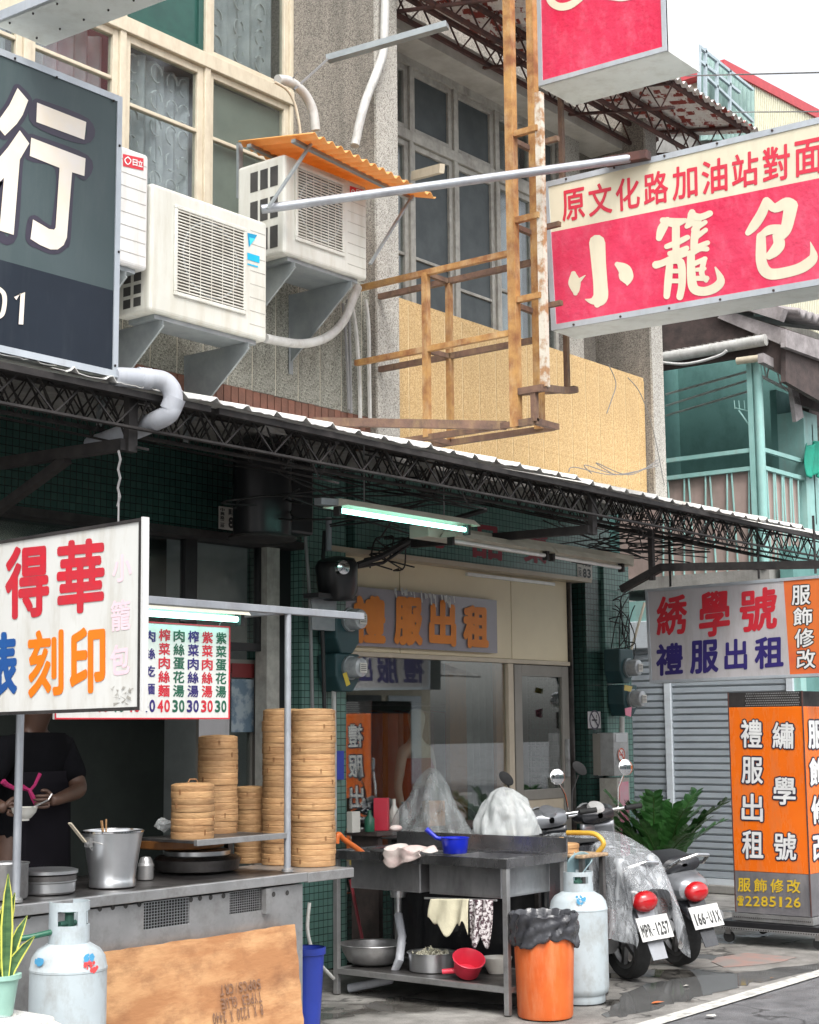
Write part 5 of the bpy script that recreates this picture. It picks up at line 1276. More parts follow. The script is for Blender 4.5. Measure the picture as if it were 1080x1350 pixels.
# posts and beams of the frame
YB = YC+.06
xp1, xp2 = P(21,1180,Y=YB).x, P(379,1146,Y=YB).x
zb = P(191,784,Y=YB).z-.02
for xx in (xp1, xp2):
    MB().tube([(xx,YB,zfr-.0),(xx,YB,zb-.02)], .0165, 12).build('pole', M['pole'], ct, smooth=True)
    MB().tube([(xx,5.9,zfr-.0),(xx,5.9,zb-.02)], .0165, 12).build('pole', M['pole'], ct, smooth=True) if xx == xp1 else None
    MB().lathe([(.028,0),(.028,.012),(.018,.02)], (xx,YB,zfr), 14).build('pole_foot', M['steel'], ct, smooth=True)
MB().box(xp1-.9, YB-.02, zb-.02, P(477,800,Y=YB).x, YB+.02, zb+.015).build('beam', M['pole'], ct, bevel=.003)
MB().box(xp2-.02, YB+.02, zb-.02, xp2+.02, 6.0, zb+.015).build('beam', M['pole'], ct, bevel=.003)
# raised side shelf for the steamers
xs0, xs1 = P(182,1100,Y=YC+.1).x, xp2-.017
zsh = P(330,1103,Y=YB).z
MB().box(P(258,1105,Y=YB).x, YB-.012, zsh-.022, xs1, YB+.012, zsh+.005).build('shelf_rail', M['steel'], ct, bevel=.002)
m = MB(); m.slab([V(P(258,1105,Y=YB).x,YB+.012,zsh), V(xs1,YB+.012,zsh), V(xs1,YB+.42,zsh), V(P(180,1094,Y=YB+.42).x,YB+.42,zsh)], (0,0,1), .012); m.build('shelf_plate', M['steel_dark'], ct)
MB().box(xs1-.03, YB+.35, zfr, xs1, YB+.38, zsh-.02).build('shelf_leg', M['steel_dark'], ct)
for xx in (x0+.2, xe-.15):
    for yy in (YC+.1, 5.85): MB().tube([(xx-.02,yy,.045),(xx+.02,yy,.045)], .045, 14).build('wheel', M['rubber'], ct)
# plywood sheet leaning on the front
pb = 5.10
o_ = thing('plywood_board', 'weathered orange plywood sheet with upside down stencil leaning on the cart front', 'board', (P(260,1240,Y=pb).x, pb, 0))
A, B_, C_, D_ = P(137,1255,Y=pb+.05), P(389,1218,Y=pb+.05), P(402,1362,Y=pb-.03), P(139,1400,Y=pb-.03)
m = MB(); n_ = (B_-A).cross(D_-A).normalized()
if n_.y > 0: n_ = -n_
edge = [A.lerp(B_, i/24)+V(0,0,random.uniform(-.003,.003)) for i in range(25)]+[B_.lerp(C_, i/16)+V(random.uniform(-.004,.004),0,0) for i in range(1,17)]+[D_]
m.slab(edge, n_, .016); m.build('sheet', M['plywood'], o_)
L = Letters(n_, .002)
pxq = lambda a, b, c, d: tuple(P(x, y, Y=pb+.0) for x, y in (a,b,c,d))
def on_board(p):            # project the pixel on the board plane
    d = (P(*p, Y=5.0)-CAM); t_ = (A-CAM).dot(n_)/d.dot(n_); return CAM+d*t_
for txt, q_ in (('50PCS/CRT', ((289,1299),(343,1290),(345,1303),(290,1313))), ('TYPE3 GLUE', ((290,1317),(344,1307),(346,1321),(292,1331))), ('8 X 1220 X 2440', ((279,1336),(346,1323),(348,1338),(281,1352)))):
    q_ = [on_board(p) for p in q_]
    # rotate 180 degrees: swap corners so the text reads upside down
    L.row(txt, (q_[2], q_[3], q_[0], q_[1]), .18, .03)
L.build(mat('worn stencil ink', (.16,.09,.06), (.24,.13,.08), rough=.9, ns=30), o_)

# ---- bamboo steamers, every tier a thing
def steamer(label, c, r_, h, lid=False, handle=False):
    c = V(*c); t = thing('bamboo_steamer', label, 'steamer', c, 'bamboo steamer baskets on the cart')
    w = .004
    m = MB(); m.lathe([(r_*.93,0),(r_*.985,0),(r_,.004),(r_,h*.46),(r_*.975,h*.5),(r_*.975,h*.54),(r_*.995,h*.58),(r_*.995,h*.96),(r_*.97,h),(r_*.9,h),(r_*.9,h*.5)], c, 30, cap=False)
    m.build('basket_ring', M['bamboo'], t, smooth=True)
    m = MB(); m.lathe([(.0001,h*.35),(r_*.92,h*.35)], c, 20, cap=False)
    m.build('slatted_base', M['bamboo'], t)
    m = MB(); rd = random.Random(int(c.z*1000)+int(c.x*100))
    for k in range(1):
        a = rd.uniform(math.pi*.95, math.pi*1.7)
        for j in range(2):
            aa = a+j*.05; d = V(math.cos(aa), math.sin(aa), 0); q_ = c+d*(r_+.001)+V(0,0,h*.5); m.beam(q_-V(0,0,h*.22), q_+V(0,0,h*.2), .0015, .0035, d)
    m.build('lacing', M['bamboo_d'], t)
    if lid:
        m = MB(); m.lathe([(r_*.97,h),(r_*.8,h+.006),(.001,h+.010)], c, 24, cap=False); m.build('lid_top', M['bamboo'], t, smooth=True)
        if handle: MB().tube([c+V(-.03,0,h+.010), c+V(-.02,0,h+.024), c+V(.02,0,h+.024), c+V(.03,0,h+.010)], .004, 6).build('handle', M['bamboo_d'], t)
    return t
ORD = ['top', 'second from top', 'third from top', 'fourth from top', 'fifth from top', 'sixth from top', 'seventh from top', 'eighth from top', 'ninth from top', 'tenth from top', 'eleventh from top', 'twelfth from top', 'thirteenth from top', 'fourteenth from top', 'fifteenth from top', 'bottom']
def stack(name, px, py_bot, Y, ztop_px, r_, n, zb=None):
    b = P(px, py_bot, Y=Y); top = P(px, ztop_px, Y=Y); zb = b.z if zb is None else zb
    h = (top.z-zb)/n; rd = random.Random(n*7+int(px))
    for i in range(n):
        k = n-1-i
        lab = 'steamer, %s in %s' % (ORD[k] if k < n-1 else 'lowest', name)
        steamer(lab, (b.x+rd.uniform(-.003,.003), Y+rd.uniform(-.003,.003), zb+i*h), r_*rd.uniform(.985,1.01), h*.985, lid=(k == 0), handle=(n == 4))
stack('the tall stack at the cart right end', 413, 1143, 5.40, 936, .113, 14, zb=zfr)
stack('the tall stack behind the cart pole', 371, 1143, 5.60, 936, .101, 14, zb=zfr)
stack('the short front stack on the shelf', 254, 1101, 5.42, 1034, .101, 4, zb=zsh)
stack('the taller rear stack on the shelf', 287, 1098, 5.60, 971, .098, 8, zb=zsh)
stack('the low stack behind the shelf end', 330, 1140, 5.80, 1038, .082, 7, zb=zfr)
# big round wooden steamer base and pot
b = P(283, 1150, Z=zfr); c = V(b.x, b.y+.12, zfr)
t = thing('steaming_pot', 'squat blackened steel pot with a broad wooden ring on the cart burner', 'pot', c)
MB().lathe([(.17,0),(.20,.01),(.21,.06),(.19,.075)], c, 30).build('base', M['steel_dark'], t, smooth=True)
MB().lathe([(.15,.075),(.16,.08),(.16,.10),(.10,.11),(.001,.112)], c, 30).build('rim', M['steel_br'], t, smooth=True)
t = thing('wooden_steamer_ring', 'wide thin brown wooden ring hanging just under the raised shelf', 'ring', c+V(0,.08,.13))
MB().lathe([(.18,0),(.21,.0),(.215,.005),(.215,.035),(.2,.04),(.001,.04)], c+V(-.02,.10,.113), 36).build('ring', M['wood_orange'], t, smooth=True)
# bucket with ladle
b = P(148, 1168, Y=5.42); c = V(b.x, 5.42, zfr)
hb = P(148,1096,Y=5.42).z-zfr
rb = .097
t = thing('metal_bucket', 'tapered dented aluminium bucket with a ladle on the cart', 'bucket', c)
MB().lathe([(rb*1.0,.0),(rb*1.04,.004),(rb*1.04,.03),(rb*1.02,.034),(rb*1.1,.09),(rb*1.32,hb-.02),(rb*1.36,hb-.008),(rb*1.38,hb),(rb*1.34,hb),(rb*1.28,hb-.02),(rb*1.0,.02),(.001,.02)], c, 36, cap=False).build('body', M['steel_br'], t, smooth=True)
MB().lathe([(rb*1.35,hb-.006),(rb*1.4,hb-.003),(rb*1.4,hb+.004),(rb*1.35,hb+.006)], c, 36, cap=False).build('rim', M['chrome'], t, smooth=True)
m = MB(); m.box(c.x-rb*1.38-.012, c.y-.018, hb+c.z-.06, c.x-rb*1.3, c.y+.018, hb+c.z-.02); m.build('ear', M['steel'], t)
m = MB(); m.tube([c+V(-rb*1.36,0,hb-.04)]+[c+V(-rb*1.36*math.cos(a*math.pi/10), -.10*math.sin(a*math.pi/10), hb-.03-.03*math.sin(a*math.pi/10)) for a in range(1,10)]+[c+V(rb*1.36,0,hb-.04)], .003, 6); m.build('bail', M['steel'], t, smooth=True)
t = thing('ladle', 'ladle with a flat yellowed handle standing in the bucket', 'ladle', c+V(-.05,0,.05))
h0, h1 = P(92,1085,Y=5.42), P(112,1110,Y=5.42)
MB().beam(h0, h1, .02, .006).build('handle', M['cream'], t); MB().tube([h1, c+V(0,0,.06)], .005, 6).build('shaft', M['steel'], t)
m = MB(); m.ell(c+V(.0,0,.06), .035, .035, .02); m.build('bowl', M['steel'], t, smooth=True)
m = MB(); m.beam(P(134,1082,Y=5.5), P(136,1098,Y=5.5), .008, .008); m.beam(P(140,1080,Y=5.5), P(140,1098,Y=5.5), .006, .006); tag(m.build('chopsticks', M['bamboo']), 'pair of chopsticks standing behind the bucket rim', 'chopsticks')
# pots and canister at left
def pot(name, label, px, py, Y, r_, h, m_, lidm=None, cat='pot', seg=30):
    c = V(P(px,py,Y=Y).x, Y, zfr); t = thing(name, label, cat, c)
    MB().lathe([(r_*.94,0),(r_,.008),(r_,h-.006),(r_*1.05,h),(r_*1.05,h+.004),(r_*.96,h)], c, seg, cap=False).build('body', m_, t, smooth=True)
    if lidm: MB().lathe([(r_*1.04,h+.004),(r_*.95,h+.014),(r_*.3,h+.022),(.001,h+.023)], c, seg, cap=False).build('lid', lidm, t, smooth=True)
    else: MB().lathe([(.001,h*.7),(r_*.96,h*.7)], c, seg, cap=False).build('contents', M['txt_black'], t)
    return c, t
c, t = pot('cooking_pot', 'shallow shiny lidded pot left of the bucket on the cart', 63, 1178, 5.45, .115, .05, M['steel_br'], None)
MB().lathe([(.10,.052),(.118,.055),(.118,.075),(.105,.08)], c, 30, cap=False).build('collar', M['steel_dark'], t, smooth=True)
MB().lathe([(.105,.08),(.125,.082),(.125,.095),(.11,.10),(.001,.102)], c, 30, cap=False).build('lid', M['steel_br'], t, smooth=True)
pot('cooking_pot', 'deep steel pot at the far left end of the cart', 4, 1178, 5.42, .10, .14, M['steel'], None)
c, t = pot('canister', 'small steel canister with a domed lid right of the bucket', 192, 1164, 5.55, .036, .06, M['steel'], M['steel'], 'canister', 18)
MB().lathe([(.034,.06),(.03,.085),(.022,.1),(.001,.105)], c, 18, cap=False).build('dome', M['steel'], t, smooth=True)
m = MB(); cc = P(216,1090,Y=5.6); m.ell(cc+V(0,0,.01), .045, .035, .03, 10, 6); rd = random.Random(2)
for i in range(len(m.v)): m.v[i] += V(rd.uniform(-.008,.008), rd.uniform(-.008,.008), rd.uniform(-.008,.008))
tag(m.build('crumpled_bag', M['bag_white']), 'crumpled plastic bag left of the front steamer stack on the shelf', 'bag')

# ---- menu board and cart lamp
YM = 5.34; pl = dict(Y=YM)
tr, br = P(303,826,**pl), P(303,948,**pl); tlx = P(72,945,**pl).x
q = (V(tlx,YM,tr.z), V(tr.x,YM,tr.z), V(br.x,YM,br.z), V(tlx,YM,br.z))
t = thing('menu_board', 'white menu board with columns of dish names and prices under the cart lamp', 'menu board', (tlx, YM, br.z))
MB().box(tlx, YM, br.z, tr.x, YM+.012, tr.z).build('board', M['sign_white'], t)
m = MB(); a, b, c, d = tlx, tr.x, br.z, tr.z; w = .006
m.box(a,YM-.004,c,b,YM-.0005,c+w).box(a,YM-.004,d-w,b,YM-.0005,d).box(a,YM-.004,c+w,a+w,YM-.0005,d-w).box(b-w,YM-.004,c+w,b,YM-.0005,d-w); m.build('border', M['txt_red'], t)
cols = [('肉絲蛋炒飯','50','txt_green'),('榨菜蛋湯麵','40','txt_navy'),('餛飩肉絲麵','40','txt_red'),('乾麵肉絲湯','40','txt_green'),('肉絲湯麵','40','txt_red'),('肉絲乾麵','40','txt_navy'),('榨菜肉絲麵','40','txt_red'),('肉絲蛋花湯','30','txt_green'),('榨菜肉絲湯','30','txt_navy'),('紫菜肉絲湯','30','txt_red'),('紫菜蛋花湯','30','txt_green')]
cw = (P(302,830,**pl).x-P(188,830,**pl).x)/6.05
for i, (tx, pr_, mk) in enumerate(cols):
    xa_ = tr.x-.012-cw*(len(cols)-i); H_ = tr.z-br.z
    L = Letters((0,-1,0), .0015)
    L.row(tx, (V(xa_+.01,YM,tr.z-H_*.06), V(xa_+cw-.01,YM,tr.z-H_*.06), V(xa_+cw-.01,YM,tr.z-H_*.78), V(xa_+.01,YM,tr.z-H_*.78)), .12 if len(tx) == 5 else .35, .025, vert=True)
    L.row(pr_, (V(xa_+.004,YM,tr.z-H_*.80), V(xa_+cw-.004,YM,tr.z-H_*.80), V(xa_+cw-.004,YM,tr.z-H_*.93), V(xa_+.004,YM,tr.z-H_*.93)), .15, .05)
    L.build(M[mk], t)
for u in (.3, .93): p = q[0].lerp(q[1], u); MB().tube([p, V(p.x, YB, zb)], .003, 4).build('hanging_string', M['wire'], t)
a = P(150, 803, Y=YB+.02); b = P(322, 815, Y=YB+.02)
zl_ = (P(250,812,Y=YB+.02).z)
tube_lamp('lit greenish fluorescent lamp on the cart frame above the menu board', (a.x,YB+.03,zl_), (b.x,YB+.03,zl_), True, w=.055)

# ================================================================== PERSON BEHIND THE CART
pt = P(38, 1000, Y=5.95); bx, by = pt.x, 5.98
per = thing('person', 'cook in a black t shirt and dark apron holding a small bowl behind the cart', 'person', (bx, by, 0))
def skin_mesh(name, verts, edges, m_, par, root=0, sub=2):
    me = bpy.data.meshes.new(name); o0 = ORG[par.name]
    me.from_pydata([V(*v[:3])-o0 for v in verts], edges, []); me.update()
    o = bpy.data.objects.new(name, me); COL.objects.link(o); o.parent = par; ORG[o.name] = o0
    o.modifiers.new('skin', 'SKIN'); 
    import bmesh
    bm = bmesh.new(); bm.from_mesh(me); ly = bm.verts.layers.skin.verify(); bm.verts.ensure_lookup_table()
    for i, v in enumerate(verts):
        r_ = v[3]; bm.verts[i][ly].radius = r_ if isinstance(r_, tuple) else (r_, r_); bm.verts[i][ly].use_root = (i == root)
    bm.to_mesh(me); bm.free(); me = o.data
    s_ = o.modifiers.new('sub', 'SUBSURF'); s_.levels = sub; s_.render_levels = sub
    o.modifiers['skin'].use_smooth_shade = True; me.materials.append(m_); return o
# elbow, wrist taken from the place they stand (behind the worktop)
DZP = .13
E_ = P(106,1042,Y=5.78); W_ = P(76,1054,Y=5.62); Hn = P(64,1056,Y=5.60)
E2 = P(-30,1050,Y=5.82); W2 = P(2,1064,Y=5.62); H2 = P(12,1066,Y=5.60)
Bw = P(32,1074,Y=5.56)
Sx = .165
sk = [(bx,by,1.0,.13),(bx,by-.01,1.17,(.135,.11)),(bx,by-.03,1.34,(.155,.12)),(bx,by-.05,1.47,(.12,.10)),(bx,by-.06,1.55,.055),(bx,by-.08,1.60,.06),(bx,by-.10,1.68,.088),(bx,by-.09,1.75,.075),
      (bx+Sx,by-.06,1.46,.066),(E_.x,E_.y,E_.z,.042),(W_.x,W_.y,W_.z,.028),(Hn.x+.01,Hn.y,Hn.z,.026),
      (bx-Sx,by-.06,1.46,.066),(E2.x,E2.y,E2.z,.042),(W2.x,W2.y,W2.z,.028),(H2.x-.01,H2.y,H2.z,.026),
      (bx+.09,by,.88,.10),(bx+.10,by-.02,.48,.062),(bx+.10,by+.02,.08,.045),(bx+.10,by-.13,.035,.035),
      (bx-.09,by,.88,.10),(bx-.10,by-.02,.48,.062),(bx-.10,by+.02,.08,.045),(bx-.10,by-.13,.035,.035)]
ed = [(0,1),(1,2),(2,3),(3,4),(4,5),(5,6),(6,7),(3,8),(8,9),(9,10),(10,11),(3,12),(12,13),(13,14),(14,15),(0,16),(16,17),(17,18),(18,19),(0,20),(20,21),(21,22),(22,23)]
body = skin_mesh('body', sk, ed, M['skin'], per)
# clothes: shirt with sleeves to just above the elbow, trousers
se = V(bx+Sx,by-.06,1.46).lerp(E_, .86); se2 = V(bx-Sx,by-.06,1.46).lerp(E2, .86)
sh = [(bx,by,.95,.175),(bx,by-.01,1.17,(.155,.13)),(bx,by-.03,1.34,(.175,.14)),(bx,by-.05,1.48,(.135,.115)),(bx,by-.058,1.54,.078),(bx+Sx,by-.06,1.465,.085),(se.x,se.y,se.z,.066),(bx-Sx,by-.06,1.465,.085),(se2.x,se2.y,se2.z,.066)]
skin_mesh('t_shirt', sh, [(0,1),(1,2),(2,3),(3,4),(3,5),(5,6),(3,7),(7,8)], M['black_cloth'], per)
tr_ = [(bx,by,.96,.175),(bx+.09,by,.86,.135),(bx+.10,by-.02,.48,.078),(bx+.10,by+.02,.12,.062),(bx-.09,by,.86,.135),(bx-.10,by-.02,.48,.078),(bx-.10,by+.02,.12,.062)]
skin_mesh('trousers', tr_, [(0,1),(1,2),(2,3),(0,4),(4,5),(5,6)], M['black_cloth'], per)
# hair and face
hc = V(bx, by-.095, 1.72)
m = MB(); m.ell(hc+V(0,.02,.015), .098, .105, .115, 20, 12); m.v = [v if not (v.y < hc.y-.06 and v.z < hc.z+.03) else V(v.x, hc.y-.055, v.z) for v in m.v]
m.build('hair', M['hair'], per, smooth=True)
m = MB(); m.ell(hc+V(0,-.092,-.04), .014, .018, .022, 8, 6); m.ell(hc+V(-.09,-.01,-.03), .012, .02, .03, 8, 6); m.ell(hc+V(.09,-.01,-.03), .012, .02, .03, 8, 6); m.build('nose_and_ears', M['skin'], per, smooth=True)
m = MB(); m.ell(hc+V(-.032,-.083,-.012), .011, .006, .006, 8, 6); m.ell(hc+V(.032,-.083,-.012), .011, .006, .006, 8, 6); m.build('eye', M['hair'], per, smooth=True)
m = MB(); m.ell(hc+V(0,-.086,-.085), .024, .006, .007, 8, 6); m.build('mouth', mat('lips', (.35,.10,.09)), per, smooth=True)
# apron with magenta straps
m = MB(); m.grid(lambda u, v: (bx-.14+.28*u, by-.155-.03*math.sin(u*math.pi)-.02*(1-v), .75+v*.62), 10, 10); m.build('apron', M['apron'], per, smooth=True, solid=.006)
m = MB(); a = P(70,1028,Y=5.75); b = P(88,1072,Y=5.72) 
m.tube([P(53,1020,Y=5.72), P(46,1035,Y=5.72), P(40,1042,Y=5.72), P(30,1038,Y=5.72)], [.009,.007,.008,.013], 6); m.tube([P(38,1040,Y=5.715), P(44,1052,Y=5.70), P(49,1066,Y=5.70)], [.008,.012,.005], 6); m.tube([P(20,1040,Y=5.72), P(8,1034,Y=5.72), P(4,1030,Y=5.72)], [.008,.012,.014], 6)
m.build('apron_tie', M['pink_cloth'], per, smooth=True)
# hands with five fingers each
def hand(par, wr, pal, grip, side, mt):
    wr, pal, grip = V(*wr), V(*pal), V(*grip)
    f_ = (pal-wr).normalized(); upv = V(0,0,1); s_ = f_.cross(upv).normalized(); u_ = s_.cross(f_)
    for k in range(4):
        off = u_*(.024-.016*k); ln = (.034,.038,.036,.028)[k]
        b0 = pal+off; b1 = b0+f_*ln*.8+s_*side*.006; b2 = b1+(f_*.45+s_*side*.9).normalized()*ln*.75; b3 = b2+(f_*-.3+s_*side).normalized()*ln*.5
        vs = [(*pal.lerp(b0,.3),.010),(*b0,.0095),(*b1,.0088),(*b2,.008),(*b3,.0068)]
        skin_mesh('finger', vs, [(0,1),(1,2),(2,3),(3,4)], mt, par, sub=1)
    t0 = wr.lerp(pal,.6)+u_*.02; t1 = t0+(f_*.5+u_*.7+s_*side*.5).normalized()*.035; t2 = t1+(f_*.9+s_*side*.5).normalized()*.028
    skin_mesh('thumb', [(*wr.lerp(pal,.7),.012),(*t0,.0115),(*t1,.010),(*t2,.008)], [(0,1),(1,2),(2,3)], mt, par, sub=1)
hand(body, W_, Hn, Bw, 1, M['skin']); hand(body, W2, H2, Bw, -1, M['skin'])
c = Bw+V(0,0,-.025)
t = thing('rice_bowl', 'small white ceramic bowl in the cook hands', 'bowl', c)
MB().lathe([(.022,0),(.022,.008),(.03,.012),(.05,.035),(.056,.055),(.058,.057),(.053,.055),(.045,.033),(.001,.016)], c, 26, cap=False).build('bowl', M['ceramic'], t, smooth=True)
m = MB(); m.tube([Bw+V(.02,0,.02), Hn+V(-.01,-.01,.005), Hn+V(.01,-.01,.03)], .004, 6); tag(m.build('spoon', M['steel']), 'steel spoon between the cook fingers and the bowl', 'spoon')

# ================================================================== GAS BOTTLES
def gas(label, px, py_, Y, r_, h, top_h, paint=False):
    x = P(px, py_, Y=Y).x; c = V(x, Y, 0); t = thing('gas_bottle', label, 'gas bottle', c)
    MB().lathe([(r_*.84,0),(r_*.86,.004),(r_*.86,.06),(r_*.84,.065)], c, 32, cap=False).build('foot_ring', M['gas'], t, smooth=True)
    MB().lathe([(r_*.5,.03),(r_*.8,.035),(r_*.95,.055),(r_,.085),(r_,h*.5),(r_,h-.09),(r_*1.012,h-.088),(r_*1.012,h-.080),(r_,h-.078),(r_*.95,h-.04),(r_*.82,h-.012),(r_*.55,h+.012),(r_*.3,h+.022),(.001,h+.025)], c, 40, cap=False).build('body', M['gas'], t, smooth=True)
    # collar: curved guard with cut-outs
    m = MB(); rc = r_*.53; seg = 28; a0, a1 = R(150), R(470)
    def arc(za, zb, b0, b1, n=10):
        for k in range(n):
            s0 = b0+(b1-b0)*k/n; s1 = b0+(b1-b0)*(k+1)/n
            o_ = [c+V(math.cos(s)*rc, math.sin(s)*rc, z) for s, z in ((s0,za),(s1,za),(s1,zb),(s0,zb))]; i_ = [c+V(math.cos(s)*(rc-.005), math.sin(s)*(rc-.005), z) for s, z in ((s0,za),(s1,za),(s1,zb),(s0,zb))]
            m.add(o_+i_, [(0,1,2,3),(7,6,5,4),(3,2,6,7),(1,0,4,5),(0,3,7,4),(2,1,5,6)])
    z0 = h+.005; z1 = h+top_h
    arc(z0, z0+top_h*.45, R(140), R(400), 26); arc(z1-top_h*.2, z1, R(140), R(400), 26)
    for b0, b1 in ((140,195),(255,285),(345,400)): arc(z0+top_h*.45, z1-top_h*.2, R(b0), R(b1), 6)
    m.build('guard_collar', M['gas'], t, smooth=True)
    m = MB(); m.tube([c+V(0,0,h+.02), c+V(0,0,h+top_h*.75)], .018, 12); m.tube([c+V(-.05,0,h+top_h*.5), c+V(.03,0,h+top_h*.5)], .012, 10); m.build('valve', mat('brass green valve', (.06,.16,.12), rough=.5, metal=.3), t, smooth=True)
    MB().lathe([(.028,0),(.03,.012),(.022,.018)], c+V(0,0,h+top_h*.75), 14).build('hand_wheel', M['txt_green'], t, smooth=True)
    return c, t
c, t = gas('pale grey gas bottle with blue and red spray marks in front of the cart', 90, 1290, 4.95, .148, .665+.09-.03, .17)
def spray(px_, py_, r_, mt, c, R_, seedn):
    rd = random.Random(seedn); m = MB(); pts = []
    base = None
    for k in range(26):
        a = rd.uniform(0, 6.28); q_ = r_*math.sqrt(rd.random()); x_, y_ = px_+q_*math.cos(a), py_+q_*math.sin(a)*.8
        # hit the bottle's cylinder
        d = P(x_, y_, Y=5)-CAM; ox, oy = CAM.x-c.x, CAM.y-c.y; A_ = d.x**2+d.y**2; B2 = 2*(ox*d.x+oy*d.y); C2 = ox*ox+oy*oy-R_*R_; dis = B2*B2-4*A_*C2
        if dis < 0: continue
        tt = (-B2-math.sqrt(dis))/(2*A_); p = CAM+d*tt; n = V(p.x-c.x, p.y-c.y, 0).normalized(); s_ = V(-n.y, n.x, 0); w = rd.uniform(.004,.009)
        m.add([p+n*.002+s_*w*math.cos(j)+V(0,0,w*math.sin(j)) for j in range(6)], [(0,1,2,3,4,5)])
    return m
m = spray(120,1274,9,None,c,.148,1)
if m.v: m.build('red_paint_mark', M['spray_red'], t)
m = spray(117,1262,6,None,c,.148,2)
if m.v: m.build('blue_paint_mark', M['spray_blue'], t)
m = spray(52,1268,5,None,c,.148,3)
if m.v: m.build('blue_paint_mark', M['spray_blue'], t)
pipe('gas_hose', 'green gas hose running from the left gas bottle under the cart', [c+V(-.03,0,.79), c+V(-.15,.05,.77), c+V(-.28,.15,.74), c+V(-.4,.22,.62)], .011, M['txt_green'])
c2, t = gas('tall slim pale gas bottle standing right of the orange bin', 764, 1250, 5.02, .165, .60, .125)
L = Letters((-.78,-.62,0), .0)
m = spray(765,1186,7,None,c2,.165,5)
if m.v: m.build('blue_paint_mark', M['spray_blue'], t)
pipe('gas_hose', 'orange hose hanging over the left end of the steel sink', pp([(444,1112),(446,1100),(455,1108),(470,1118),(480,1126)], Y=6.2), .016, M['hose_o'])

# ================================================================== SINK
sx0, sx1, sy0, sy1 = 7.25, 7.86, 5.08, 6.34
zs = P(660,1134,X=sx0).z
sk_ = thing('double_sink', 'freestanding dark stained stainless steel double sink on thin legs', 'sink', (7.55, 5.7, 0))
m = MB()
# rim plates around two bowls
b1 = (5.17, 5.66); b2 = (5.74, 6.25); bxa, bxb = sx0+.07, sx1-.06; th = .012
for (a, b, c_, d) in ((sx0, sy0, bxa, sy1), (bxb, sy0, sx1, sy1), (bxa, sy0, bxb, b1[0]), (bxa, b1[1], bxb, b2[0]), (bxa, b2[1], bxb, sy1)):
    m.box(a, b, zs-th, c_, d, zs)
m.box(sx0-.004, sy0-.004, zs-.045, sx0+.004, sy1+.004, zs+.006).box(sx0+.004, sy0-.004, zs-.045, sx1, sy0+.004, zs+.006).box(sx0+.004, sy1-.004, zs-.045, sx1, sy1+.004, zs+.006)
m.build('sink_top', M['steel_sink'], sk_)
MB().box(sx1-.004, sy0, zs, sx1+.012, sy1, zs+.085).build('splash_back', M['steel_sink'], sk_)
for (ya_, yb_2) in (b1, b2):
    m = MB(); w = .006; zb_ = zs-.21
    m.box(bxa-w, ya_-w, zb_, bxa, yb_2+w, zs-th-.001).box(bxb, ya_-w, zb_, bxb+w, yb_2+w, zs-th-.001).box(bxa, ya_-w, zb_, bxb, ya_, zs-th-.001).box(bxa, yb_2, zb_, bxb, yb_2+w, zs-th-.001).box(bxa-w, ya_-w, zb_-w, bxb+w, yb_2+w, zb_)
    m.build('bowl', M['steel_bowl'], sk_, bevel=.03, seg=4)
for (xx, yy) in ((sx0+.015, sy0+.015), (sx0+.015, sy1-.015), (sx1-.015, sy0+.015), (sx1-.015, sy1-.015)):
    MB().box(xx-.016, yy-.016, .0, xx+.016, yy+.016, zs-.046).build('leg', M['steel'], sk_, bevel=.002)
zr = P(560,1290,X=sx0).z
m = MB(); m.box(sx0+.0, sy0+.032, zr-.03, sx0+.03, sy1-.032, zr).box(sx1-.03, sy0+.032, zr-.03, sx1, sy1-.032, zr).box(sx0+.031, sy0, zr-.03, sx1-.031, sy0+.03, zr).box(sx0+.031, sy1-.03, zr-.03, sx1-.031, sy1, zr)
m.build('lower_frame', M['steel'], sk_)
MB().box(sx0+.03, sy0+.03, zr-.012, sx1-.03, sy1-.03, zr-.004).build('lower_shelf', M['steel_dark'], sk_)
m = MB(); yc_ = P(525,1195,X=sx0+.3).y; m.lathe([(.045,0),(.05,.03),(.05,.06)], (sx0+.3, yc_, zs-.28), 18); m.tube([(sx0+.3,yc_,zs-.28),(sx0+.3,yc_,zs-.38)], .022, 12); m.build('drain_fitting', M['steel_br'], sk_, smooth=True)
MB().tube([(sx0+.3,yc_,zs-.38),(sx0+.26,yc_-.06,zs-.5),(sx0+.16,yc_-.12,zs-.62),(sx0+.2,yc_-.02,.08),(sx0+.1,yc_+.22,.02)], .026, 12).build('drain_hose', M['pvc'], sk_, smooth=True)
# things on, in and under the sink
def basin(name, label, c, prof, mt, cat, extra=None, seg=36):
    t = thing(name, label, cat, c); MB().lathe(prof, c, seg, cap=False).build('body', mt, t, smooth=True); return t
cx = sx0+.26
c = V(cx, P(492,1260,X=cx).y, zr)
basin('metal_basin', 'wide shallow grey metal basin on the left of the sink lower shelf', c, [(.001,.004),(.11,.0),(.15,.02),(.185,.08),(.195,.115),(.205,.12),(.203,.124),(.188,.118),(.175,.08),(.14,.03),(.001,.012)], M['steel'], 'basin')
c = V(cx, P(569,1260,X=cx).y, zr)
t = basin('strainer_pot', 'straight sided steel pot full of pale bean sprouts under the sink', c, [(.11,.0),(.13,.004),(.135,.10),(.145,.104),(.145,.108),(.13,.106),(.128,.09)], M['steel_br'], 'pot')
m = MB(); rd = random.Random(6)
for k in range(90):
    a = rd.uniform(0,6.28); q_ = .11*math.sqrt(rd.random()); p = c+V(q_*math.cos(a), q_*math.sin(a), .085+.04*(1-q_/.11)*rd.random()); d = V(rd.uniform(-1,1), rd.uniform(-1,1), rd.uniform(.0,1.4)).normalized()*.025
    m.tube([p-d, p+d*.3+V(0,0,.006), p+d], .004, 4)
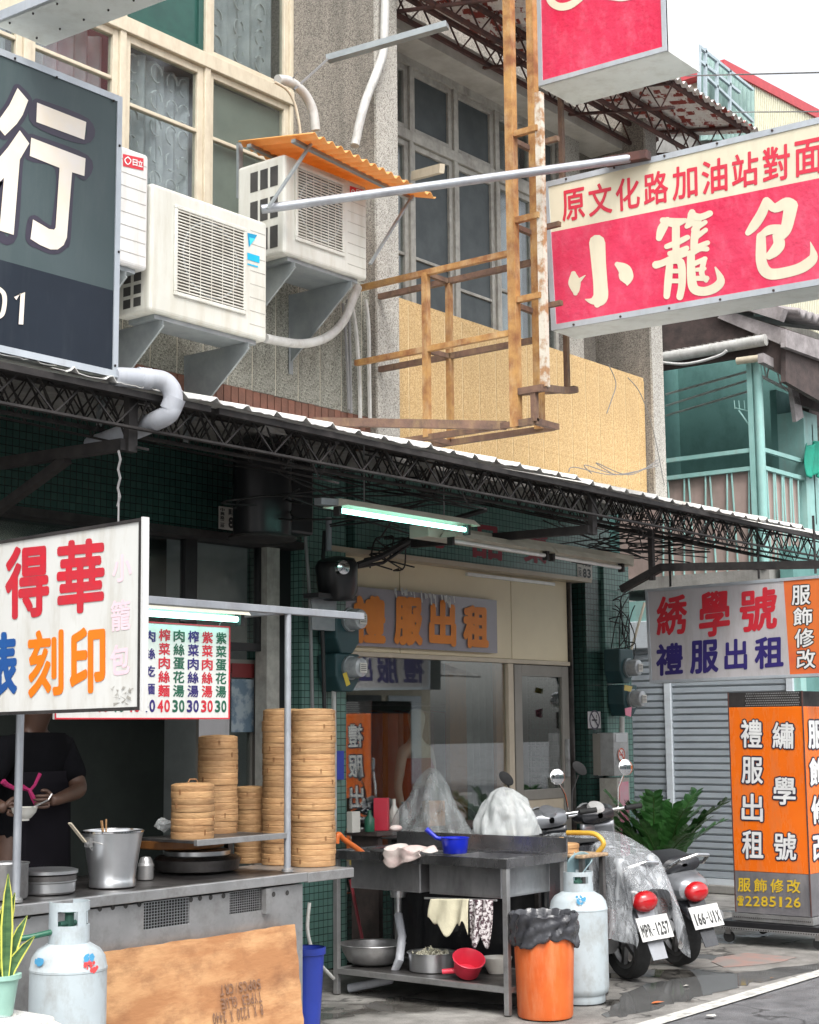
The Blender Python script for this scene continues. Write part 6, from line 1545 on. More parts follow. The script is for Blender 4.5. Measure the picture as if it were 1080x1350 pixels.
o = m.build('bean_sprouts', mat('pale sprouts', (.62,.60,.48), (.5,.48,.36), rough=.5)); tag(o, 'pale bean sprouts heaped in the steel pot', 'vegetables', kind='stuff')
# pink scoop
c = P(614,1275,X=sx0+.10); c = V(sx0+.12, c.y, zr+.075)
t = thing('pink_scoop', 'bright pinkish red plastic scoop lying tilted on the sink lower shelf', 'scoop', c)
ax = V(-.25,-.35,.75).normalized()
MB().lathe([(.001,-.05),(.065,-.05),(.07,-.045),(.088,.045),(.094,.05),(.09,.052),(.083,.045),(.064,-.04),(.001,-.042)], c, 30, ax, cap=False).build('cup', M['pink_plastic'], t, smooth=True)
MB().tube([c+V(0,.06,-.03), P(583,1281,X=sx0+.06)], [.018,.014], 10).build('handle', M['pink_plastic'], t, smooth=True)
# white bowl, behind right
c = V(sx0+.40, P(655,1262,X=sx0+.4).y, zr)
basin('plastic_bowl', 'small off white bowl at the right end of the sink lower shelf', c, [(.05,0),(.055,.01),(.085,.07),(.09,.09),(.085,.088),(.05,.015),(.001,.012)], M['ceramic'], 'bowl')
# blue scoop on the sink
c = P(600,1117,X=sx0+.25); c = V(sx0+.25, c.y, zs)
t = thing('blue_scoop', 'royal blue plastic water scoop standing on the sink rim', 'scoop', c)
MB().lathe([(.001,.002),(.066,.0),(.07,.004),(.08,.085),(.085,.088),(.085,.092),(.076,.088),(.066,.012),(.001,.01)], c, 30, cap=False).build('cup', M['blue_plastic'], t, smooth=True)
MB().tube([c+V(0,.07,.075), c+V(-.02,.12,.085), P(562,1093,X=sx0+.2)], [.014,.012,.016], 10).build('handle', M['blue_plastic'], t, smooth=True)
# cloths
def cloth(label, fn, mt, name='cloth', nu=26, nv=20):
    m = MB(); m.grid(fn, nu, nv); o = m.build(name, mt, smooth=True, solid=.005); return tag(o, label, 'cloth')
def hang(px0, px1, py0, py1, X, seed, depth=.02, skew=0):
    a, b = P(px0,py0,X=X), P(px1,py0,X=X); lo = P((px0+px1)/2,py1,X=X).z
    def f(u, v):
        y = a.y+(b.y-a.y)*u; jag = .035*math.sin(u*9+seed)+.02*math.sin(u*21+seed*2)
        z = a.z+(b.z-a.z)*u; zl = lo+jag
        return (X-depth*(.4+.8*v)*(1+math.sin(u*14+seed+v*2))*.6, y+.02*v*math.sin(u*6+seed)+skew*v, z+(zl-z)*v)
    return f
cloth('damp cream cloth draped over the front rail below the sink bowl', hang(569,619,1185,1222,sx0-.005,1), M['cloth_cream'])
cloth('dark floral cloth hanging beside the cream cloth below the sink', hang(620,650,1186,1238,sx0-.006,3,.03), M['cloth_print'])
m = MB(); m.beam(P(560,1184,X=sx0), P(655,1187,X=sx0), .01, .01); m.build('towel_rail', M['steel'], sk_)
def f(u, v):
    y = P(508,1100,X=sx0).y+(P(556,1100,X=sx0).y-P(508,1100,X=sx0).y)*u
    if v < .5: return (sx0+.15-.33*v+.01*math.sin(u*9), y+.006*math.sin(v*20), zs+.03+.014*math.sin(u*10+v*6)+.008*math.sin(u*23))
    k = (v-.5)/.5; return (sx0-.016-.008*math.sin(u*13), y+.005*math.sin(v*20), zs+.028+.01*math.sin(u*10+3)-k*(.07+.03*math.sin(u*5)))
def f_old(u, v):
    y = P(508,1100,X=sx0+.1).y+(P(556,1100,X=sx0+.1).y-P(508,1100,X=sx0+.1).y)*u; s_ = v
    z = zs+.055+.015*math.sin(u*17)+.02*math.sin(v*5+u*6)-max(0, .35-s_)*.22; x = sx0-.012+s_*.2
    return (x+.01*math.sin(u*20+v*3), y+.01*math.sin(v*9), max(z, zs+.006) if s_ > .1 else z)
cloth('grubby pink and white cloth bunched on the left rim of the sink', f, M['cloth_pink'], nu=40, nv=24)
m = MB(); m.ell(P(522,1092,X=sx0+.22), .05, .03, .02, 12, 8); tag(m.build('sponge', M['cloth_pink'], smooth=True), 'worn white scrubber behind the bunched cloth', 'sponge')
m = MB(); c = V(sx0+.05, P(500,1110,X=sx0+.05).y, zs+.004); m.lathe([(.045,0),(.05,.006),(.045,.014),(.001,.016)], c, 18, sy=1.3); tag(m.build('black_lid', M['rubber'], smooth=True), 'small black lid on the left end of the sink rim', 'lid')
# plastic bags behind the splash back, on bin bases
def bag(label, px, py_top, py_bot, X, w, mt, peak, seed, dep=.22):
    t = P(px, py_top, X=X); b = P(px, py_bot, X=X); H_ = t.z-b.z; rd = random.Random(seed); ph = [rd.uniform(0,6.28) for _ in range(6)]
    m = MB(); seg, rg = 110, 50
    def f(u, v):
        a = u*2*math.pi
        if peak: rr = (1-v)**.62*(1-.10*math.sin(v*3))
        else: rr = math.sqrt(max(0, 1-(v**2.3)))*(.92+.08*math.cos(v*4))
        rr *= 1+.10*math.sin(3*a+ph[0]+v*1.5)*(.4+v)+.06*math.sin(7*a+ph[1]-v*2)+.035*math.sin(13*a+ph[2]+v*6)
        q = V(X+dep*rr*math.cos(a), b.y+w*rr*math.sin(a)-(.04*v if peak else 0), b.z+H_*v)
        s3 = V(q.x*9, q.y*9, q.z*4); s4 = V(q.x*24, q.y*24, q.z*9); k = (noise.noise(s3)*.045+noise.noise(s4)*.012)*min(1, rr*1.6)
        return (q.x+math.cos(a)*k, q.y+math.sin(a)*k, q.z+noise.noise(s3+V(5,5,5))*.02*v)
    m.grid(f, seg, rg); o = m.build('plastic_bag', mt, smooth=True); return tag(o, label, 'plastic bag')
bag('tall peaked grey plastic bag rising behind the sink', 565, 1012, 1100, 8.35, .29, M['bag_grey'], True, 3, .25)
bag('full rounded cloudy plastic bag behind the right end of the sink', 665, 1038, 1100, 8.15, .20, M['bag_white'], False, 5, .2)
# crates that carry the bags
t = thing('plastic_crate', 'dark crate behind the sink carrying the plastic bags', 'crate', (8.3, 5.9, 0))
MB().box(7.98, 5.3, .0, 8.55, 6.5, P(565,1100,X=8.35).z-.01).build('body', M['sc_black'], t, bevel=.02)
MB().box(7.94, 5.26, P(565,1100,X=8.35).z-.009, 8.59, 6.54, P(565,1100,X=8.35).z+.004).build('lid', M['rubber'], t, bevel=.003)

# ================================================================== BINS, STOOL, BASKET
def bin_(label, px, pyb, pyt, Y, rt_, rb_, mt, name='orange_bin'):
    x = P(px, pyb, Y=Y).x; zt_ = P(px, pyt, Y=Y).z; c = V(x, Y, 0); t = thing(name, label, 'bin', c)
    MB().lathe([(.001,.01),(rb_*.96,0),(rb_,.012),(rt_*.985,zt_*.9),(rt_,zt_-.01),(rt_*1.03,zt_),(rt_*.98,zt_),(rb_*.95,.03)], c, 40, cap=False).build('body', mt, t, smooth=True)
    return c, zt_, t
c, zt_, t = bin_('scuffed orange round bin lined with a black bag', 719, 1325, 1212, 4.92, .168, .150, M['orange_bin'])
m = MB(); rd = random.Random(12); ph = [rd.uniform(0,6.3) for _ in range(8)]
def f(u, v):
    a = u*2*math.pi; drop = .15+.022*math.sin(2*a+ph[0])+.012*math.sin(3*a+ph[1])+.006*math.sin(7*a+ph[2])
    if v < .25: s_ = v/.25; rr = .166-.02*(1-s_); z = zt_-.06*(1-s_)+.03*s_
    elif v < .4: s_ = (v-.25)/.15; rr = .166+.022*s_; z = zt_+.03+.012*math.sin(s_*math.pi)
    else: s_ = (v-.4)/.6; rr = .188+.006*math.sin(9*a+ph[3]+s_*5)*s_-.012*s_+.004*math.sin(17*a+ph[4]+s_*7)+.005*math.sin(s_*14+a*4); z = zt_+.03-drop*s_
    rr += .004*math.sin(13*a+ph[5]+v*8)+.003*math.sin(23*a+ph[6]+v*20); z += .004*math.sin(15*a+ph[7])
    return c+V(rr*math.cos(a), rr*math.sin(a), z)
m.grid(f, 96, 20); o = m.build('bin_liner', M['black_bag'], smooth=True, solid=.002); tag(o, 'crumpled black bag folded over the rim of the orange bin', 'bin bag')
MB().lathe([(.001,zt_-.05),(.145,zt_-.05)], c, 24, cap=False).build('dark_fill', M['rubber'], t)
c, zt_, t = bin_('blue plastic bucket standing right of the cart end', 404, 1330, 1250, 5.62, .092, .068, M['blue_bin'], 'blue_bucket')
t['category'] = 'bucket'
MB().lathe([(.094,zt_-.03),(.100,zt_-.028),(.100,zt_+.004),(.093,zt_+.006)], c, 36, cap=False).build('rim', M['blue_bin'], t, smooth=True)
pipe('floor_hose', 'grey hose curving on the floor between cart and sink', pp([(408,1190),(406,1230),(418,1265),(440,1290)], Y=6.25), .011, M['pvc_w'])
# stool with round wooden top behind the tall gas bottle
xk = 8.05; a = P(718,1122,X=xk); b = P(786,1122,X=xk)
t = thing('small_table', 'little steel legged table with a worn wooden top behind the tall gas bottle', 'table', (xk, (a.y+b.y)/2, 0))
ztb = P(750,1124,X=xk).z
MB().box(xk-.14, b.y, ztb-.02, xk+.14, a.y, ztb).build('top', M['ply_edge'], t, bevel=.006)
for sxx in (-.11, .11):
    for yy in (b.y+.03, a.y-.02): MB().box(xk+sxx-.014, yy-.014, 0, xk+sxx+.014, yy+.014, ztb-.021).build('leg', M['steel_dark'], t)
c = V(xk-.02, P(743,1115,X=xk).y, ztb)
t = thing('bamboo_steamer', 'round bamboo steamer lid with a loop handle on the little table', 'steamer', c)
MB().lathe([(.098,0),(.102,.004),(.100,.028),(.104,.030),(.104,.05),(.095,.055),(.001,.06)], c, 32, cap=False).build('ring', M['bamboo'], t, smooth=True)
MB().tube([c+V(0,.035,.057), c+V(0,.01,.085), c+V(0,-.01,.085), c+V(0,-.035,.057)], .006, 6).build('handle', M['bamboo'], t, smooth=True)
pipe('yellow_hose', 'thick yellow hose arching over the end of the little table', pp([(748,1098),(765,1098),(785,1100),(796,1112),(788,1124)], X=xk+.12), .015, M['hose'], 12)
m = MB()
for k in range(3):
    a0 = k*.9; cc = V(sx1+.12, 5.0, .72); 
def drape(u, v): return (sx1+.08+.08*math.sin(v*5+u*9), 5.16-.17*u+.03*math.sin(v*7), .80-.42*v+.03*math.sin(u*11))
m.grid(drape, 20, 20); tag(m.build('blue_rag', mat('washed blue plastic sheet', (.30,.42,.45), (.2,.3,.33), rough=.4), smooth=True, solid=.003), 'washed out blue plastic sheet stuffed beside the tall gas bottle', 'sheet')

# ================================================================== SCOOTERS
def scooter(label, loc, yaw, paint, paint2, plate_txt, mirrors='round'):
    t = thing('parked_scooter', label, 'scooter', (0,0,0))      # faces +X in its own space, rear wheel at x=0
    def wheel(x, r_=.232, w=.058):
        MB().lathe([(r_*.70,-w*.55),(r_*.88,-w),(r_*.97,-w*.8),(r_,-w*.3),(r_,w*.3),(r_*.97,w*.8),(r_*.88,w),(r_*.70,w*.55)], (x,0,r_), 40, (0,1,0), cap=False).build('tyre', M['rubber'], t, smooth=True)
        m = MB(); m.lathe([(r_*.62,-w*.5),(r_*.72,-w*.6),(r_*.72,w*.6),(r_*.62,w*.5)], (x,0,r_), 32, (0,1,0), cap=False); m.lathe([(.03,-w*.9),(.04,-w*.9),(.04,w*.9),(.03,w*.9)], (x,0,r_), 16, (0,1,0))
        for k in range(5):
            a = k*2*math.pi/5; d = V(math.cos(a), 0, math.sin(a)); m.beam(V(x,0,r_)+d*.03, V(x,0,r_)+d*r_*.66, .03, .03, (0,1,0))
        m.build('rim', M['alloy'], t, smooth=True)
    wheel(0); wheel(1.16, .225, .043)
    # main bodywork: cross sections along x
    def hull(name, secs, m_):
        m = MB(); seg = 20
        def f(u, v):
            i = min(int(v*(len(secs)-1)), len(secs)-2); s_ = v*(len(secs)-1)-i; A_ = secs[i]; B__ = secs[i+1]
            x, zc, hw, hh = [A_[k]+(B__[k]-A_[k])*s_ for k in range(4)]; a = u*2*math.pi
            ca, sa = math.cos(a), math.sin(a); p_ = .72
            return (x, hw*math.copysign(abs(ca)**p_, ca), zc+hh*math.copysign(abs(sa)**p_, sa))
        m.grid(f, seg, (len(secs)-1)*4); return m.build(name, m_, t, smooth=True)
    hull('rear_fender', [(-.30,.30,.02,.02),(-.27,.36,.07,.05),(-.14,.45,.085,.05),(.0,.48,.09,.05),(.15,.46,.09,.05),(.26,.38,.06,.04)], paint2)
    hull('tail_body', [(-.32,.52,.02,.02),(-.27,.52,.11,.07),(-.10,.53,.165,.11),(.12,.51,.19,.14),(.34,.49,.18,.16),(.46,.52,.12,.16),(.50,.50,.02,.02)], paint)
    hull('seat', [(-.20,.66,.02,.01),(-.16,.66,.14,.05),(.08,.67,.17,.07),(.32,.65,.16,.06),(.46,.64,.10,.04),(.50,.63,.02,.01)], M['seat'])
    hull('floor_board', [(.42,.30,.02,.02),(.46,.30,.15,.05),(.75,.28,.16,.045),(.90,.32,.15,.06),(.93,.33,.02,.02)], paint2)
    m = MB()
    def ls(u, v):
        y = (u-.5)*2; return (.95-.02+.10*(1-v)-.05*abs(y)*1.2+.02, y*.20*(1-.35*v)*(1-.25*(1-v)), .32+v*.56)
    m.grid(ls, 16, 14); m.build('leg_shield', paint, t, smooth=True, solid=.03)
    hull('front_fender', [(.92,.40,.02,.02),(1.0,.46,.055,.04),(1.16,.475,.062,.045),(1.33,.42,.05,.04),(1.38,.36,.02,.02)], paint)
    m = MB()
    for s_ in (-1, 1): m.tube([(1.16,s_*.07,.225),(1.08,s_*.07,.50),(1.03,s_*.03,.62)], .02, 10)
    m.build('fork', M['alloy'], t, smooth=True)
    hull('handlebar_cover', [(.84,.93,.02,.02),(.87,.93,.13,.05),(.95,.94,.17,.065),(1.04,.93,.12,.06),(1.09,.92,.03,.02)], paint2)
    MB().lathe([(.075,0),(.08,.02),(.06,.045),(.001,.055)], (1.05,0,.93), 20, (1,0,.1), cap=False).build('headlight', M['meter_glass'], t, smooth=True)
    m = MB(); m.tube([(.90,-.33,.95),(.92,-.15,.95),(.94,0,.94),(.92,.15,.95),(.90,.33,.95)], .013, 10); m.build('handlebar', M['chrome'], t, smooth=True)
    for s_ in (-1, 1):
        MB().tube([(.89,s_*.24,.952),(.87,s_*.36,.952)], .019, 12).build('grip', M['rubber'], t, smooth=True)
        MB().tube([(.94,s_*.23,.95),(.98,s_*.30,.945),(.95,s_*.37,.945)], .006, 6).build('brake_lever', M['chrome'], t, smooth=True)
        mr = MB().tube([(.93,s_*.20,.95),(.92,s_*.22,1.10),(.90,s_*.27,1.20)], .006, 8).build('mirror', M['chrome'] if mirrors == 'round' else M['rubber'], t, smooth=True)
        if mirrors == 'round': MB().lathe([(.001,-.012),(.05,-.01),(.058,0),(.052,.004),(.001,.004)], (.89,s_*.28,1.235), 22, (-1,0,.05), cap=False).build('mirror_head', M['chrome'], mr, smooth=True)
        else: MB().lathe([(.001,-.03),(.05,-.02),(.062,0),(.052,.004),(.001,.004)], (.89,s_*.28,1.245), 22, (-1,0,.05), cap=False, sx=1.0, sy=.6).build('mirror_head', M['rubber'], mr, smooth=True)
    # speedometer
    MB().lathe([(.06,0),(.065,.01),(.055,.03),(.001,.034)], (.90,0,.975), 20, (-.5,0,.86), cap=False).build('speedometer', paint2 if mirrors != 'round' else M['ac_w'], t, smooth=True)
    # rear: tail light, grab rail, mudguard, number plate, exhaust, engine
    m = MB(); m.ell((-.30,0,.50), .06, .085, .065, 18, 12); m.build('tail_light', M['lens_red'], t, smooth=True)
    m = MB(); m.tube([(.02,-.13,.64),(-.20,-.14,.66),(-.33,-.10,.72),(-.36,0,.74),(-.33,.10,.72),(-.20,.14,.66),(.02,.13,.64)], .012, 8); m.build('grab_rail', M['chrome'], t, smooth=True)
    m = MB(); m.slab([V(-.28,-.06,.47), V(-.28,.06,.47), V(-.41,.05,.17), V(-.41,-.05,.17)], V(-.27,0,.12), .008); m.build('mudguard', paint2, t)
    n_ = V(-.27,0,.12).normalized(); ctr = V(-.365,0,.345)+n_*.02; dn = V(-.12,0,-.27).normalized(); sy_ = V(0,1,0)
    q_ = (ctr-sy_*-.105-dn*.065, ctr-sy_*.105-dn*.065, ctr-sy_*.105+dn*.065, ctr-sy_*-.105+dn*.065)
    q_ = (ctr+sy_*.108-dn*.072, ctr-sy_*.108-dn*.072, ctr-sy_*.108+dn*.072, ctr+sy_*.108+dn*.072)
    m = MB(); m.slab(list(q_), n_, .004); pl_ = m.build('number_plate', M['plate'], t)
    L_ = Letters(n_, .002); L_.row(plate_txt, lerp4(q_, .05, .3, .95, .85), .14, .05); L_.build(M['txt_black'], pl_, 'lettering')
    m = MB(); m.tube([(.30,-.12,.24),(.10,-.15,.22),(.02,-.16,.24),(-.25,-.17,.32)], [.02,.035,.05,.045], 14); m.build('exhaust', M['alloy'], t, smooth=True)
    m = MB(); m.tube([(.35,.10,.26),(.10,.13,.24),(-.04,.13,.235)], [.07,.075,.06], 12); m.build('engine_case', M['alloy'], t, smooth=True)
    m = MB(); m.tube([(-.02,.13,.27),(-.12,.12,.52)], .025, 10)
    for k in range(9): 
        u = .15+k*.075; c_ = V(-.02,.13,.27).lerp(V(-.12,.12,.52), u); m.lathe([(.036,-.006),(.036,.006)], c_, 12, V(-.1,-.01,.35))
    m.build('shock_absorber', mat('dark red spring', (.16,.05,.04), rough=.4, metal=.4), t, smooth=True)
    MB().beam((.35,.12,.12), (.42,.24,.0), .02, .02).build('side_stand', M['alloy'], t)
    t.location = loc; t.rotation_euler = (R(-6), 0, yaw)
    return t
w1 = P(842, 1291, Z=0); w2 = P(908, 1273, Z=0)
YS1, YS2 = R(60), R(61)
s1_ = scooter('dark scooter under a clear plastic rain cover, nearer the gas bottle', (w1.x, w1.y+.06, 0), YS1, M['sc_black'], M['sc_silver'], 'MPR-1257', 'oval')
s2_ = scooter('silver grey scooter with red tail light, nearer the orange sign', (w2.x, w2.y+.06, 0), YS2, M['sc_silver'], M['sc_black'], '166-UIX', 'round')
# clear cover over the first scooter
def rainc(u, v):
    a = -.45+u*1.10; s_ = (v-.5)*2
    top = .73+.16*math.sin(u*2.4)-.0*u; w = .20+.06*u
    fold = .03*math.sin(u*23+s_*3)+.02*math.sin(u*41+s_*9)
    if abs(s_) < .35: x = s_/.35*w*.8; z = top-.03*abs(s_)
    else: k = (abs(s_)-.35)/.65; x = math.copysign(w*.8+.10*k+fold*k*1.3, s_); z = top-.02-k*(.36+.14*math.sin(u*3.2)+.05*math.sin(u*17+s_))
    if u < .12: x *= .75+u*2; z -= (.12-u)*1.2
    a += .03*math.sin(s_*8); c_, sn = math.cos(YS1), math.sin(YS1)
    x -= .15*z
    return (w1.x+a*c_+x*sn, w1.y+.06+a*sn-x*c_, z)
m = MB(); m.grid(rainc, 60, 50); o = m.build('rain_cover', M['bag_clear'], smooth=True); tag(o, 'crumpled clear plastic rain cover thrown over the dark scooter', 'cover')

# ================================================================== PLANTS
def zz_plant(label, c, n, H_):
    t = thing('potted_plant', label, 'plant', c); rd = random.Random(21)
    MB().lathe([(.001,.01),(.11,0),(.15,.24),(.165,.25),(.165,.27),(.14,.265),(.001,.23)], c, 26, cap=False).build('pot', M['terracotta'], t, smooth=True)
    ms = MB(); ml = MB()
    for k in range(n):
        a = rd.uniform(0, 6.28); lean = rd.uniform(.12, .62)*H_; hh = H_*rd.uniform(.62, 1.0); b0 = V(*c)+V(rd.uniform(-.08,.08), rd.uniform(-.08,.08), .24); pts = []
        for j in range(9): s_ = j/8; pts.append(b0+V(math.cos(a)*lean*s_**1.6, math.sin(a)*lean*s_**1.6, hh*s_*(1-.22*s_)))
        ms.tube(pts, [.010-.0008*j for j in range(9)], 6)
        for j in range(20):
            s_ = .2+.8*j/19; i = min(int(s_*8), 7); p = pts[i].lerp(pts[i+1], s_*8-i); d = (pts[i+1]-pts[i]).normalized(); sd2 = d.cross(V(math.cos(a+1.57), math.sin(a+1.57), rd.uniform(-.2,.2)).cross(d)).normalized() if False else V(-math.sin(a), math.cos(a), 0)
            for s2 in (-1, 1):
                L_ = .125*(1-.45*abs(s_-.55))*rd.uniform(.85,1.15); o_ = (sd2*s2*.85+d*.65+V(rd.uniform(-.15,.15),rd.uniform(-.15,.15),rd.uniform(-.05,.25))).normalized(); wd = o_.cross(d).normalized(); wd = d.cross(o_).normalized().cross(o_).normalized(); W_2 = L_*.27
                nn_ = o_.cross(wd).normalized()*.006
                ml.add([p, p+o_*L_*.3+wd*W_2, p+o_*L_*.7+wd*W_2*.8, p+o_*L_, p+o_*L_*.7-wd*W_2*.8, p+o_*L_*.3-wd*W_2, p+o_*L_*.5+nn_], [(0,1,6),(1,2,6),(2,3,6),(3,4,6),(4,5,6),(5,0,6)])
    ms.build('stems', M['leaf_stem'], t, smooth=True); tag(ml.build('leaves', M['leaf'], t), kind='stuff'); return t
pc = P(878, 1150, Y=6.55)
zz_plant('bushy dark green potted plant with arching glossy fronds before the grey shutter', (P(876,1100,Y=6.35).x, 6.35, 0), 30, 1.0)
# snake plant at the left edge
c = P(-2, 1330, Y=4.75); c = V(c.x, 4.75, P(0,1338,Y=4.75).z)
t = thing('snake_plant', 'yellow edged snake plant in a mint green pot at the left edge', 'plant', c)
zr2 = P(0,1284,Y=4.75).z-c.z
MB().lathe([(.001,.0),(.05,0),(.068,zr2-.02),(.078,zr2-.015),(.078,zr2),(.066,zr2),(.001,zr2-.02)], c, 26, cap=False).build('pot', M['pot_green'], t, smooth=True)
rd = random.Random(5)
for k, (dx, hh, tl_) in enumerate(((.012,.33,.03),(.02,.30,.05),(-.02,.36,.01),(.03,.22,.07),(-.01,.28,.03),(.01,.37,.00),(.03,.15,.09),(-.04,.30,-.05))):
    a = rd.uniform(-.5,.5); b0 = c+V(dx, rd.uniform(-.03,.03), zr2-.02); m = MB(); side = V(math.cos(a-.7), math.sin(a-.7), 0)
    prof = [(0,.012),(.2,.020),(.5,.024),(.8,.016),(1,.001)]
    vs = []; tw = []
    for s_, w in prof:
        cc = b0+V(tl_*s_**1.8*.62, -tl_*s_**1.8*.78, hh*s_); vs += [cc-side*w, cc-side*w*.72, cc+V(0,.004,0), cc+side*w*.72, cc+side*w]
    for i in range(4):
        for j in range(4):
            m.cur = 1 if j in (0, 3) else 0; m.add([vs[i*5+j], vs[i*5+j+1], vs[(i+1)*5+j+1], vs[(i+1)*5+j]], [(0,1,2,3)])
    m.build('leaf', [M['snake'], M['snake_y']], t, solid=.002)
o = thing('styrofoam_box', 'pale box under a clear plastic sheet below the snake plant', 'box', (c.x, c.y, 0))
zt2 = c.z-.003
MB().box(c.x-.28, c.y-.16, 0, c.x+.13, c.y+.17, zt2).build('body', M['counterbox'], o, bevel=.015)
def f(u, v): return (c.x-.32+.54*u, c.y-.24+.42*v, zt2+.002-max(0,(u-.75))*.5-max(0,(.2-v))*.5+.008*math.sin(u*20+v*9)+.006*math.sin(v*31))
m = MB(); m.grid(f, 40, 30); m.build('plastic_sheet', M['bag_clear'], o, smooth=True)
m = MB(); m.grid(lambda u, v: (c.x-.02+.16*u, c.y-.20+.12*v, zt2-.045+.02*math.sin(u*9)+.02*v), 14, 10); m.build('wrapper', mat('peach wrapper', (.72,.50,.40), (.75,.66,.6)), o, smooth=True)

# ================================================================== ORANGE LIGHT BOX ON WHEELS
XL = 10.6; pl = dict(X=XL)
ya_, yb_3 = P(963,1000,**pl).y, P(1061,1000,**pl).y; zt_, zb_ = P(1010,912,**pl).z, P(1010,1205,**pl).z
dL = .55
t = thing('orange_light_box', 'tall orange upright light box with white characters on a wheeled trolley', 'sign', (XL+.2, (ya_+yb_3)/2, 0))
zo1 = P(1010,932,**pl).z; zo0 = P(1010,1150,**pl).z
MB().box(XL, yb_3, zo0, XL+dL, ya_, zo1).build('orange_body', M['orange_box'], t, bevel=.004)
MB().box(XL+.002, yb_3+.002, zb_, XL+dL-.002, ya_-.002, zo0-.001).build('grey_base_panel', mat('grey aluminium panel', (.22,.21,.22), (.16,.155,.165), rough=.5, metal=.3, dirt=(.4,.38,.36), damt=.4), t)
MB().box(XL+.003, yb_3+.003, zo1+.001, XL+dL-.003, ya_-.003, zt_).build('cap', M['truss'], t)
m = MB(); nx = 30; ny = 6
for i in range(nx):
    for j in range(ny):
        yy = ya_-.14-(ya_-.14-yb_3-.02)*(i+.5*(j % 2))/nx; z_ = zo1+.012+(zt_-zo1-.024)*j/(ny-1); m.box(XL+.0015, yy-.0045, z_-.0045, XL+.0028, yy+.0045, z_+.0045)
m.build('perforated_strip', M['steel'], t)
m = MB()
for y_ in (yb_3, ya_): 
    for xx in (XL, XL+dL): m.box(xx-.004, y_-.004, zb_, xx+.004, y_+.004, zt_+.002)
m.build('corner_trim', M['truss_rust'], t)
def lbq(x0, y0, x1, y1): return QD(940+x0/3.553, 880+y0/3.553, 940+x1/3.553, 880+y1/3.553, .03, **pl)
Lo = Letters((-1,0,0), .003); Lw = Letters((-1,0,0), .0055)
for ch, b_ in (('禮',(132,243,232,378)),('服',(136,418,236,545)),('出',(136,590,236,722)),('租',(138,762,238,898)),('繡',(280,255,382,382)),('學',(284,512,390,645)),('號',(288,772,392,905))):
    Lo.cell(ch, lbq(b_[0]-7, b_[1]-7, b_[2]+7, b_[3]+7), .07); Lw.cell(ch, lbq(*b_), .020)
n2 = V(0,-1,0); pl2 = dict(Y=yb_3)
Lo.build(M['letter_dark'], t, 'outline'); Lw.build(M['txt_white'], t)
Lo = Letters((0,-1,0), .003); Lw = Letters((0,-1,0), .0055)
for i, ch in enumerate('服飾修改'):
    z1_ = zo1-.10-i*.265; q_ = (V(XL+.13,yb_3,z1_), V(XL+.42,yb_3,z1_), V(XL+.42,yb_3,z1_-.2), V(XL+.13,yb_3,z1_-.2))
    q_ = (V(XL+.06,yb_3,z1_), V(XL+.34,yb_3,z1_), V(XL+.34,yb_3,z1_-.2), V(XL+.06,yb_3,z1_-.2)); Lw.cell(ch, q_, .032)
    Lo.cell(ch, (q_[0]+V(-.012,0,.012), q_[1]+V(.012,0,.012), q_[2]+V(.012,0,-.012), q_[3]+V(-.012,0,-.012)), .085)
Lo.build(M['letter_dark'], t, 'outline'); Lw.build(M['txt_white'], t)
L = Letters((-1,0,0), .003); L.row('服飾修改', lbq(110,985,418,1058), .2, .02); L.row('☎2285126', lbq(112,1068,415,1125), .16, .03); L.build(M['txt_gold'], t)
tr_ = thing('trolley', 'low black wheeled trolley under the orange light box', 'trolley', (XL+.25, (ya_+yb_3)/2, 0))
MB().box(XL-.06, yb_3-.10, .115, XL+dL+.08, ya_+.12, zb_-.06+.0).build('platform', M['black_metal'], tr_, bevel=.004)
m = MB()
for z_, e_ in ((zb_-.055, .02), (.10, .10)):
    m.box(XL-.062 if e_ > .05 else XL-.02, yb_3-e_, z_, XL+dL+.05, ya_+e_, z_+.018 if e_ > .05 else z_+.05)
m.build('perforated_angle', M['steel'], tr_)
m = MB()
for i in range(40):
    yy = yb_3-.08+(ya_-yb_3+.16)*i/39; m.box(XL-.0645, yy-.004, .104, XL-.0622, yy+.004, .112); m.box(XL-.0225, yb_3+(ya_-yb_3)*i/39-.004, zb_-.035, XL-.0202, yb_3+(ya_-yb_3)*i/39+.004, zb_-.027)
m.build('angle_hole', M['ac_dark'], tr_)
for xx in (XL, XL+dL):
    for yy in (yb_3-.05, ya_+.06):
        w_ = MB().tube([(xx-.012,yy,.04),(xx+.012,yy,.04)], .04, 18).build('caster_wheel', M['rubber'], tr_)
        MB().box(xx-.02, yy-.02, .06, xx+.02, yy+.02, .099).build('fork', M['steel'], w_)

# ================================================================== SHOP INTERIOR THINGS
c = V(P(548,950,Y=7.36).x, 7.36, 0)
t = thing('mannequin', 'bald shop mannequin in a dark red satin dress behind the window', 'mannequin', c)
skin_mesh('figure', [(c.x,c.y,.95,.12),(c.x,c.y,1.12,.10),(c.x,c.y,1.28,(.13,.09)),(c.x,c.y,1.40,(.10,.07)),(c.x,c.y,1.47,.045),(c.x,c.y-.01,1.55,.055),(c.x-.01,c.y-.02,1.62,.075),(c.x,c.y,1.70,.06),(c.x+.16,c.y,1.38,.045),(c.x+.22,c.y,1.12,.032),(c.x+.2,c.y-.05,.88,.025),(c.x-.16,c.y,1.38,.045),(c.x-.22,c.y,1.12,.032),(c.x-.2,c.y-.05,.88,.025)], [(0,1),(1,2),(2,3),(3,4),(4,5),(5,6),(6,7),(3,8),(8,9),(9,10),(3,11),(11,12),(12,13)], M['mannequin'], t)
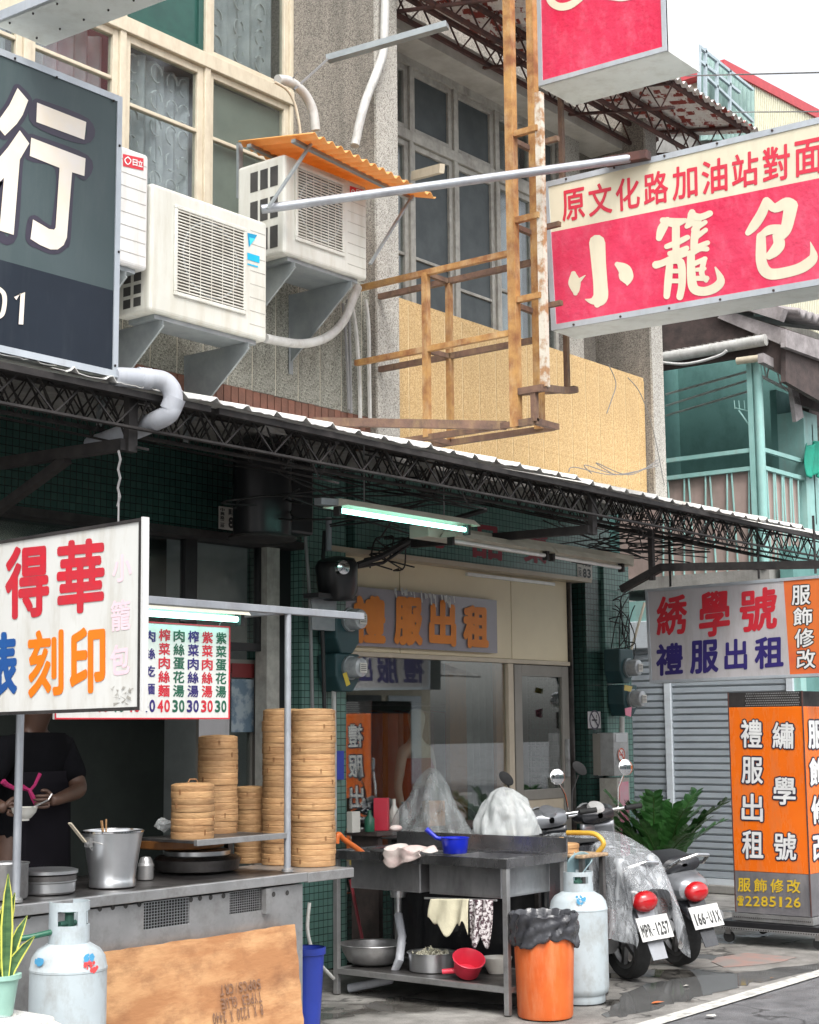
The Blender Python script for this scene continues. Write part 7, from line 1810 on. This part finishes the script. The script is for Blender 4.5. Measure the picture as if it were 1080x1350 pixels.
MB().lathe([(.30,.25),(.24,.6),(.16,.9),(.125,1.08),(.16,1.26),(.13,1.33)], c, 26, sy=.8, cap=False).build('red_dress', M['red_dress'], t, smooth=True)
MB().lathe([(.16,0),(.16,.02),(.02,.03),(.02,.9)], c, 20).build('stand', M['steel'], t, smooth=True)
t = thing('clothes_rail', 'rail of orange, grey and blue garments at the back of the bridal shop', 'clothes rail', (10.6, 8.4, 0))
rd = random.Random(3)
MB().tube([(9.9,8.4,1.75),(11.2,8.4,1.75)], .015, 8).build('rail', M['steel'], t)
cols_ = [mat('garment %s' % n_, c_, rough=.8) for n_, c_ in (('blue', (.06,.09,.18)), ('orange', (.35,.12,.05)), ('pink', (.5,.28,.3)), ('grey', (.25,.25,.27)), ('red', (.28,.04,.05)))]
for k in range(12):
    x_ = 9.95+k*.105; m = MB(); ph_ = rd.uniform(0, 6); m.grid(lambda u, v: (x_+.03*math.sin(u*9+ph_)+.03*u, 8.2+.4*u, 1.70-.9*v-.05*abs(u-.5)), 8, 6); m.build('garment', cols_[k % 5], t, smooth=True, solid=.02)
o = MB().box(P(590,900,Y=7.4).x, 7.38, .5, P(612,900,Y=7.4).x, 7.42, 2.05).build('framed_mirror', M['wood_orange']); tag(o, 'orange brown upright board beside the pale curtain in the shop window', 'frame')
def f(u, v): return (P(612,900,Y=7.45).x+.42*u, 7.45+.03*math.sin(u*30), .5+1.55*v)
m = MB(); m.grid(f, 40, 2); o = m.build('shop_curtain', M['curtain'], smooth=True, solid=.004); tag(o, 'long pale grey curtain at the right of the shop window', 'curtain')
# posters in the dim doorway on the left
a, b = P(305,895,Y=YG+.1), P(334,965,Y=YG+.1)
t = thing('poster', 'faded blue and white poster on the dim inner door', 'poster', (a.x, YG+.1, b.z))
MB().box(a.x, YG+.095, b.z, b.x, YG+.1, a.z).build('sheet', mat('poster paper', (.33,.38,.42), (.14,.2,.26), rough=.6, ns=9, contrast=(.45,.55)), t)
MB().box(a.x, YG+.094, a.z+.01, b.x, YG+.1, a.z+.10).build('red_header', mat('dark red header', (.22,.03,.03)), t)
o = MB().box(P(262,940,Y=YG+.1).x, YG+.094, b.z-.05, a.x-.02, YG+.1, b.z+.12).build('notice', M['sign_grey']); tag(o, 'small pale notice stuck beside the poster', 'notice')
o = MB().box(P(443,990,Y=6.97).x, 6.96, P(443,1028,Y=6.97).z, P(452,990,Y=6.97).x, 6.99, P(443,990,Y=6.97).z).build('blue_notice', M['blue_bin']); tag(o, 'small blue plate on the left tiled column', 'plate')

# ================================================================== NEIGHBOURING AQUA HOUSE
XA = 13.6; pl = dict(X=XA)
nb = thing('aqua_house', 'old timber roofed house with an aqua balcony and pale blue grey roller shutters', 'building', (XA, 7, 0))
yL, yR = 8.6, P(1045,900,**pl).y
zs0 = P(940,1166,**pl).z
MB().box(XA-.05, yR-.2, -.002, XA+2, yL+.3, zs0).build('door_step', M['concrete'], nb, bevel=.01)
# shutter slats: each slat a part
zs1 = 2.25; ym_ = P(884,1000,**pl).y
for (a_, b_) in ((ym_+.035, yL), (yR+.04, ym_-.035)):
    z_ = zs0+.06; first = None
    while z_ < zs1:
        if first is None:
            first = (MB().slab([V(XA+.012,a_,z_), V(XA+.012,b_,z_), V(XA-.004,b_,z_+.016), V(XA-.004,a_,z_+.016)], (-1,0,.3), .004).add([V(XA-.004,a_,z_+.016),V(XA-.004,b_,z_+.016),V(XA-.004,b_,z_+.062),V(XA-.004,a_,z_+.062)], [(0,1,2,3),(3,2,1,0)]).build('shutter_slat', M['shutter'], nb), z_)
        else:
            o = first[0].copy(); COL.objects.link(o); o.location = (0, 0, z_-first[1])
        z_ += .066
    MB().box(XA-.006, min(a_,b_), zs0, XA+.02, max(a_,b_), zs0+.055).build('shutter_foot', M['shutter'], nb)
for y_ in (ym_, yR+.02, yL+.02):
    MB().box(XA-.03, y_-.034, zs0, XA+.03, y_+.034, zs1+.25).build('shutter_post', M['shutter'], nb, bevel=.003)
MB().box(XA+.02, yR, zs0, XA+.05, yL, zs1+.2).build('shutter_back', M['truss'], nb)
MB().box(XA-.06, yR-.05, zs1+.05, XA+.3, yL+.2, zs1+.32).build('shutter_housing', M['shutter'], nb, bevel=.01)
MB().box(XA-.04, yR-.10, zs1+.32, XA+1.2, yL+.3, zs1+.52).build('fascia', M['teal_l'], nb)
MB().box(XA+.0, yR-.08, zs0, XA+.12, yR-.005, zs1+.32).build('corner_post', M['teal_l'], nb)
MB().box(XA+.05, yR-.03, 0, XA+6, yR+.1, 3.2).build('street_wall', M['teal'], nb)
# balcony
zfb = 3.0; yC_ = P(1003,600,**pl).y; yb0 = 7.6
ztr = P(995,593,**pl).z; zmr = P(995,617,**pl).z; zpt = P(1001,475,**pl).z
MB().box(XA-.02, yC_-.05, zfb-.12, XA+3.2, yb0+1, zfb).build('balcony_floor', M['concrete'], nb)
for off in (0,):
    MB().tube([(XA,yC_,zfb),(XA,yC_,zpt)], .045, 14).build('corner_post', M['teal_l'], nb, smooth=True)
    MB().box(XA-.03, yC_+.045, zfb, XA+.03, yC_+.10, zpt).build('side_post', M['teal_l'], nb)
for z_ in (ztr, zmr):
    MB().beam((XA,yC_+.05,z_), (XA,yb0+.5,z_), .04, .04).build('handrail', M['teal_l'], nb)
xr2 = P(1058,607,Y=yC_).x
for z_ in (ztr, zmr): MB().beam((XA+.05,yC_,z_), (xr2,yC_,z_), .04, .04).build('handrail', M['teal_l'], nb)
for k in range(9):
    y_ = yC_+.16+k*.115; MB().tube([(XA-.001,y_,zfb),(XA-.001,y_+.035*(1 if k % 2 else -1),zmr)], .009, 6).build('baluster', M['teal_l'], nb)
for k in range(8):
    x_ = XA+.14+k*(xr2-XA-.2)/8; MB().tube([(x_,yC_,zfb),(x_+.03*(1 if k % 2 else -1),yC_,zmr)], .009, 6).build('baluster', M['teal_l'], nb)
MB().box(XA+.03, yC_+.1, zfb, XA+.05, yb0+.5, zmr-.02).build('rose_board', M['rose_panel'], nb)
MB().box(XA+.1, yC_+.03, zfb, xr2-.05, yC_+.05, zmr-.02).build('rose_board', M['rose_panel'], nb)
MB().box(xr2, yC_-.03, zfb-.3, xr2+.32, yC_+.25, P(1050,540,Y=yC_).z).build('aqua_pier', M['teal_l'], nb)
MB().box(XA+1.9, yC_+.25, zfb, XA+2.0, yb0+2, 5.6).build('inner_wall', M['teal'], nb)
MB().box(XA-.3, 8.4, zfb, XA+2.0, 8.5, 5.6).build('back_wall', M['teal'], nb)
MB().box(xr2+.0, yC_+.25, zfb, XA+1.9, yC_+.32, 4.9).build('inner_wall', M['teal'], nb)
MB().box(xr2+.32, yC_+.05, 2.4, XA+8, yC_+.15, 4.9).build('street_wall', M['wood_dark'], nb)
# clothes poles on the balcony
for k, (a_, b_) in enumerate((((878,520),(985,490)),((878,535),(1000,497)),((878,548),(1000,512)))):
    MB().tube([P(*a_, X=XA+.5+.2*k), P(*b_, X=XA+.5+.2*k)], .012, 8).build('clothes_pole', M['pvc_w'], nb)
# comb shaped wire rack on the post
m = MB(); a_, b_ = P(970,538,X=XA), P(1000,545,X=XA); m.tube([a_, b_], .006, 5); m.tube([P(974,541,X=XA), P(999,576,X=XA)], .008, 5)
for px_ in (969,975,982,988,994): m.tube([P(px_,539,X=XA), P(px_-1,528,X=XA)], .005, 5)
m.build('wire_rack', M['teal_l'], nb)
# eaves: gutter, beams, fascia boards
g0, g1 = P(874,472,X=XA-.1), P(1010,448,X=XA-.1)
m = MB(); m.tube([g0, g1], .055, 12); m.build('gutter', M['pvc_w'], nb, smooth=True)
m = MB()
def f(u, v): 
    p = g0.lerp(g1, u)+V(.0,0,.05); return p+V(.5*v, 0, .10*v+.02*math.sin(u*math.pi*2*16))
m.grid(f, 96, 1); m.build('eave_sheet', M['zinc'], nb, solid=.004)
pipe('cable', 'white twisted cable sagging along the aqua balcony top', pp([(874,478),(900,480),(925,476),(950,468),(958,462)], X=XA-.2), .014, M['ac_w'])
MB().tube([P(972,476,X=XA-.1), P(1003,472,X=XA-.1)], .035, 12).build('pipe_stub', M['cream'], nb, smooth=True)
yE = yC_-.15
MB().beam(P(1003,472,Y=yE), P(1095,520,Y=yE), .06, .09).build('eave_board', M['wood_grey'], nb)
m = MB(); m.slab([P(1045,505,Y=yE),P(1095,520,Y=yE),P(1095,545,Y=yE),P(1048,532,Y=yE)], (0,-1,0), .05); m.build('fascia_board', M['wood_dark'], nb)
m = MB(); m.slab([P(1042,500,Y=yE),P(1050,503,Y=yE),P(1060,550,Y=yE),P(1050,556,Y=yE)], (0,-1,0), .04); m.build('drop_board', M['wood_grey'], nb)
# upper roof: broad grey boards and dark underside; one gable on the alley side, one fascia on the street side
XG = XA-.02; YGs = P(1035,455,X=XG).y
MB().slab([P(*p_, X=XG) for p_ in ((850,425),(953,408),(1035,432),(1035,500),(1000,468),(850,492))], (-1,0,0), .04).build('dark_gable', M['wood_dark'], nb)
MB().slab([P(*p_, X=XG-.05) for p_ in ((955,408),(1036,434),(1036,457),(946,419))], (-1,0,0), .05).build('barge_board', M['wood_grey'], nb)
MB().slab([P(*p_, Y=YGs-.02) for p_ in ((1036,433),(1110,458),(1110,545),(1036,503))], (0,-1,0), .05).build('dark_fascia', M['wood_dark'], nb)
MB().slab([P(*p_, Y=YGs-.08) for p_ in ((1036,434),(1110,458),(1110,484),(1036,457))], (0,-1,0), .05).build('barge_board', M['wood_grey'], nb)
ra, rb_ = P(942,394,X=XG), P(1037,424,X=XG)
m = MB()
def f(u, v): 
    a_ = P(1037,422,Y=YGs); b_ = P(1115,446,Y=YGs); p = a_.lerp(b_, u); return p+V(.0, -.12+2.6*v, .05+.75*v+.025*math.sin(u*60))
m.grid(f, 80, 2); m.build('roof_tiles', M['wood_grey'], nb, smooth=True, solid=.05)
m = MB(); m.beam(ra+V(-.05,0,.05), rb_+V(-.05,0,.05), .10, .12); m.build('ridge_cap', M['wood_grey'], nb)
yU = YGs+.6
rt_ = MB().tube([P(1002,400,X=XG+.3), P(1002,416,X=XG+.3)], .06, 10).build('vent_pipe', M['ac_w'], nb)
# truss under the eave
m = MB(); truss(m, P(1000,448,X=XA+.1), P(1000,448,X=XA+.1)+V(1.5,0,-.1), .35, .3, .008, .02); m.build('eave_truss', M['pvc_w'], nb)
o = MB().grid(lambda u, v: P(1064+20*u, 584+44*v+3*math.sin(u*8), Y=yC_-.1)+V(0,.03*math.sin(u*14+v*3),0), 20, 14).build('green_netting', M['green_cloth'], smooth=True, solid=.004); tag(o, 'bright green netting hung outside the window at the right edge', 'netting')
w = MB().box(P(1066,560,Y=yC_).x, yC_-.0, P(1066,690,Y=yC_).z, P(1066,560,Y=yC_).x+1.2, yC_+.045, P(1066,560,Y=yC_).z).build('window', M['screen'], nb)
m = MB()
for k in range(6): x_ = P(1066,560,Y=yC_).x+.02+k*.2; m.box(x_-.012, yC_-.03, P(1066,690,Y=yC_).z, x_+.012, yC_-.002, P(1066,560,Y=yC_).z)
m.build('window_bar', M['greyframe'], w)

# far roofs behind
fr_ = thing('far_building', 'distant cream metal clad building with a red roof edge', 'building', (34, 16, 0))
Yf = 16
MB().slab([P(960,88,Y=Yf),P(1110,168,Y=Yf),P(1110,300,Y=Yf),P(960,300,Y=Yf)], (0,-1,0), 4).build('cladding', M['yellow_sheet'], fr_)
m = MB(); a_ = P(960,170,Y=Yf-.02); b_ = P(1100,170,Y=Yf-.02)
for k in range(60):
    x_ = a_.x+(b_.x-a_.x)*k/59; m.box(x_-.02, Yf-.05, a_.z-4, x_+.02, Yf-.001, a_.z+6)
# keep ribs below the roof line
ed_a, ed_b = P(960,88,Y=Yf), P(1110,168,Y=Yf)
for i, v_ in enumerate(m.v):
    lim = ed_a.z+(ed_b.z-ed_a.z)*(v_.x-ed_a.x)/(ed_b.x-ed_a.x)-.05
    if v_.z > lim: m.v[i] = V(v_.x, v_.y, lim)
m.build('cladding_rib', M['yellow_sheet'], fr_)
MB().slab([P(955,78,Y=Yf-.1),P(1110,160,Y=Yf-.1),P(1110,172,Y=Yf-.1),P(955,90,Y=Yf-.1)], (0,-1,0), 4).build('roof_edge', M['red_trim'], fr_)
MB().box(P(960,88,Y=Yf).x, Yf+.5, 0, P(1110,168,Y=Yf).x+5, Yf+6, 12).build('wall', M['concrete'], fr_)
Yg = 12.0
gh = thing('rooftop_shed', 'pale green corrugated rooftop shed with white railing', 'shed', (P(950,150,Y=Yg).x, Yg, 8))
m = MB(); q_ = [P(928,68,Y=Yg),P(992,118,Y=Yg),P(992,185,Y=Yg),P(925,185,Y=Yg)]
def f(u, v): p = q_[0].lerp(q_[1], u).lerp(q_[3].lerp(q_[2], u), v); return p+V(0,.05*math.sin(u*math.pi*24),0)
m.grid(f, 120, 1); m.build('green_sheet', M['green_sheet'], gh, solid=.02)
m = MB()
for a_, b_ in (((922,60),(922,125)),((930,64),(930,130)),((945,80),(945,160)),((962,92),(962,165)),((922,62),(992,118)),((922,80),(975,122)),((930,100),(992,160))): m.beam(P(*a_, Y=Yg-.2), P(*b_, Y=Yg-.2), .05, .05)
m.build('railing', M['blue_rail'], gh)
MB().box(P(925,185,Y=Yg).x, Yg+.2, 0, P(992,118,Y=Yg).x+.5, Yg+3, P(925,120,Y=Yg).z).build('wall', M['concrete'], gh)
tile_ = MB()

# ================================================================== ACROSS THE STREET (seen mirrored in the shop window)
rd = random.Random(44)
for k, (x0_, x1_, h_, cm, lab) in enumerate(((-10,-2,8,'agg_light','pale shophouse across the street with grey shutters'),(-1.8,5,7,'sign_base','plain pale shophouse across the street'),(5.2,12,8.5,'shutter','blue grey shophouse across the street with an awning'),(12.2,20,6.5,'teal_l','pale green painted house across the street'),(20.2,34,8,'cream','long cream house at the far end across the street'))):
    t = thing('opposite_house', lab, 'building', ((x0_+x1_)/2, -12, 0))
    MB().box(x0_, -18, 0, x1_, -12, h_*.72).build('wall', M[cm], t)
    n = int((x1_-x0_)/1.7)
    for i in range(n):
        xx = x0_+.5+i*(x1_-x0_-.6)/n
        w = MB().box(xx, -11.98, 3.9, xx+1.1, -11.92, 5.3).build('window', M['screen'], t)
        MB().box(xx, -11.915, 4.5, xx+1.1, -11.9, 4.56).build('frame', M['ac_w'], w)
        MB().box(xx-.1, -11.98, .1, xx+1.25, -11.93, 2.4).build('shutter', M['shutter'] if i % 2 else M['screen'], t)
    m = MB(); m.slab([V(x0_,-12,3.4),V(x1_,-12,3.4),V(x1_,-10.3,2.9),V(x0_,-10.3,2.9)], (0,0,1), .05); m.build('awning', M['zinc'], t)

rd = random.Random(90)
cols3 = [M['paper'], mat('orange scrap', (.55,.16,.05)), M['ac_dark'], mat('brown leaf', (.18,.10,.05))]
for k, (px, py, lab, mk, sz) in enumerate(((868,1322,'thin orange brown scrap of card lying in the puddle',1,.05),(905,1300,'crumpled white paper scrap by the painted line',0,.03),(1018,1290,'small red brown leaf on the wet road edge',3,.02),(700,1330,'flat dark scrap at the foot of the orange bin',2,.04),(938,1340,'torn pale sticker on the road beside the line',0,.045))):
    c = P(px, py, Z=.0); m = MB(); a = rd.uniform(0, 3)
    vs = [c+V(math.cos(a+t)*sz*rd.uniform(.6,1.3), math.sin(a+t)*sz*rd.uniform(.4,.9), rd.uniform(.001,.008)) for t in (0,1.1,2.2,3.3,4.6)]
    m.add(vs+[c+V(0,0,.006)], [(i,(i+1) % 5,5) for i in range(5)]); tag(m.build('litter', cols3[mk]), lab, 'litter')

# clutter on a low shelf behind the sink, in front of the shop window
t = thing('low_shelf', 'low dark shelf against the shop window carrying bottles and cartons', 'shelf', (8.6, 6.75, 0))
zc = P(490,1095,Y=6.75).z
MB().box(8.0, 6.62, zc-.03, 9.4, 6.9, zc).build('board', M['wood_dark'], t, bevel=.004)
for xx in (8.05, 9.3): MB().box(xx, 6.65, 0, xx+.04, 6.88, zc-.03).build('leg', M['wood_dark'], t)
rd = random.Random(31)
kinds = [('carton', M['paper'], 'small grey white carton'), ('bottle', M['txt_green'], 'dark green bottle'), ('carton', M['sign_red_text'], 'red paper carton'), ('bottle', M['ceramic'], 'white plastic bottle'), ('tin', M['steel'], 'dull steel tin'), ('bottle', mat('brown glass', (.10,.04,.02), rough=.15), 'brown glass bottle'), ('carton', M['plywood'], 'brown cardboard carton')]
xx = P(462,1090,Y=6.72).x
for k, (nm, mt, lb) in enumerate(kinds):
    w = rd.uniform(.04,.07); h = rd.uniform(.12,.24); y_ = rd.uniform(6.68,6.8)
    if nm == 'carton': o = MB().obox((xx+w, y_, zc+h/2), (w*math.cos(k), w*math.sin(k), 0), (-w*.6*math.sin(k), w*.6*math.cos(k), 0), (0,0,h/2)).build(nm, mt, bevel=.004)
    else: o = MB().lathe([(w*.5,0),(w*.55,.01),(w*.55,h*.6),(w*.2,h*.8),(w*.2,h),(.001,h)], (xx+w, y_, zc), 16, cap=False).build(nm, mt, smooth=True)
    tag(o, lb+' on the low shelf against the shop window', nm); xx += w*2+.02
# thin red handled mop leaning under the sink
m = MB(); m.tube([P(478,1240,X=7.7), P(462,1160,X=7.75)], .011, 8); tag(m.build('mop_handle', mat('dark red handle', (.25,.02,.03), rough=.4), smooth=True), 'thin dark red handle leaning behind the sink left end', 'handle')
